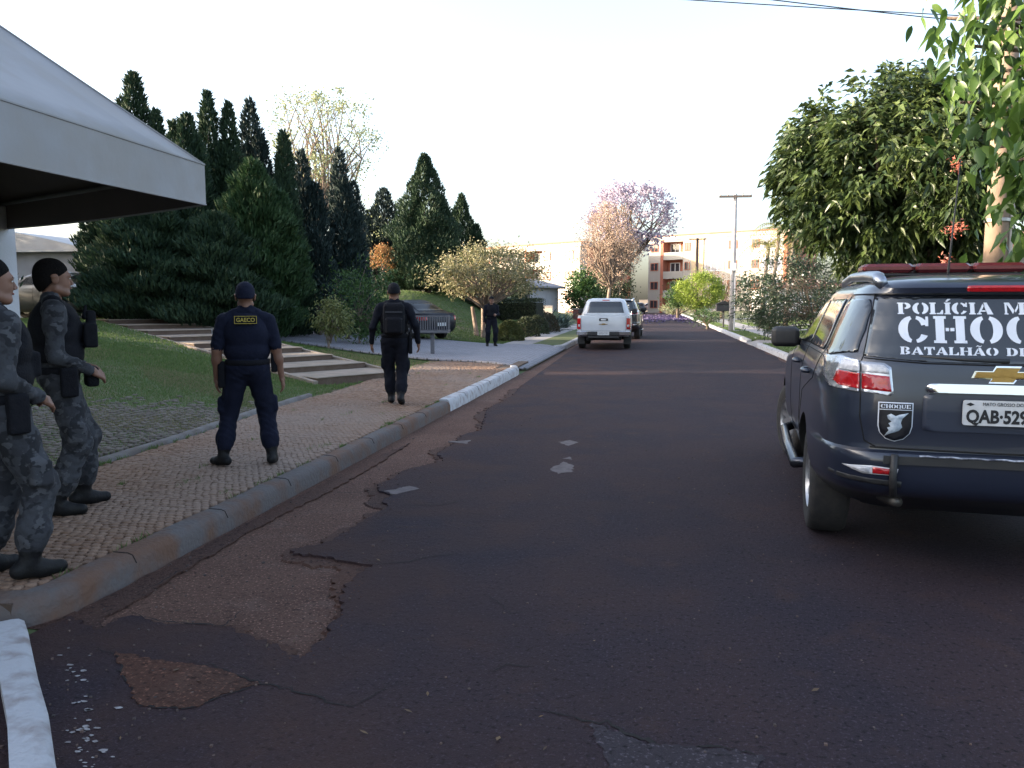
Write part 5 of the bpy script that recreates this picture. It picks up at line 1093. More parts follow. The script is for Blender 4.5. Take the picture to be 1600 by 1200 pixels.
def lettering(skin, view, text, x0, z0, h, m, parent, name, width=None, squeeze=1.0, off=0.004, gap=0.06, cell=0.08):
    """one mesh per word line laid on the body; text runs from x0 to the right"""
    items = []; x = 0.0
    for ch in text:
        base, acc = ACC.get(ch, (ch, None)); g, w = glyph(base)
        if acc == 'acute': g = g + [[(w / 2 - .12, 1.10), (w / 2 - .02, 1.06), (w / 2 + .22, 1.30), (w / 2 + .02, 1.32)]]
        if acc == 'tilde': g = g + [[(.22, 1.10), (.30, 1.10), (.38, 1.17), (.58, 1.08), (.74, 1.24), (.66, 1.24), (.58, 1.18), (.38, 1.28)]]
        items.append((x, g)); x += w + gap
    k = (width / ((x - gap) * h)) if width else squeeze; mb = MB()
    for ox, g in items:
        for poly in g:
            q = [(x0 + (ox + a) * h * k, z0 + b_ * h) for a, b_ in poly]; tr = tessellate_polygon([[Vector((a, b_, 0)) for a, b_ in q]]); V = []
            for a, b_ in q:
                p, n = skin.hit(view, a, b_)
                V.append(p + n * off if p is not None else Vector((a, -1, b_)))
            mb.add(V, [tuple(t) for t in tr])
    o = mb.build(name, m, parent, fix=False); bm = bmesh.new(); bm.from_mesh(o.data)
    dv = {'rear': Vector((0, -1, 0)), 'left': Vector((-1, 0, 0))}[view]
    for f in bm.faces:
        if f.normal.dot(dv) < 0: f.normal_flip()
    bm.to_mesh(o.data); bm.free(); return o
def sans(text, size, m, parent, name, M_, bold=0.0, center=False):
    """built-in sans lettering as a mesh placed by matrix M_"""
    cu = bpy.data.curves.new(name, 'FONT'); cu.body = text; cu.size = size; cu.offset = bold; cu.resolution_u = 3; cu.extrude = 0.0008
    if center: cu.align_x = 'CENTER'
    t = bpy.data.objects.new('t', cu); col.objects.link(t); bpy.context.view_layer.update(); me = bpy.data.meshes.new_from_object(t.evaluated_get(bpy.context.evaluated_depsgraph_get())); bpy.data.objects.remove(t)
    o = link(name, me, m, parent); o.matrix_local = M_; return o
REARM = Matrix(((1, 0, 0, 0), (0, 0, -1, 0), (0, 1, 0, 0), (0, 0, 0, 1)))       # text plane facing -y

# ================================================================== dark police SUV, nearest on the right
def suv_levels(k=1.0): return [(0.30, .74, -0.50, 3.55, 6), (0.36, .84, -0.62, 3.66, 6), (0.42, .885, -0.78, 3.72, 6), (0.475, .90, -0.97, 3.74, 6.5), (0.50, .905, -1.045, 3.75, 7), (0.53, .915, -1.085, 3.755, 7.5), (0.57, .92, -1.105, 3.76, 8), (0.62, .925, -1.115, 3.76, 8), (0.70, .93, -1.12, 3.76, 8), (0.735, .93, -1.118, 3.76, 8), (0.755, .93, -1.105, 3.755, 8), (0.765, .93, -1.05, 3.75, 8), (0.80, .93, -1.045, 3.745, 8), (0.90, .93, -1.05, 3.73, 8), (1.00, .93, -1.052, 3.70, 7.5), (1.03, .928, -1.050, 3.66, 7.5), (1.08, .925, -1.046, 3.45, 7.5), (1.13, .918, -1.040, 2.95, 7), (1.18, .905, -1.034, 2.52, 7), (1.24, .885, -1.028, 2.36, 7), (1.28, .865, -1.020, 2.28, 7), (1.31, .845, -1.005, 2.22, 7), (1.36, .825, -.985, 2.12, 7), (1.44, .795, -.950, 1.96, 6.5), (1.52, .762, -.915, 1.80, 6.5), (1.60, .725, -.880, 1.62, 6), (1.645, .700, -.860, 1.50, 6), (1.655, .700, -.905, 1.48, 6), (1.685, .678, -.915, 1.40, 6), (1.71, .650, -.890, 1.30, 6), (1.735, .60, -.80, 1.18, 5.5), (1.755, .53, -.66, 1.05, 5), (1.77, .43, -.45, .9, 4.5), (1.778, .28, -.15, .7, 4)]
M_navy = paint('navy_paint', (0.018, 0.024, 0.044), metal=0.2, rough=0.28)
SUV_A = R(6.2); SUV_O = (2.01, 5.77, 0.0)
def make_suv(label, group, loc, rz, paintm, near=True):
    t = thing('police_suv', label, 'car', loc, rz, group); WR = 0.385
    fl = [(0.0, 0.030, 0.62, 0.34, 0.62), (2.845, 0.030, 0.60, 0.34, 0.62)]
    V, F = level_body(suv_levels(), fl, 96 if near else 72); body, tree = cut_body(V, F, paintm, [(s, y, WR) for s in (-1, 1) for y in (0.0, 2.845)], 0.445, t)
    sk = Skin(tree); sides = (('left', -1), ('right', 1))
    # glass
    sk.decal('rear', [(-.70, 1.295), (-.40, 1.272), (0, 1.265), (.40, 1.272), (.70, 1.295), (.665, 1.45), (.625, 1.625), (.30, 1.64), (-.30, 1.64), (-.625, 1.625), (-.665, 1.45)], M_tint, 'rear_window', t, off=0.004, th=0.003, cell=0.03)
    for v, s in sides:
        q = sk.decal(v, [(-.90, 1.315), (-.55, 1.275), (-.42, 1.30), (-.36, 1.42), (-.30, 1.58), (-.42, 1.625), (-.72, 1.62), (-.79, 1.56)], M_tint, 'quarter_window', t, off=0.004, cell=0.05)
        sk.decal(v, [(-.24, 1.29), (.72, 1.285), (.72, 1.62), (-.16, 1.625), (-.22, 1.45)], M_tint, 'door_window', t, off=0.004, cell=0.06)
        sk.decal(v, [(.80, 1.285), (1.95, 1.26), (1.58, 1.52), (1.30, 1.615), (.80, 1.62)], M_tint, 'door_window', t, off=0.004, cell=0.06)
        for pts in ([(-.30, 1.64), (-.34, 1.3), (-.25, 1.10), (.42, .95), (.48, .5), (.78, .46), (.76, 1.0), (.76, 1.64)], [(.76, .46), (1.9, .44), (2.02, .9), (2.0, 1.25)], [(-.9, 1.27), (-.3, 1.265), (.76, 1.26), (2.0, 1.235)]):
            sk.line(v, pts, 0.0035, M_seam, 'panel_gap', t)
        for y in (0.02, 1.05):
            p, n = sk.hit(v, y, 1.13); MB().tube([p + n * .01 + Vector((0, -.10, 0)), p + n * .045 + Vector((0, -.08, 0)), p + n * .05, p + n * .045 + Vector((0, .09, 0)), p + n * .01 + Vector((0, .11, 0))], 0.016, 8).build('door_handle', paintm, t, smooth=True)
        # mirror
        mb = MB(); mb.box((-.12, -.07, -.085), (.12, .09, .095), 0.03); o = mb.build('mirror', M_blackp, t, loc=(s * 1.01, 1.72, 1.29)); bevel(o, .015, 3); autosmooth(o, 60)
        MB().tube([(s * .88, 1.76, 1.25), (s * .98, 1.74, 1.27)], [.035, .045], 8).build('mirror_arm', M_blackp, t, smooth=True)
        # side step and mud flap
        MB().tube([(s * .86, .42, .40), (s * .965, .50, .37), (s * .975, 1.4, .37), (s * .965, 2.28, .37), (s * .86, 2.38, .40)], 0.042, 10).build('side_step', mat('step_tube', (0.05, 0.055, 0.07), rough=0.25, metal=0.8), t, smooth=True)
        # roof rail
        MB().tube([(s * .60, -.78, 1.715), (s * .603, -.66, 1.750), (s * .605, -.3, 1.768), (s * .60, .5, 1.785), (s * .59, 1.1, 1.76), (s * .58, 1.25, 1.72)], [.035, .040, .036, .034, .03, .02], 8).build('roof_rail', mat('rail_metal', (0.35, 0.37, 0.42), rough=0.3, metal=0.9), t, smooth=True)
        # tail light wraps round the corner: gate piece and body piece
        tl = sk.decal('rear', [(s * .715, 1.262), (s * .60, 1.258), (s * .565, 1.235), (s * .55, 1.09), (s * .565, 1.075), (s * .715, 1.092)], mat('lamp_rim', (0.45, 0.46, 0.50), rough=0.15, metal=0.7), 'tail_light', t, off=0.002, th=0.012, cell=0.03)
        sk.decal('rear', [(s * .712, 1.195), (s * .575, 1.185), (s * .562, 1.098), (s * .712, 1.108)], M_redl, 'red_lens', tl, off=0.015, th=0.004, cell=0.03)
        sk.decal('rear', [(s * .712, 1.252), (s * .605, 1.248), (s * .580, 1.225), (s * .576, 1.197), (s * .712, 1.207)], M_clearl, 'clear_lens', tl, off=0.015, th=0.004, cell=0.03)
        tl = sk.decal('rear', [(s * .722, 1.266), (s * .80, 1.285), (s * .868, 1.272), (s * .885, 1.16), (s * .86, 1.10), (s * .722, 1.088)], mat('lamp_rim', (0.45, 0.46, 0.50)), 'tail_light', t, off=0.002, th=0.010, cell=0.014)
        sk.decal('rear', [(s * .725, 1.196), (s * .835, 1.205), (s * .848, 1.14), (s * .825, 1.118), (s * .725, 1.108)], M_redl, 'red_lens', tl, off=0.020, th=0.004, cell=0.014)
        sk.decal('rear', [(s * .725, 1.256), (s * .80, 1.272), (s * .850, 1.262), (s * .856, 1.215), (s * .725, 1.205)], M_clearl, 'clear_lens', tl, off=0.020, th=0.004, cell=0.014)
        # bumper reflector
        rf = sk.decal('rear', [(s * .52, .672), (s * .66, .682), (s * .80, .668), (s * .70, .632), (s * .53, .632)], mat('white_trim', (0.6, 0.6, 0.63), rough=0.3), 'reflector', t, off=0.002, th=0.006, cell=0.04)
        sk.decal('rear', [(s * .525, .667), (s * .652, .676), (s * .652, .638), (s * .532, .637)], M_redl, 'red_lens', rf, off=0.009, th=0.003, cell=0.04)
        sk.decal('rear', [(s * .668, .672), (s * .775, .663), (s * .70, .640), (s * .668, .640)], M_clearl, 'clear_lens', rf, off=0.009, th=0.003, cell=0.04)
        # bumper end strip and gate seams
        sk.decal('rear', [(s * .50, .60), (s * .86, .615), (s * .86, .590), (s * .50, .565)], M_blackp, 'bumper_groove', t, off=0.002, th=0.004)
        sk.line('rear', [(s * .625, 1.65), (s * .705, 1.29), (s * .718, 1.26), (s * .718, .95), (s * .69, .81), (s * .62, .775)], 0.004, M_seam, 'panel_gap', t)
    sk.line('rear', [(-.70, 1.283), (-.40, 1.262), (0, 1.256), (.40, 1.262), (.70, 1.283)], 0.0045, M_seam, 'panel_gap', t)
    sk.line('rear', [(-.66, .778), (0, .772), (.66, .778)], 0.006, M_seam, 'panel_gap', t)
    mb = MB(); mb.prism([(-.60, .745), (.60, .745), (.60, .700), (-.60, .700)], 0, 0.012, lambda a, b_, z: (a, -1.118 - z + 0.012 * 0, b_)); mb.build('bumper_pad', M_blackp, t)
    MB().tube([(-.42 + .84 * k / 20, -1.133 + 0.0, .752 + .003 * math.sin(k * 2.1)) for k in range(21)], 0.006, 6).build('bumper_strip', mat('scuffed_strip', (0.55, 0.56, 0.60), (0.06, 0.06, 0.08), rough=0.3, scale=26, metal=0.6), t)
    MB().tube([(-.545, -1.132, .755), (-.55, -1.136, .62), (-.54, -1.11, .52)], 0.02, 8).build('bumper_post', M_blackp, t, smooth=True)
    # recess, plate, chrome bar, emblem
    sk.decal('rear', rrect(-.40, .40, .885, 1.095, .03), mat('recess_paint', (0.020, 0.027, 0.048), rough=0.45, coat=0.4), 'plate_recess', t, off=0.002, th=0.003)
    sk.decal('rear', rrect(-.385, .385, 1.100, 1.150, .022), M_chrome, 'chrome_bar', t, off=0.002, th=0.028)
    pl = MB(); pl.prism(rrect(-.205, .205, .930, 1.068, .014), -1.082, -1.072, lambda a, b_, z: (a, z, b_)); pl = pl.build('number_plate', mat('plate_grey', (0.55, 0.56, 0.58), (0.48, 0.49, 0.50), rough=0.5, scale=18), t)
    M_ink = mat('black_ink', (0.010, 0.010, 0.012), rough=0.6); REAR_ = Matrix.Translation((0, -1.0845, 0)) @ REARM
    sans('QAB·529', 0.098, M_ink, pl, 'plate_number', Matrix.Translation((-.188, -1.0835, .947)) @ REARM @ Matrix.Diagonal((0.80, 1.0, 1, 1)), bold=0.0036)
    sans('MATO GROSSO DO SUL', 0.026, M_ink, pl, 'plate_state', Matrix.Translation((-.11, -1.0835, 1.040)) @ REARM @ Matrix.Diagonal((0.85, 1, 1, 1)))
    mb = MB(); mb.prism([(-.19, 1.046), (-.17, 1.056), (-.15, 1.046), (-.17, 1.036)], -1.0845, -1.083, lambda a, b_, z: (a, z, b_)); mb.build('plate_bolt', M_ink, pl)
    bow = [(-.150, 1.190), (-.055, 1.190), (-.072, 1.168), (.040, 1.168), (.055, 1.190), (.135, 1.190), (.150, 1.222), (.058, 1.222), (.075, 1.246), (-.040, 1.246), (-.055, 1.222), (-.135, 1.222)]
    e = sk.decal('rear', [(a * 1.09, 1.207 + (b_ - 1.207) * 1.22) for a, b_ in bow], M_chrome, 'emblem', t, off=0.003, th=0.006, smooth=False)
    sk.decal('rear', bow, mat('emblem_gold', (0.34, 0.21, 0.055), (0.28, 0.17, 0.045), rough=0.35, metal=0.6, scale=20), 'emblem_face', e, off=0.0105, th=0.002, smooth=False)
    if not near:
        rw = [o for o in t.children if o.name.startswith('rear_window')][0]
        for dg_, dx_ in (('0', .10), ('5', .34)): sans(dg_, .26, mat('white_vinyl', (0.62, 0.66, 0.74), (0.55, 0.59, 0.67), rough=0.5, scale=8), rw, 'lettering', Matrix.Translation((dx_, -1.03, 1.34)) @ REARM @ Matrix.Rotation(R(-22), 4, 'X'), bold=.004)
    if near:
        M_let = mat('white_vinyl', (0.62, 0.66, 0.74), (0.55, 0.59, 0.67), rough=0.5, scale=8)
        rw = [o for o in t.children if o.name.startswith('rear_window')][0]
        lettering(sk, 'rear', 'POLÍCIA MILITAR', -.525, 1.535, 0.066, M_let, rw, 'lettering', width=1.05, off=0.0105)
        lettering(sk, 'rear', 'CHOQUE', -.525, 1.375, 0.150, M_let, rw, 'lettering', width=1.05, off=0.0105, gap=0.10)
        lettering(sk, 'rear', 'BATALHÃO DE POLÍCIA', -.520, 1.310, 0.043, M_let, rw, 'lettering', width=1.04, off=0.0105)
        # shield badge
        def shield(k): return [(-.627 + k, 1.040 - k), (-.447 - k, 1.040 - k), (-.447 - k, .905), (-.458 - k * .8, .865), (-.490 - k * .4, .830 + k * .7), (-.537, .815 + k), (-.584 + k * .4, .830 + k * .7), (-.616 + k * .8, .865), (-.627 + k, .905)]
        sh = sk.decal('rear', shield(0), mat('white_vinyl', (.6, .6, .6)), 'badge', t, off=0.003, th=0.001)
        sk.decal('rear', shield(.006), mat('badge_black', (0.008, 0.008, 0.012), rough=0.4), 'badge_field', sh, off=0.0055, th=0.0005)
        sk.decal('rear', rc(-.621, -.453, .996, 1.000), mat('white_vinyl', (.6, .6, .6)), 'badge_bar', sh, off=0.0075, th=0.0005)
        lettering(sk, 'rear', 'CHOQUE', -.614, 1.006, 0.022, mat('white_vinyl', (.6, .6, .6)), sh, 'badge_lettering', width=.154, off=0.0075)
        fig = [(-.580, .965), (-.560, .975), (-.535, .962), (-.520, .970), (-.470, .982), (-.500, .950), (-.508, .925), (-.500, .900), (-.515, .880), (-.535, .870), (-.560, .862), (-.592, .845), (-.568, .880), (-.578, .895), (-.560, .902), (-.572, .920), (-.555, .930), (-.575, .945)]
        sk.decal('rear', fig, mat('badge_grey', (0.30, 0.36, 0.44), (0.48, 0.54, 0.60), rough=0.5, scale=45), 'badge_figure', sh, off=0.0075, th=0.0005)
    # high brake light, wiper, lower valance, tow eye
    sk.decal('rear', rrect(-.18, .18, 1.664, 1.690, .010), M_redl, 'brake_light', t, off=0.001, th=0.008, cell=0.04)
    MB().tube([(0.02, -1.03, 1.282), (-.2, -1.028, 1.286), (-.42, -1.012, 1.300)], [0.014, 0.009, 0.006], 6).build('wiper', M_blackp, t, smooth=True)
    MB().tube([(-.50, -1.02, .46), (-.55, -.80, .44), (-.52, -.3, .42)], 0.03, 10).build('exhaust', mat('exhaust_steel', (0.12, 0.11, 0.10), rough=0.5, metal=0.8), t, smooth=True)
    MB().box((-.62, -.35, .30), (.62, 3.3, .42)).build('chassis', M_under, t)
    MB().tube([(-.75, 0, WR), (.75, 0, WR)], 0.06, 10).build('axle', M_under, t)
    # aerial and light bar
    if near:
        lbk = MB(); lbk.box((-.50, .52, 1.795), (.50, .78, 1.815), .006); lbk = lbk.build('light_bar', M_blackp, t)
        for k, (a, b_) in enumerate(((-.54, -.19), (-.185, .185), (.19, .54))):
            mb = MB(); mb.box((a, .50, 1.818), (b_, .80, 1.885), .022); mb.build('red_dome', mat('red_dome', (0.13, 0.022, 0.026), (0.09, 0.014, 0.018), rough=0.25, scale=8, coat=0.3), lbk)
        for a in (-.45, .45):
            mb = MB(); mb.box((a - .02, .6, 1.74), (a + .02, .70, 1.795)); mb.build('foot', M_blackp, lbk)
    MB().tube([(-.02, .30, 1.77), (-.02, .28, 1.80), (-.02, .10, 2.55)], [.02, .008, .003], 6).build('aerial', M_blackp, t, smooth=True)
    st = R(14) if near else 0
    wheel(t, -.79, 0, WR, WR, .26, -1); wheel(t, .79, 0, WR, WR, .26, 1); wheel(t, -.80, 2.845, WR, WR, .26, -1, steer=st); wheel(t, .80, 2.845, WR, WR, .26, 1, steer=st)
    return t
make_suv('dark navy police car with white stencil lettering on its rear window', 'police cars parked in the street', SUV_O, -SUV_A, M_navy)

# ================================================================== white pickup and the dark SUV ahead of it
M_wpaint = paint('white_paint', (0.55, 0.57, 0.61), metal=0.0, rough=0.3)
def make_pickup(label, loc, rz, m, group):
    t = thing('pickup_truck', label, 'pickup truck', loc, rz, group); WR = 0.375
    cabin = [(.45, .86, .55, 3.95, 7), (.55, .90, .50, 4.05, 8), (.9, .925, .50, 4.05, 8), (1.05, .92, .50, 3.95, 8), (1.10, .91, .50, 3.4, 8), (1.16, .895, .50, 2.75, 8), (1.22, .87, .505, 2.55, 8), (1.45, .79, .56, 2.15, 8), (1.66, .70, .66, 1.85, 7), (1.72, .64, .74, 1.7, 6), (1.76, .50, .9, 1.5, 5)]
    V, F = level_body(cabin, [(2.95, .02, .6, .3, .6)], 64); body, tree = cut_body(V, F, m, [(s, 3.05, WR) for s in (-1, 1)], .44, t, 'cab'); sk = Skin(tree)
    bed = [(.46, .86, -1.10, .46, 9), (.52, .895, -1.16, .47, 10), (.80, .915, -1.17, .475, 12), (1.10, .905, -1.165, .475, 12), (1.15, .895, -1.15, .47, 12), (1.155, .86, -1.11, .44, 12)]
    V, F = level_body(bed, [(0, .02, .6, .3, .6)], 64); _, tb = cut_body(V, F, m, [(s, 0.0, WR) for s in (-1, 1)], .44, t, 'bed'); sb = Skin(tb)
    sk.decal('rear', [(-.66, 1.24), (.66, 1.24), (.58, 1.60), (.52, 1.64), (-.52, 1.64), (-.58, 1.60)], M_tint, 'rear_window', t)
    sk.decal('rear', rrect(-.13, .13, 1.672, 1.70, .01), M_redl, 'brake_light', t, off=.001, th=.006)
    for v, s in (('left', -1), ('right', 1)):
        sk.decal(v, [(.72, 1.27), (1.5, 1.265), (1.5, 1.60), (.82, 1.60)], M_tint, 'door_window', t); sk.decal(v, [(1.57, 1.265), (2.42, 1.25), (2.0, 1.55), (1.57, 1.60)], M_tint, 'door_window', t)
        sb.decal('rear', [(s * .90, 1.08), (s * .77, 1.08), (s * .77, .70), (s * .905, .70)], M_redl, 'tail_light', t, off=.002, th=.012)
        sb.decal('rear', [(s * .885, .86), (s * .80, .86), (s * .80, .78), (s * .885, .78)], M_clearl, 'reverse_light', t, off=.016, th=.004)
        sb.line('rear', [(s * .755, 1.15), (s * .75, .64)], .004, M_seam, 'panel_gap', t)
        mb = MB(); mb.box((-.10, -.06, -.10), (.10, .06, .10), .035); mb.build('mirror', M_blackp, t, loc=(s * 1.02, 2.28, 1.28))
        mb = MB(); mb.box((-.19, -1.235, .50), (.19, -1.17, .635), .015); mb.build('bumper_end', M_chrome, t, loc=(s * .72, 0, 0))
        MB().box((s * .80 - .12, -.52, .17), (s * .80 + .12, -.505, .44)).build('mud_flap', M_blackp, t)
    mb = MB(); mb.box((-.90, -1.225, .49), (.90, -1.145, .62), .02); mb.build('bumper', M_blackp, t)
    mb = MB(); mb.box((-.52, -1.22, .40), (.52, -1.10, .488), .01); mb.build('bumper_step', M_blackp, t)
    mb = MB(); mb.prism(rrect(-.20, .20, .505, .635, .01), -1.236, -1.227, lambda a, b_, z: (a, z, b_)); p = mb.build('number_plate', mat('plate_grey', (.5, .5, .5)), t)
    mb = MB(); mb.box((-.15, -1.239, .54), (.15, -1.2365, .60)); mb.build('plate_characters', mat('plate_blur', (0.28, 0.28, 0.30), (0.5, 0.5, 0.52), rough=0.6, scale=24), p)
    sb.decal('rear', rrect(-.15, .15, .985, 1.075, .03), M_blackp, 'gate_handle', t, off=.002, th=.012); sb.decal('rear', rrect(-.09, .09, 1.005, 1.045, .015), mat('handle_white', (.7, .7, .72), rough=.3), 'gate_latch', t, off=.016, th=.006)
    sb.decal('rear', [(-.15, .865), (-.06, .865), (-.07, .850), (.04, .850), (.06, .865), (.14, .865), (.15, .885), (.06, .885), (.07, .90), (-.04, .90), (-.06, .885), (-.14, .885)], mat('emblem_gold', (.5, .3, .1)), 'emblem', t, off=.002, th=.006)
    sb.line('rear', [(-.75, .645), (.75, .645)], .005, M_seam, 'panel_gap', t)
    MB().box((-.6, -1.0, .32), (.6, 3.6, .45)).build('chassis', M_under, t); MB().tube([(-.78, 0, WR), (.78, 0, WR)], .06, 8).build('axle', M_under, t)
    for s in (-1, 1): wheel(t, s * .79, 0, WR, WR, .25, s); wheel(t, s * .79, 3.05, WR, WR, .25, s)
    return t
pk = P(945, 545); make_pickup('white double cab pickup parked against the left kerb', (-1.66, 28.5, 0.0), R(1.0), M_wpaint, 'pickups in the street')
make_suv('dark police car standing ahead of the white pickup', 'police cars parked in the street', (-1.45, 36.0, 0.0), R(-1.0), paint('black_paint', (0.016, 0.018, 0.026)), near=False)
# the rear number of the police car ahead
M_dark = paint('dark_paint', (0.018, 0.022, 0.034))
# ------------------------------------------------------------------ plain cars further off
M_tint2 = mat('dull_tinted_glass', (0.010, 0.012, 0.016), rough=0.15, spec=0.25)
def make_car(name, label, loc, rz, m, kind='sedan', group=None, cat='car'):
    t = thing(name, label, cat, loc, rz, group); WR = 0.31; wb = 2.6
    lv = {'sedan': [(.22, .72, -.75, 3.25, 6), (.30, .82, -.92, 3.38, 6), (.45, .87, -.98, 3.42, 7), (.65, .885, -1.0, 3.42, 7), (.80, .88, -.98, 3.35, 7), (.88, .87, -.95, 3.1, 7), (.95, .855, -.88, 2.4, 7), (1.0, .83, -.55, 2.15, 6), (1.10, .77, -.25, 1.85, 6), (1.25, .69, .05, 1.5, 5.5), (1.36, .60, .30, 1.15, 5), (1.42, .45, .45, .95, 4), (1.435, .25, .55, .8, 3)],
          'suv': [(.28, .74, -.70, 3.25, 6), (.36, .84, -.86, 3.38, 6), (.55, .89, -.92, 3.42, 7), (.85, .90, -.92, 3.38, 7), (.98, .89, -.90, 3.1, 7), (1.05, .88, -.88, 2.45, 7), (1.12, .85, -.85, 2.25, 7), (1.3, .78, -.76, 1.95, 6.5), (1.5, .70, -.66, 1.6, 6), (1.57, .62, -.55, 1.35, 5.5), (1.61, .45, -.3, 1.1, 4), (1.62, .25, 0, .8, 3)]}[kind]
    V, F = level_body(lv, None, 56); b, tree = cut_body(V, F, m, [(s, y, WR) for s in (-1, 1) for y in (0, wb)], WR + .055, t, halfw=.9, wid=.26); sk = Skin(tree); sd = kind == 'sedan'
    zb = 1.0 if sd else 1.12; zt = 1.34 if sd else 1.50
    for v, s in (('left', -1), ('right', 1)):
        sk.decal(v, [(.06 if sd else -.55, zb + .04), (.82, zb + .02), (.82, zt), (.30 if sd else -.45, zt)], M_tint2, 'door_window', t); sk.decal(v, [(.89, zb + .02), (1.95, zb), (1.45, zt - .07), (1.2, zt), (.89, zt)], M_tint2, 'door_window', t)
        sk.decal('rear', [(s * .85, .88), (s * .60, .86), (s * .60, .70), (s * .86, .70)], M_redl, 'tail_light', t, off=.002, th=.01)
        sk.line(v, [(.86, .95), (.86, .35)], .004, M_seam, 'panel_gap', t)
        mb = MB(); mb.box((-.08, -.05, -.06), (.08, .05, .06), .025); mb.build('mirror', m, t, loc=(s * .95, 1.75, zb + .03))
    sk.decal('rear', [(-.62, zb + .03), (.62, zb + .03), (.52, zt - .02), (-.52, zt - .02)], M_tint2, 'rear_window', t)
    sk.decal('front', [(-.66, zb + .06), (.66, zb + .06), (.52, zt - .02), (-.52, zt - .02)], M_tint2, 'windscreen', t)
    mb = MB(); mb.prism(rrect(-.20, .20, .50, .62, .01), -1.03 if sd else -.95, -1.0 if sd else -.91, lambda a, b_, z: (a, z, b_)); mb.build('number_plate', mat('plate_grey', (.5, .5, .5)), t)
    for s in (-1, 1): wheel(t, s * .76, 0, WR, WR, .2, s, spokes=5); wheel(t, s * .76, wb, WR, WR, .2, s, spokes=5)
    return t
p = G(664, 531); make_car('parked_car', 'dark saloon car parked on the cobbled driveway behind the rubbish basket', (p[0], p[1], p[2] + 0.03), R(54), mat('dark_car_paint', (0.009, 0.011, 0.018), (0.012, 0.014, 0.022), rough=0.35, spec=0.3), 'sedan')
p = G(112, 490); make_car('parked_car', 'grey car parked in front of the pale garage', (-17.0, 21.6, float(gz(-17.0, 21.6))), R(88), paint('grey_paint', (0.045, 0.05, 0.06)), 'sedan')
make_car('parked_car', 'dark off-road car far down the street under the jacaranda', (-1.9, 112, 0), R(0), M_dark, 'suv')
make_car('parked_car', 'white car parked across the far end of the street', (5.6, 142.5, -0.02), R(90), paint('white_car_paint', (0.72, 0.73, 0.75), metal=0), 'sedan')
make_car('parked_car', 'silver car beside the white one at the far end', (0.4, 143.5, -0.02), R(90), paint('silver_paint', (0.55, 0.56, 0.58)), 'suv')
# ================================================================== people: bodies meshed from smooth blended volumes
def _sd(p, q):
    """signed distance of one primitive at points p"""
    k = q[0]
    if k == 'cap':
        a, b_, ra, rb = np.array(q[1], np.float32), np.array(q[2], np.float32), q[3], q[4]; ba = b_ - a; pa = p - a; h = np.clip((pa @ ba) / max(float(ba @ ba), 1e-9), 0, 1)
        return np.linalg.norm(pa - h[..., None] * ba, axis=-1) - (ra + (rb - ra) * h)
    c, r = np.array(q[1], np.float32), np.array(q[2], np.float32); v = p - c
    if len(q) > 3 and q[3] is not None: v = v @ np.array(q[3], np.float32)
    if k == 'ell':
        k0 = np.linalg.norm(v / r, axis=-1); k1 = np.linalg.norm(v / (r * r), axis=-1); return k0 * (k0 - 1) / np.maximum(k1, 1e-6)
    if k == 'box':
        rd = q[4] if len(q) > 4 else 0.01; d = np.abs(v) - (r - rd); return np.linalg.norm(np.maximum(d, 0), axis=-1) + np.minimum(d.max(-1), 0) - rd
def _bounds(q, m):
    if q[0] == 'cap': a, b_ = np.array(q[1]), np.array(q[2]); r = max(q[3], q[4]); return np.minimum(a, b_) - r - m, np.maximum(a, b_) + r + m
    c, r = np.array(q[1]), np.array(q[2]); e = np.full(3, np.linalg.norm(r)) if len(q) > 3 and q[3] is not None else r; return c - e - m, c + e + m
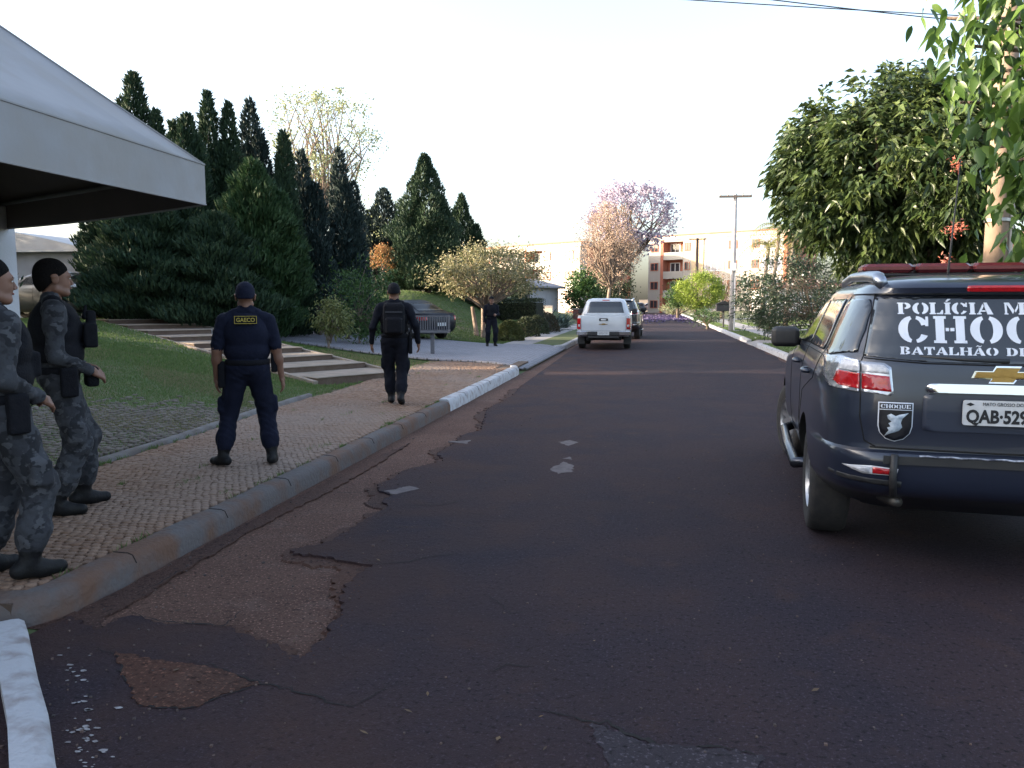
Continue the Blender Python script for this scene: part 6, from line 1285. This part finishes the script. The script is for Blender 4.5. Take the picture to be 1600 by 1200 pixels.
def sdf_mesh(prims, res, k=0.03, cut=None, fold=None):
    """prims: (shape tuple, material index) -> V, F, face material. cut(points)->distance that is intersected"""
    lo = np.min([_bounds(q, 0.04)[0] for q, _ in prims], 0); hi = np.max([_bounds(q, 0.04)[1] for q, _ in prims], 0); n = np.ceil((hi - lo) / res).astype(int) + 1
    ax = [lo[i] + res * np.arange(n[i]) for i in range(3)]; D = np.full(n, 0.5, np.float32); Dm = np.full(n, 0.5, np.float32); Mi = np.zeros(n, np.int16)
    for q, mi in prims:
        a, b_ = _bounds(q, 0.06); i0 = np.maximum(((a - lo) / res).astype(int), 0); i1 = np.minimum(((b_ - lo) / res).astype(int) + 2, n); s = tuple(slice(i0[j], i1[j]) for j in range(3))
        g = np.stack(np.meshgrid(*[ax[j][s[j]] for j in range(3)], indexing='ij'), -1).astype(np.float32); d = _sd(g, q); o = D[s]
        h = np.clip(0.5 + 0.5 * (o - d) / k, 0, 1); D[s] = o + (d - o) * h - k * h * (1 - h); w = d < Dm[s]; Dm[s] = np.where(w, d, Dm[s]); Mi[s] = np.where(w, mi, Mi[s])
    if fold is not None or cut is not None:
        g = np.stack(np.meshgrid(*ax, indexing='ij'), -1).astype(np.float32)
        if fold is not None: D = D + fold(g, Mi)
        if cut is not None: D = np.maximum(D, cut(g))
    S = D < 0
    # surface nets
    c = np.zeros(n - 1, np.int8)
    for i in (0, 1):
        for j in (0, 1):
            for l in (0, 1): c += S[i:n[0] - 1 + i, j:n[1] - 1 + j, l:n[2] - 1 + l]
    cell = np.argwhere((c > 0) & (c < 8)); vid = np.full(n - 1, -1, np.int64); vid[tuple(cell.T)] = np.arange(len(cell)); acc = np.zeros((len(cell), 3)); cnt = np.zeros(len(cell))
    cor = [(i, j, l) for i in (0, 1) for j in (0, 1) for l in (0, 1)]
    for a in cor:
        for d in range(3):
            if a[d]: continue
            b_ = list(a); b_[d] = 1; da = D[tuple((cell + a).T)]; db = D[tuple((cell + b_).T)]; m = (da < 0) != (db < 0); t = np.where(m, da / np.where(m, da - db, 1), 0); pt = np.array(a)[None] + t[:, None] * (np.array(b_) - np.array(a))[None]; acc += pt * m[:, None]; cnt += m
    V = lo + (cell + acc / np.maximum(cnt, 1)[:, None]) * res; F = []; FM = []
    for d in range(3):
        e1, e2 = (d + 1) % 3, (d + 2) % 3; sl0 = [slice(None)] * 3; sl1 = [slice(None)] * 3; sl0[d] = slice(0, -1); sl1[d] = slice(1, None); cr = np.argwhere(S[tuple(sl0)] != S[tuple(sl1)])
        cr = cr[(cr[:, e1] > 0) & (cr[:, e2] > 0) & (cr[:, e1] < n[e1] - 1) & (cr[:, e2] < n[e2] - 1)]
        def v(o1, o2): q = cr.copy(); q[:, e1] -= o1; q[:, e2] -= o2; return vid[tuple(q.T)]
        f = np.stack([v(1, 1), v(0, 1), v(0, 0), v(1, 0)], 1); ins = S[tuple(cr.T)]; f[~ins] = f[~ins][:, ::-1]; F.append(f); FM.append(Mi[tuple(cr.T)])
    F = np.concatenate(F); FM = np.concatenate(FM); ok = (F >= 0).all(1); return V, F[ok], FM[ok]
def sdf_obj(parts, name, mats, parent):
    """parts list of (V,F,FM) joined into one mesh"""
    V = np.concatenate([p[0] for p in parts]); o = np.cumsum([0] + [len(p[0]) for p in parts])[:-1]; F = np.concatenate([p[1] + q for p, q in zip(parts, o)]); FM = np.concatenate([p[2] for p in parts])
    me = npmesh(name, V, F)
    for m in mats: me.materials.append(m)
    me.polygons.foreach_set('material_index', FM.astype(np.int32)); me.polygons.foreach_set('use_smooth', np.ones(len(F), bool)); ob = bpy.data.objects.new(name, me); col.objects.link(ob); ob.parent = parent
    s = ob.modifiers.new('smooth', 'SMOOTH'); s.factor = 0.5; s.iterations = 2; return ob
def ik(a, b_, l1, l2, pole):
    a, b_, pole = (np.array(q, float) for q in (a, b_, pole)); d = b_ - a; L = min(np.linalg.norm(d), (l1 + l2) * 0.999); u = d / np.linalg.norm(d); x = (l1 * l1 - l2 * l2 + L * L) / (2 * L); h = math.sqrt(max(l1 * l1 - x * x, 0)); w = pole - u * (pole @ u); w /= np.linalg.norm(w) + 1e-9
    return a + u * x + w * h, a + u * L
M_skin = mat('skin', (0.20, 0.098, 0.064), (0.165, 0.08, 0.052), rough=0.55, scale=14)
M_hairc = mat('dark_hair', (0.0045, 0.004, 0.0045), (0.009, 0.0075, 0.007), rough=0.9, scale=80, spec=0.1, bump=0.6, bscale=150)
M_navyc = mat('navy_cloth', (0.0055, 0.0075, 0.019), (0.009, 0.011, 0.025), rough=0.9, scale=9, bump=0.35, bscale=30, spec=0.2)
M_navyc2 = mat('black_cloth', (0.0050, 0.0058, 0.011), (0.008, 0.009, 0.015), rough=0.9, scale=9, bump=0.35, bscale=30, spec=0.2)
M_boot = mat('boot_leather', (0.005, 0.005, 0.007), (0.009, 0.009, 0.009), rough=0.6, spec=0.25, scale=20, bump=0.2, bscale=60)
M_gear = mat('black_nylon', (0.0045, 0.005, 0.008), (0.008, 0.008, 0.011), rough=0.85, scale=30, bump=0.3, bscale=90, spec=0.2)
def camo_mat():
    m = bpy.data.materials.new('grey_camouflage'); m.use_nodes = True; t = m.node_tree; L = t.links.new; b = t.nodes['Principled BSDF']; b.inputs['Roughness'].default_value = 0.92; tc = t.nodes.new('ShaderNodeTexCoord'); c = None
    for sc_, thr, colr, off in ((9, .50, (0.026, 0.027, 0.033), 0), (12, .545, (0.013, 0.014, 0.018), 5), (16, .60, (0.060, 0.061, 0.068), 11)):
        mp = t.nodes.new('ShaderNodeMapping'); mp.inputs['Location'].default_value = (off, off * 1.3, 0); mp.inputs['Scale'].default_value = (1, 1, 1.25); L(tc.outputs['Object'], mp.inputs[0])
        n = t.nodes.new('ShaderNodeTexNoise'); n.inputs['Scale'].default_value = sc_; n.inputs['Detail'].default_value = 2.5; L(mp.outputs[0], n.inputs['Vector'])
        r = t.nodes.new('ShaderNodeMapRange'); r.inputs[1].default_value = thr - .012; r.inputs[2].default_value = thr + .012; L(n.outputs[0], r.inputs[0])
        x = t.nodes.new('ShaderNodeMix'); x.data_type = 'RGBA'; L(r.outputs[0], x.inputs[0]); x.inputs[7].default_value = (*colr, 1)
        if c is None: x.inputs[6].default_value = (0.038, 0.040, 0.047, 1)
        else: L(c, x.inputs[6])
        c = x.outputs[2]
    L(c, b.inputs['Base Color']); n = t.nodes.new('ShaderNodeTexNoise'); n.inputs['Scale'].default_value = 22; L(tc.outputs['Object'], n.inputs['Vector']); bp = t.nodes.new('ShaderNodeBump'); bp.inputs['Strength'].default_value = .4; bp.inputs['Distance'].default_value = .02; L(n.outputs[0], bp.inputs['Height']); L(bp.outputs[0], b.inputs['Normal']); return m
M_camo = camo_mat()
def folds(g, Mi, amp):
    x, y, z = g[..., 0], g[..., 1], g[..., 2]
    return (amp * (np.sin(z * 62 + 5 * np.sin(x * 17 + z * 9) + 4 * np.sin(y * 21)) * 0.6 + np.sin(z * 33 - x * 41 + 3 * np.sin(y * 30)) * 0.5) * ((Mi == 1) | (Mi == 2))).astype(np.float32)
def hand_prims(w, d, out, s, curl=0.5):
    """palm and five fingers from wrist w along d; out = direction the palm's back faces"""
    w = np.array(w, float); d = unit(np.array(d, float)); o = unit(np.array(out, float) - d * (np.array(out, float) @ d)); sd = np.cross(d, o); pr = []
    pr.append((('cap', w, w + d * .03 * s, .026 * s, .027 * s), 0))
    for k, (of, ln) in enumerate(((-.030, .066), (-.010, .076), (.010, .072), (.028, .058))):
        a = w + d * .035 * s + sd * of * .8 * s; b_ = w + d * .088 * s + sd * of * s; pr.append((('cap', a, b_, .015 * s, .0125 * s), 0))
        c = b_ + (d * math.cos(curl) - o * math.sin(curl)) * ln * .5 * s; e = c + (d * math.cos(curl * 2.1) - o * math.sin(curl * 2.1)) * ln * .5 * s; pr.append((('cap', b_, c, .0105 * s, .0098 * s), 0)); pr.append((('cap', c, e, .0095 * s, .0082 * s), 0))
    t0 = w + d * .03 * s - sd * .026 * s; t1 = t0 + (d * .7 - sd * .6 - o * .3) * .042 * s; t2 = t1 + (d * .9 - sd * .1 - o * .4) * .034 * s; pr.append((('cap', t0, t1, .015 * s, .012 * s), 0)); pr.append((('cap', t1, t2, .0115 * s, .009 * s), 0)); return pr
def person(label, loc, rz, height, top, bottom, feet, hands, res=0.014, vest=None, sleeves=True, cap=None, head_turn=0.0, group='police officers in the street', lean=0.0, palm=None, hip=(0, 0), foot_dir=None, stout=1.0, head_tilt=0.0):
    """feet/hands: (left, right) targets in metres for a 1.76 m figure facing +y"""
    s = height / 1.76; t = thing('person', label, 'person', loc, rz, group); pr = []; q = stout
    sh = {-1: np.array((-.182 * q, -.015 + lean, 1.405)), 1: np.array((.182 * q, -.015 + lean, 1.405))}; hp = {-1: np.array((-.092 + hip[0], hip[1], .92)), 1: np.array((.092 + hip[0], hip[1], .92))}
    hx, hy = hip
    pr += [(('ell', (hx, hy - .012, .965), (.170 * q, .125 * q, .125)), 2), (('ell', (hx * .6, hy * .6 + .008, 1.08), (.163 * q, .120 * q, .15)), 1), (('ell', (hx * .2, lean * .7, 1.27), (.185 * q, .125 * q, .20)), 1), (('cap', sh[-1] * (.75, 1, 1) - (0, 0, .01), sh[1] * (.75, 1, 1) - (0, 0, .01), .070, .070), 1), (('cap', (-.035, lean - .018, 1.49), sh[-1] * (.92, 1, 1) + (0, 0, .012), .052, .052), 1), (('cap', (.035, lean - .018, 1.49), sh[1] * (.92, 1, 1) + (0, 0, .012), .052, .052), 1)]
    wr = {}
    for k, sd in enumerate((-1, 1)):
        an = np.array(feet[k], float); kn, an = ik(hp[sd], an, .43, .42, (sd * .12, 1, 0)); fd = np.array((foot_dir[k] if foot_dir else (sd * .22, 1, 0)), float); fd /= np.linalg.norm(fd)
        pr += [(('cap', hp[sd], kn, .102 * q, .084), 2), (('cap', kn, kn + (an - kn) * .60, .084, .080), 2), (('cap', kn + (an - kn) * .58, kn + (an - kn) * .72, .086, .080), 2), (('ell', kn + (0, .012, 0), (.074, .080, .09)), 2), (('box', hp[sd] + (kn - hp[sd]) * .80 + np.array((sd * .088 * q, 0, 0)), (.022, .055, .075), None, .018), 2)]
        bt = an + np.array((0, 0, .0)); pr += [(('cap', kn + (an - kn) * .66, bt, .058, .052), 3), (('cap', bt + (0, 0, -.045) - fd * .055, bt + (0, 0, -.050) + fd * .06, .046, .046), 3), (('cap', bt + (0, 0, -.058) + fd * .06, bt + (0, 0, -.064) + fd * .155, .046, .038), 3)]
        w = np.array(hands[k], float); el, w = ik(sh[sd], w, .295, .265, (sd * .55, -1, -.35)); wr[sd] = (el, w); fm = 1 if sleeves else 0
        pr += [(('cap', sh[sd], el, .066, .052), 1), (('cap', sh[sd], sh[sd] + (el - sh[sd]) * .35, .066, .062), 1)]
        if sleeves: pr += [(('cap', el, el + (w - el) * .93, .051, .038), 1), (('cap', el + (w - el) * .9, w, .030, .027), 0)]
        else: pr = pr[:-2] + [(('cap', sh[sd] - (0, 0, .012), sh[sd] + (el - sh[sd]) * .78, .064, .064), 1), (('cap', sh[sd] + (el - sh[sd]) * .7, el, .047, .042), 0), (('cap', el, el + (w - el) * .35, .043, .044), 0), (('cap', el + (w - el) * .3, w, .043, .028), 0)]
    pr += [(('cap', (0, lean + .004, 1.50), (0, lean + .008, 1.56), .054, .055), 0)]
    pr = [((p[0], *[np.array(a) * s if isinstance(a, (tuple, list, np.ndarray)) else (None if a is None else a * s) for a in p[1:]]), m) for p, m in pr]
    parts = [sdf_mesh(pr, res, .03, fold=lambda g, Mi: folds(g, Mi, .0058))]
    # head at finer resolution
    hc = np.array((0, lean + .014, 1.635)); HS = 1.08 * s; ct, stt = math.cos(head_turn), math.sin(head_turn); RM = np.array(((ct, -stt, 0), (stt, ct, 0), (0, 0, 1))) @ np.array(((1, 0, 0), (0, math.cos(head_tilt), -math.sin(head_tilt)), (0, math.sin(head_tilt), math.cos(head_tilt))))
    def H(x, y, z): return (hc + 1.08 * (RM @ np.array((x, y, z)))) * s
    hd = [(('cap', np.array((0, lean - .005, 1.52)) * s, H(0, -.015, -.03), .055 * s, .058 * s), 0), (('ell', H(0, -.012, .025), np.array((.077, .094, .088)) * HS, RM), 0), (('ell', H(0, .028, -.03), np.array((.060, .068, .090)) * HS, RM), 0), (('cap', H(-.026, .062, -.098), H(.026, .062, -.098), .024 * s, .024 * s), 0), (('cap', H(-.05, .0, -.075), H(-.03, .055, -.095), .022 * s, .02 * s), 0), (('cap', H(.05, .0, -.075), H(.03, .055, -.095), .022 * s, .02 * s), 0), (('cap', H(-.035, .080, .012), H(.035, .080, .012), .014 * s, .014 * s), 0)]
    V1 = sdf_mesh(hd, max(.006, res * .55), .022); 
    ft = [(('cap', H(0, .088, .0), H(0, .104, -.036), .008 * s, .012 * s), 0), (('cap', H(-.012, .098, -.042), H(.012, .098, -.042), .008 * s, .008 * s), 0), (('cap', H(-.02, .090, -.068), H(.02, .090, -.068), .0065 * s, .0065 * s), 4)]
    for e in (-1, 1): ft += [(('ell', H(e * .078, -.008, -.012), np.array((.010, .022, .034)) * HS, RM), 0), (('ell', H(e * .080, -.012, .004), np.array((.013, .022, .016)) * HS, RM), 0), (('ell', H(e * .031, .083, -.006), np.array((.0125, .008, .0055)) * HS, RM), 5), (('ell', H(e * .031, .0885, -.006), np.array((.0052, .004, .0052)) * HS, RM), 6), (('cap', H(e * .016, .096, .012), H(e * .046, .086, .014), .0045 * s, .004 * s), 6)]
    V2 = sdf_mesh(ft, .004 if res < .016 else .007, .004); parts += [V1, V2]
    for k, sd in enumerate((-1, 1)):
        el, w = wr[sd]; d = unit(w - el); out = (palm[k] if palm else (sd * 1.0, 0.2, 0)); hpz = hand_prims(w * s, d, out, s, .35); parts.append(sdf_mesh(hpz, .0055 if res < .02 else .010, .008))
    body = sdf_obj(parts, 'body', [M_skin, top, bottom, M_boot, mat('lips', (0.25, 0.10, 0.08), rough=.5), mat('eye_white', (.6, .58, .55), rough=.3), M_hairc], t)
    # hair / cap
    capm = {'hair': M_hairc, 'cap': M_navyc, 'black_cap': M_gear}[cap or 'hair']
    sh_ = [(('ell', H(0, -.016, .030), np.array((.083, .100, .095 if cap != 'hair' else .093)) * HS, RM), 0), (('ell', H(0, -.045, -.015), np.array((.078, .070, .088)) * HS, RM), 0)]
    zc = -.018 if cap == 'hair' else .012
    def cut(g):
        v = (g / s - hc) @ RM / 1.08; a = v[..., 1] - (.004 + np.clip((v[..., 2] + .005) * 1.5, 0, .2)); b2 = zc - (.085 if cap == 'hair' else .045) * np.clip(-(v[..., 1] + .012) * 14, 0, 1) - v[..., 2]
        if cap != 'hair': return np.maximum(b2 + .006, -1) * 1.0
        return np.maximum(a, b2)
    cp = sdf_obj([sdf_mesh(sh_, .007 if res < .02 else .012, .02, cut=cut)], 'cap' if cap and cap != 'hair' else 'hair', [capm], t)
    if cap and cap != 'hair':
        bm_ = [(('ell', H(0, .105, .032), np.array((.062, .060, .008)) * HS, RM), 0)]; sdf_obj([sdf_mesh(bm_, .006 if res < .02 else .012, .01)], 'visor', [capm], cp)
    return t, s, wr, pr
def gear(t, s, prims, name, m, res=.012, k=.012, parent=None, cut=None): return sdf_obj([sdf_mesh([((p[0], *[np.array(a) * s if isinstance(a, (tuple, list)) and not isinstance(a[0], (tuple, list)) else (a * s if isinstance(a, (int, float)) else a) for a in p[1:]]), 0) for p in prims], res, k, cut=cut)], name, [m], parent or t)
def belt(t, s, q=1.0, hip=(0, 0), z=1.005): 
    mb = MB(); mb.lathe([(.158, -.026), (.166, -.022), (.166, .022), (.158, .026)], 32); mb.v = [(a * 1.07 * q * s + hip[0] * s, b_ * .83 * q * s + hip[1] * s - .004, (c + z) * s) for a, b_, c in mb.v]; return mb.build('belt', M_gear, t, smooth=True)
def vest(t, s, q=1.0, lean=0, z0=1.06, z1=1.50, extra=(), m=None, inf=.03):
    pr = [('ell', (0, .008 + lean * .4, 1.12), (.163 * q + inf, .120 * q + inf, .17)), ('ell', (0, lean * .7, 1.28), (.178 * q + inf * .8, .125 * q + inf, .215)), ('cap', (-.10, lean - .012, 1.455), (-.10, lean + .0, 1.44), .062, .062), ('cap', (.10, lean - .012, 1.455), (.10, lean + .0, 1.44), .062, .062)] + list(extra)
    def cut(g):
        v = g / s; a = np.maximum(z0 - v[..., 2], v[..., 2] - z1 - .03); arm = .082 - np.hypot((np.abs(v[..., 0]) - .225 * q), (v[..., 2] - 1.37) * .75); nk = .066 - np.hypot(v[..., 0], v[..., 1] - lean); nk = np.where(v[..., 2] > 1.43, nk, -1); return np.maximum(np.maximum(a, arm), nk) * s
    return gear(t, s, pr, 'vest', m or M_gear, cut=cut)
FZ = .105
def rot(rzdeg): return R(rzdeg)
# --- officer in grey camouflage at the kerb corner (partly outside the picture)
A1_ = P(17, 905, .12); hA = -26
t, s, wr, _ = person('officer in grey camouflage at the kerb corner, arm bent across the belt', (A1_[0] - 0.04, A1_[1] + 0.02, .12), R(hA), 1.72, M_camo, M_camo, ((-.13, -.05, FZ), (.14, .06, FZ)), ((-.13, .15, 1.02), (.13, .165, 1.00)), res=.012, cap='hair', stout=1.18, head_turn=R(-12), palm=((-.3, 1, .3), (.3, 1, .3)), foot_dir=((-.15, 1, 0), (.12, 1, 0)))
vest(t, s, 1.18, extra=[('box', (.08, .165, 1.18), (.045, .03, .07), None, .012), ('box', (-.05, .17, 1.18), (.045, .03, .07), None, .012), ('box', (.0, -.16, 1.28), (.10, .02, .10), None, .012)]); belt(t, s, 1.18)
gear(t, s, [('box', (.215, .02, .93), (.030, .055, .11), None, .015), ('box', (.212, .0, 1.00), (.022, .03, .05), None, .01)], 'holster', M_gear); gear(t, s, [('box', (.15, -.10, .99), (.04, .035, .06), None, .012)], 'pouch', M_gear)
gear(t, s, [('cap', (.255, -.03, 1.33), (.262, -.02, 1.36), .028, .026)], 'shoulder_patch', mat('patch_grey', (.12, .13, .16), (.05, .05, .07), rough=.8, scale=40))
# --- second officer in camouflage behind him
A2_ = P(106, 800, .12)
t, s, wr, _ = person('officer in grey camouflage with loaded chest vest, hands at the belt', (A2_[0], A2_[1], .12), R(-44), 1.78, M_camo, M_camo, ((-.14, .12, FZ), (.11, -.08, FZ)), ((-.13, .16, 1.02), (.12, .17, 1.00)), res=.012, cap='hair', stout=1.06, head_turn=R(6), palm=((-.3, 1, .3), (.3, 1, .3)), lean=-.02)
vest(t, s, 1.06, lean=-.02, extra=[('box', (.10, .185, 1.24), (.040, .045, .085), None, .012), ('box', (.0, .19, 1.24), (.045, .05, .085), None, .012), ('box', (-.10, .18, 1.24), (.040, .045, .085), None, .012), ('box', (.06, .20, 1.36), (.03, .03, .05), None, .01), ('cap', (-.08, .18, 1.36), (-.08, .19, 1.44), .02, .012)]); belt(t, s, 1.06)
gear(t, s, [('box', (.205, .03, .93), (.030, .055, .10), None, .015)], 'holster', M_gear); gear(t, s, [('box', (.02, .19, .95), (.08, .04, .07), None, .015)], 'pouch', M_gear)
# --- officer seen from behind with GAECO on his vest
A3_ = P(392, 727, .12)
t, s, wr, _ = person('stocky officer in navy seen from behind, legs apart, yellow lettered patch on his back', (A3_[0], A3_[1], .12), R(27), 1.66, M_navyc, M_navyc, ((-.25, .02, FZ), (.20, .0, FZ)), ((-.285, .03, .86), (.315, .02, .84)), res=.013, cap='cap', stout=1.16, sleeves=False, foot_dir=((-.8, 1, 0), (.15, 1, 0)), palm=((-1, -.2, 0), (1, -.2, 0)))
vst = vest(t, s, 1.16, z0=1.03, m=M_navyc, inf=.026); belt(t, s, 1.16)
gear(t, s, [('box', (-.235, .0, .88), (.035, .06, .115), None, .015), ('box', (-.225, -.02, .97), (.022, .035, .05), None, .01)], 'holster', M_gear); gear(t, s, [('box', (.245, .02, 1.0), (.03, .05, .10), None, .012), ('cap', (.26, .02, 1.08), (.265, .03, 1.14), .018, .012)], 'radio', M_gear)
M_yel = mat('yellow_thread', (0.46, 0.36, 0.07), (0.38, 0.29, 0.06), rough=.8, scale=60)
pt = MB(); pt.box((-.098, -.1765, 1.292), (.098, -.150, 1.368), .004); pt = pt.build('patch', M_gear, t)
for a in (((-.094, .094), (1.360, 1.364)), ((-.094, .094), (1.296, 1.300)), ((-.094, -.090), (1.300, 1.360)), ((.090, .094), (1.300, 1.360))):
    mb = MB(); mb.box((a[0][0], -.1795, a[1][0]), (a[0][1], -.1768, a[1][1])); mb.build('border', M_yel, pt)
sans('GAECO', .050, M_yel, pt, 'lettering', Matrix.Translation((0, -.1782, 1.313)) @ REARM @ Matrix.Diagonal((.92, 1, 1, 1)), bold=.0010, center=True)
MB().box((-.292, -.03, 1.20), (-.286, .02, 1.25)).build('sleeve_badge', mat('pale_badge', (.5, .5, .52), rough=.7), t)
# --- officer with backpack walking away
A4_ = P(618, 632, .12)
t, s, wr, _ = person('officer in black walking away with a large black backpack', (A4_[0], A4_[1], .12), R(17), 1.76, M_navyc2, M_navyc2, ((-.06, .12, FZ), (.08, -.14, FZ + .025)), ((-.33, .06, .90), (.34, .0, .90)), res=.017, cap='black_cap', stout=1.08, foot_dir=((-.1, 1, 0), (.15, 1, -.3)), palm=((-1, -.1, 0), (1, -.1, 0)))
vest(t, s, 1.08); belt(t, s, 1.08)
bp = gear(t, s, [('box', (0, -.235, 1.25), (.15, .085, .23), None, .06), ('box', (0, -.315, 1.16), (.11, .045, .11), None, .03), ('cap', (-.10, -.15, 1.47), (-.10, .02, 1.49), .018, .018), ('cap', (.10, -.15, 1.47), (.10, .02, 1.49), .018, .018)], 'backpack', M_gear, res=.013)
for z in (1.34, 1.24): 
    mb = MB(); mb.box((-.12 * s, -.328 * s, z * s), (.12 * s, -.31 * s, (z + .02) * s)); mb.build('strap', mat('strap_grey', (.03, .03, .036), rough=.7), bp)
gear(t, s, [('box', (.225, .0, .86), (.03, .06, .12), None, .015), ('box', (.215, 0, 1.0), (.02, .03, .06), None, .01)], 'holster', M_gear)
# --- officer standing on the driveway
A5_ = G(768, 543)
t, s, wr, _ = person('officer in dark uniform standing on the driveway beside the flat topped tree', (A5_[0], A5_[1], A5_[2] + .03), R(200), 1.66, M_navyc2, M_navyc2, ((-.13, .0, FZ), (.15, .02, FZ)), ((-.12, .27, 1.12), (.27, .06, .86)), res=.024, cap='black_cap', stout=1.05)
vest(t, s, 1.05); belt(t, s, 1.05); gear(t, s, [('box', (.21, 0, .9), (.03, .05, .1), None, .015)], 'holster', M_gear, res=.015)
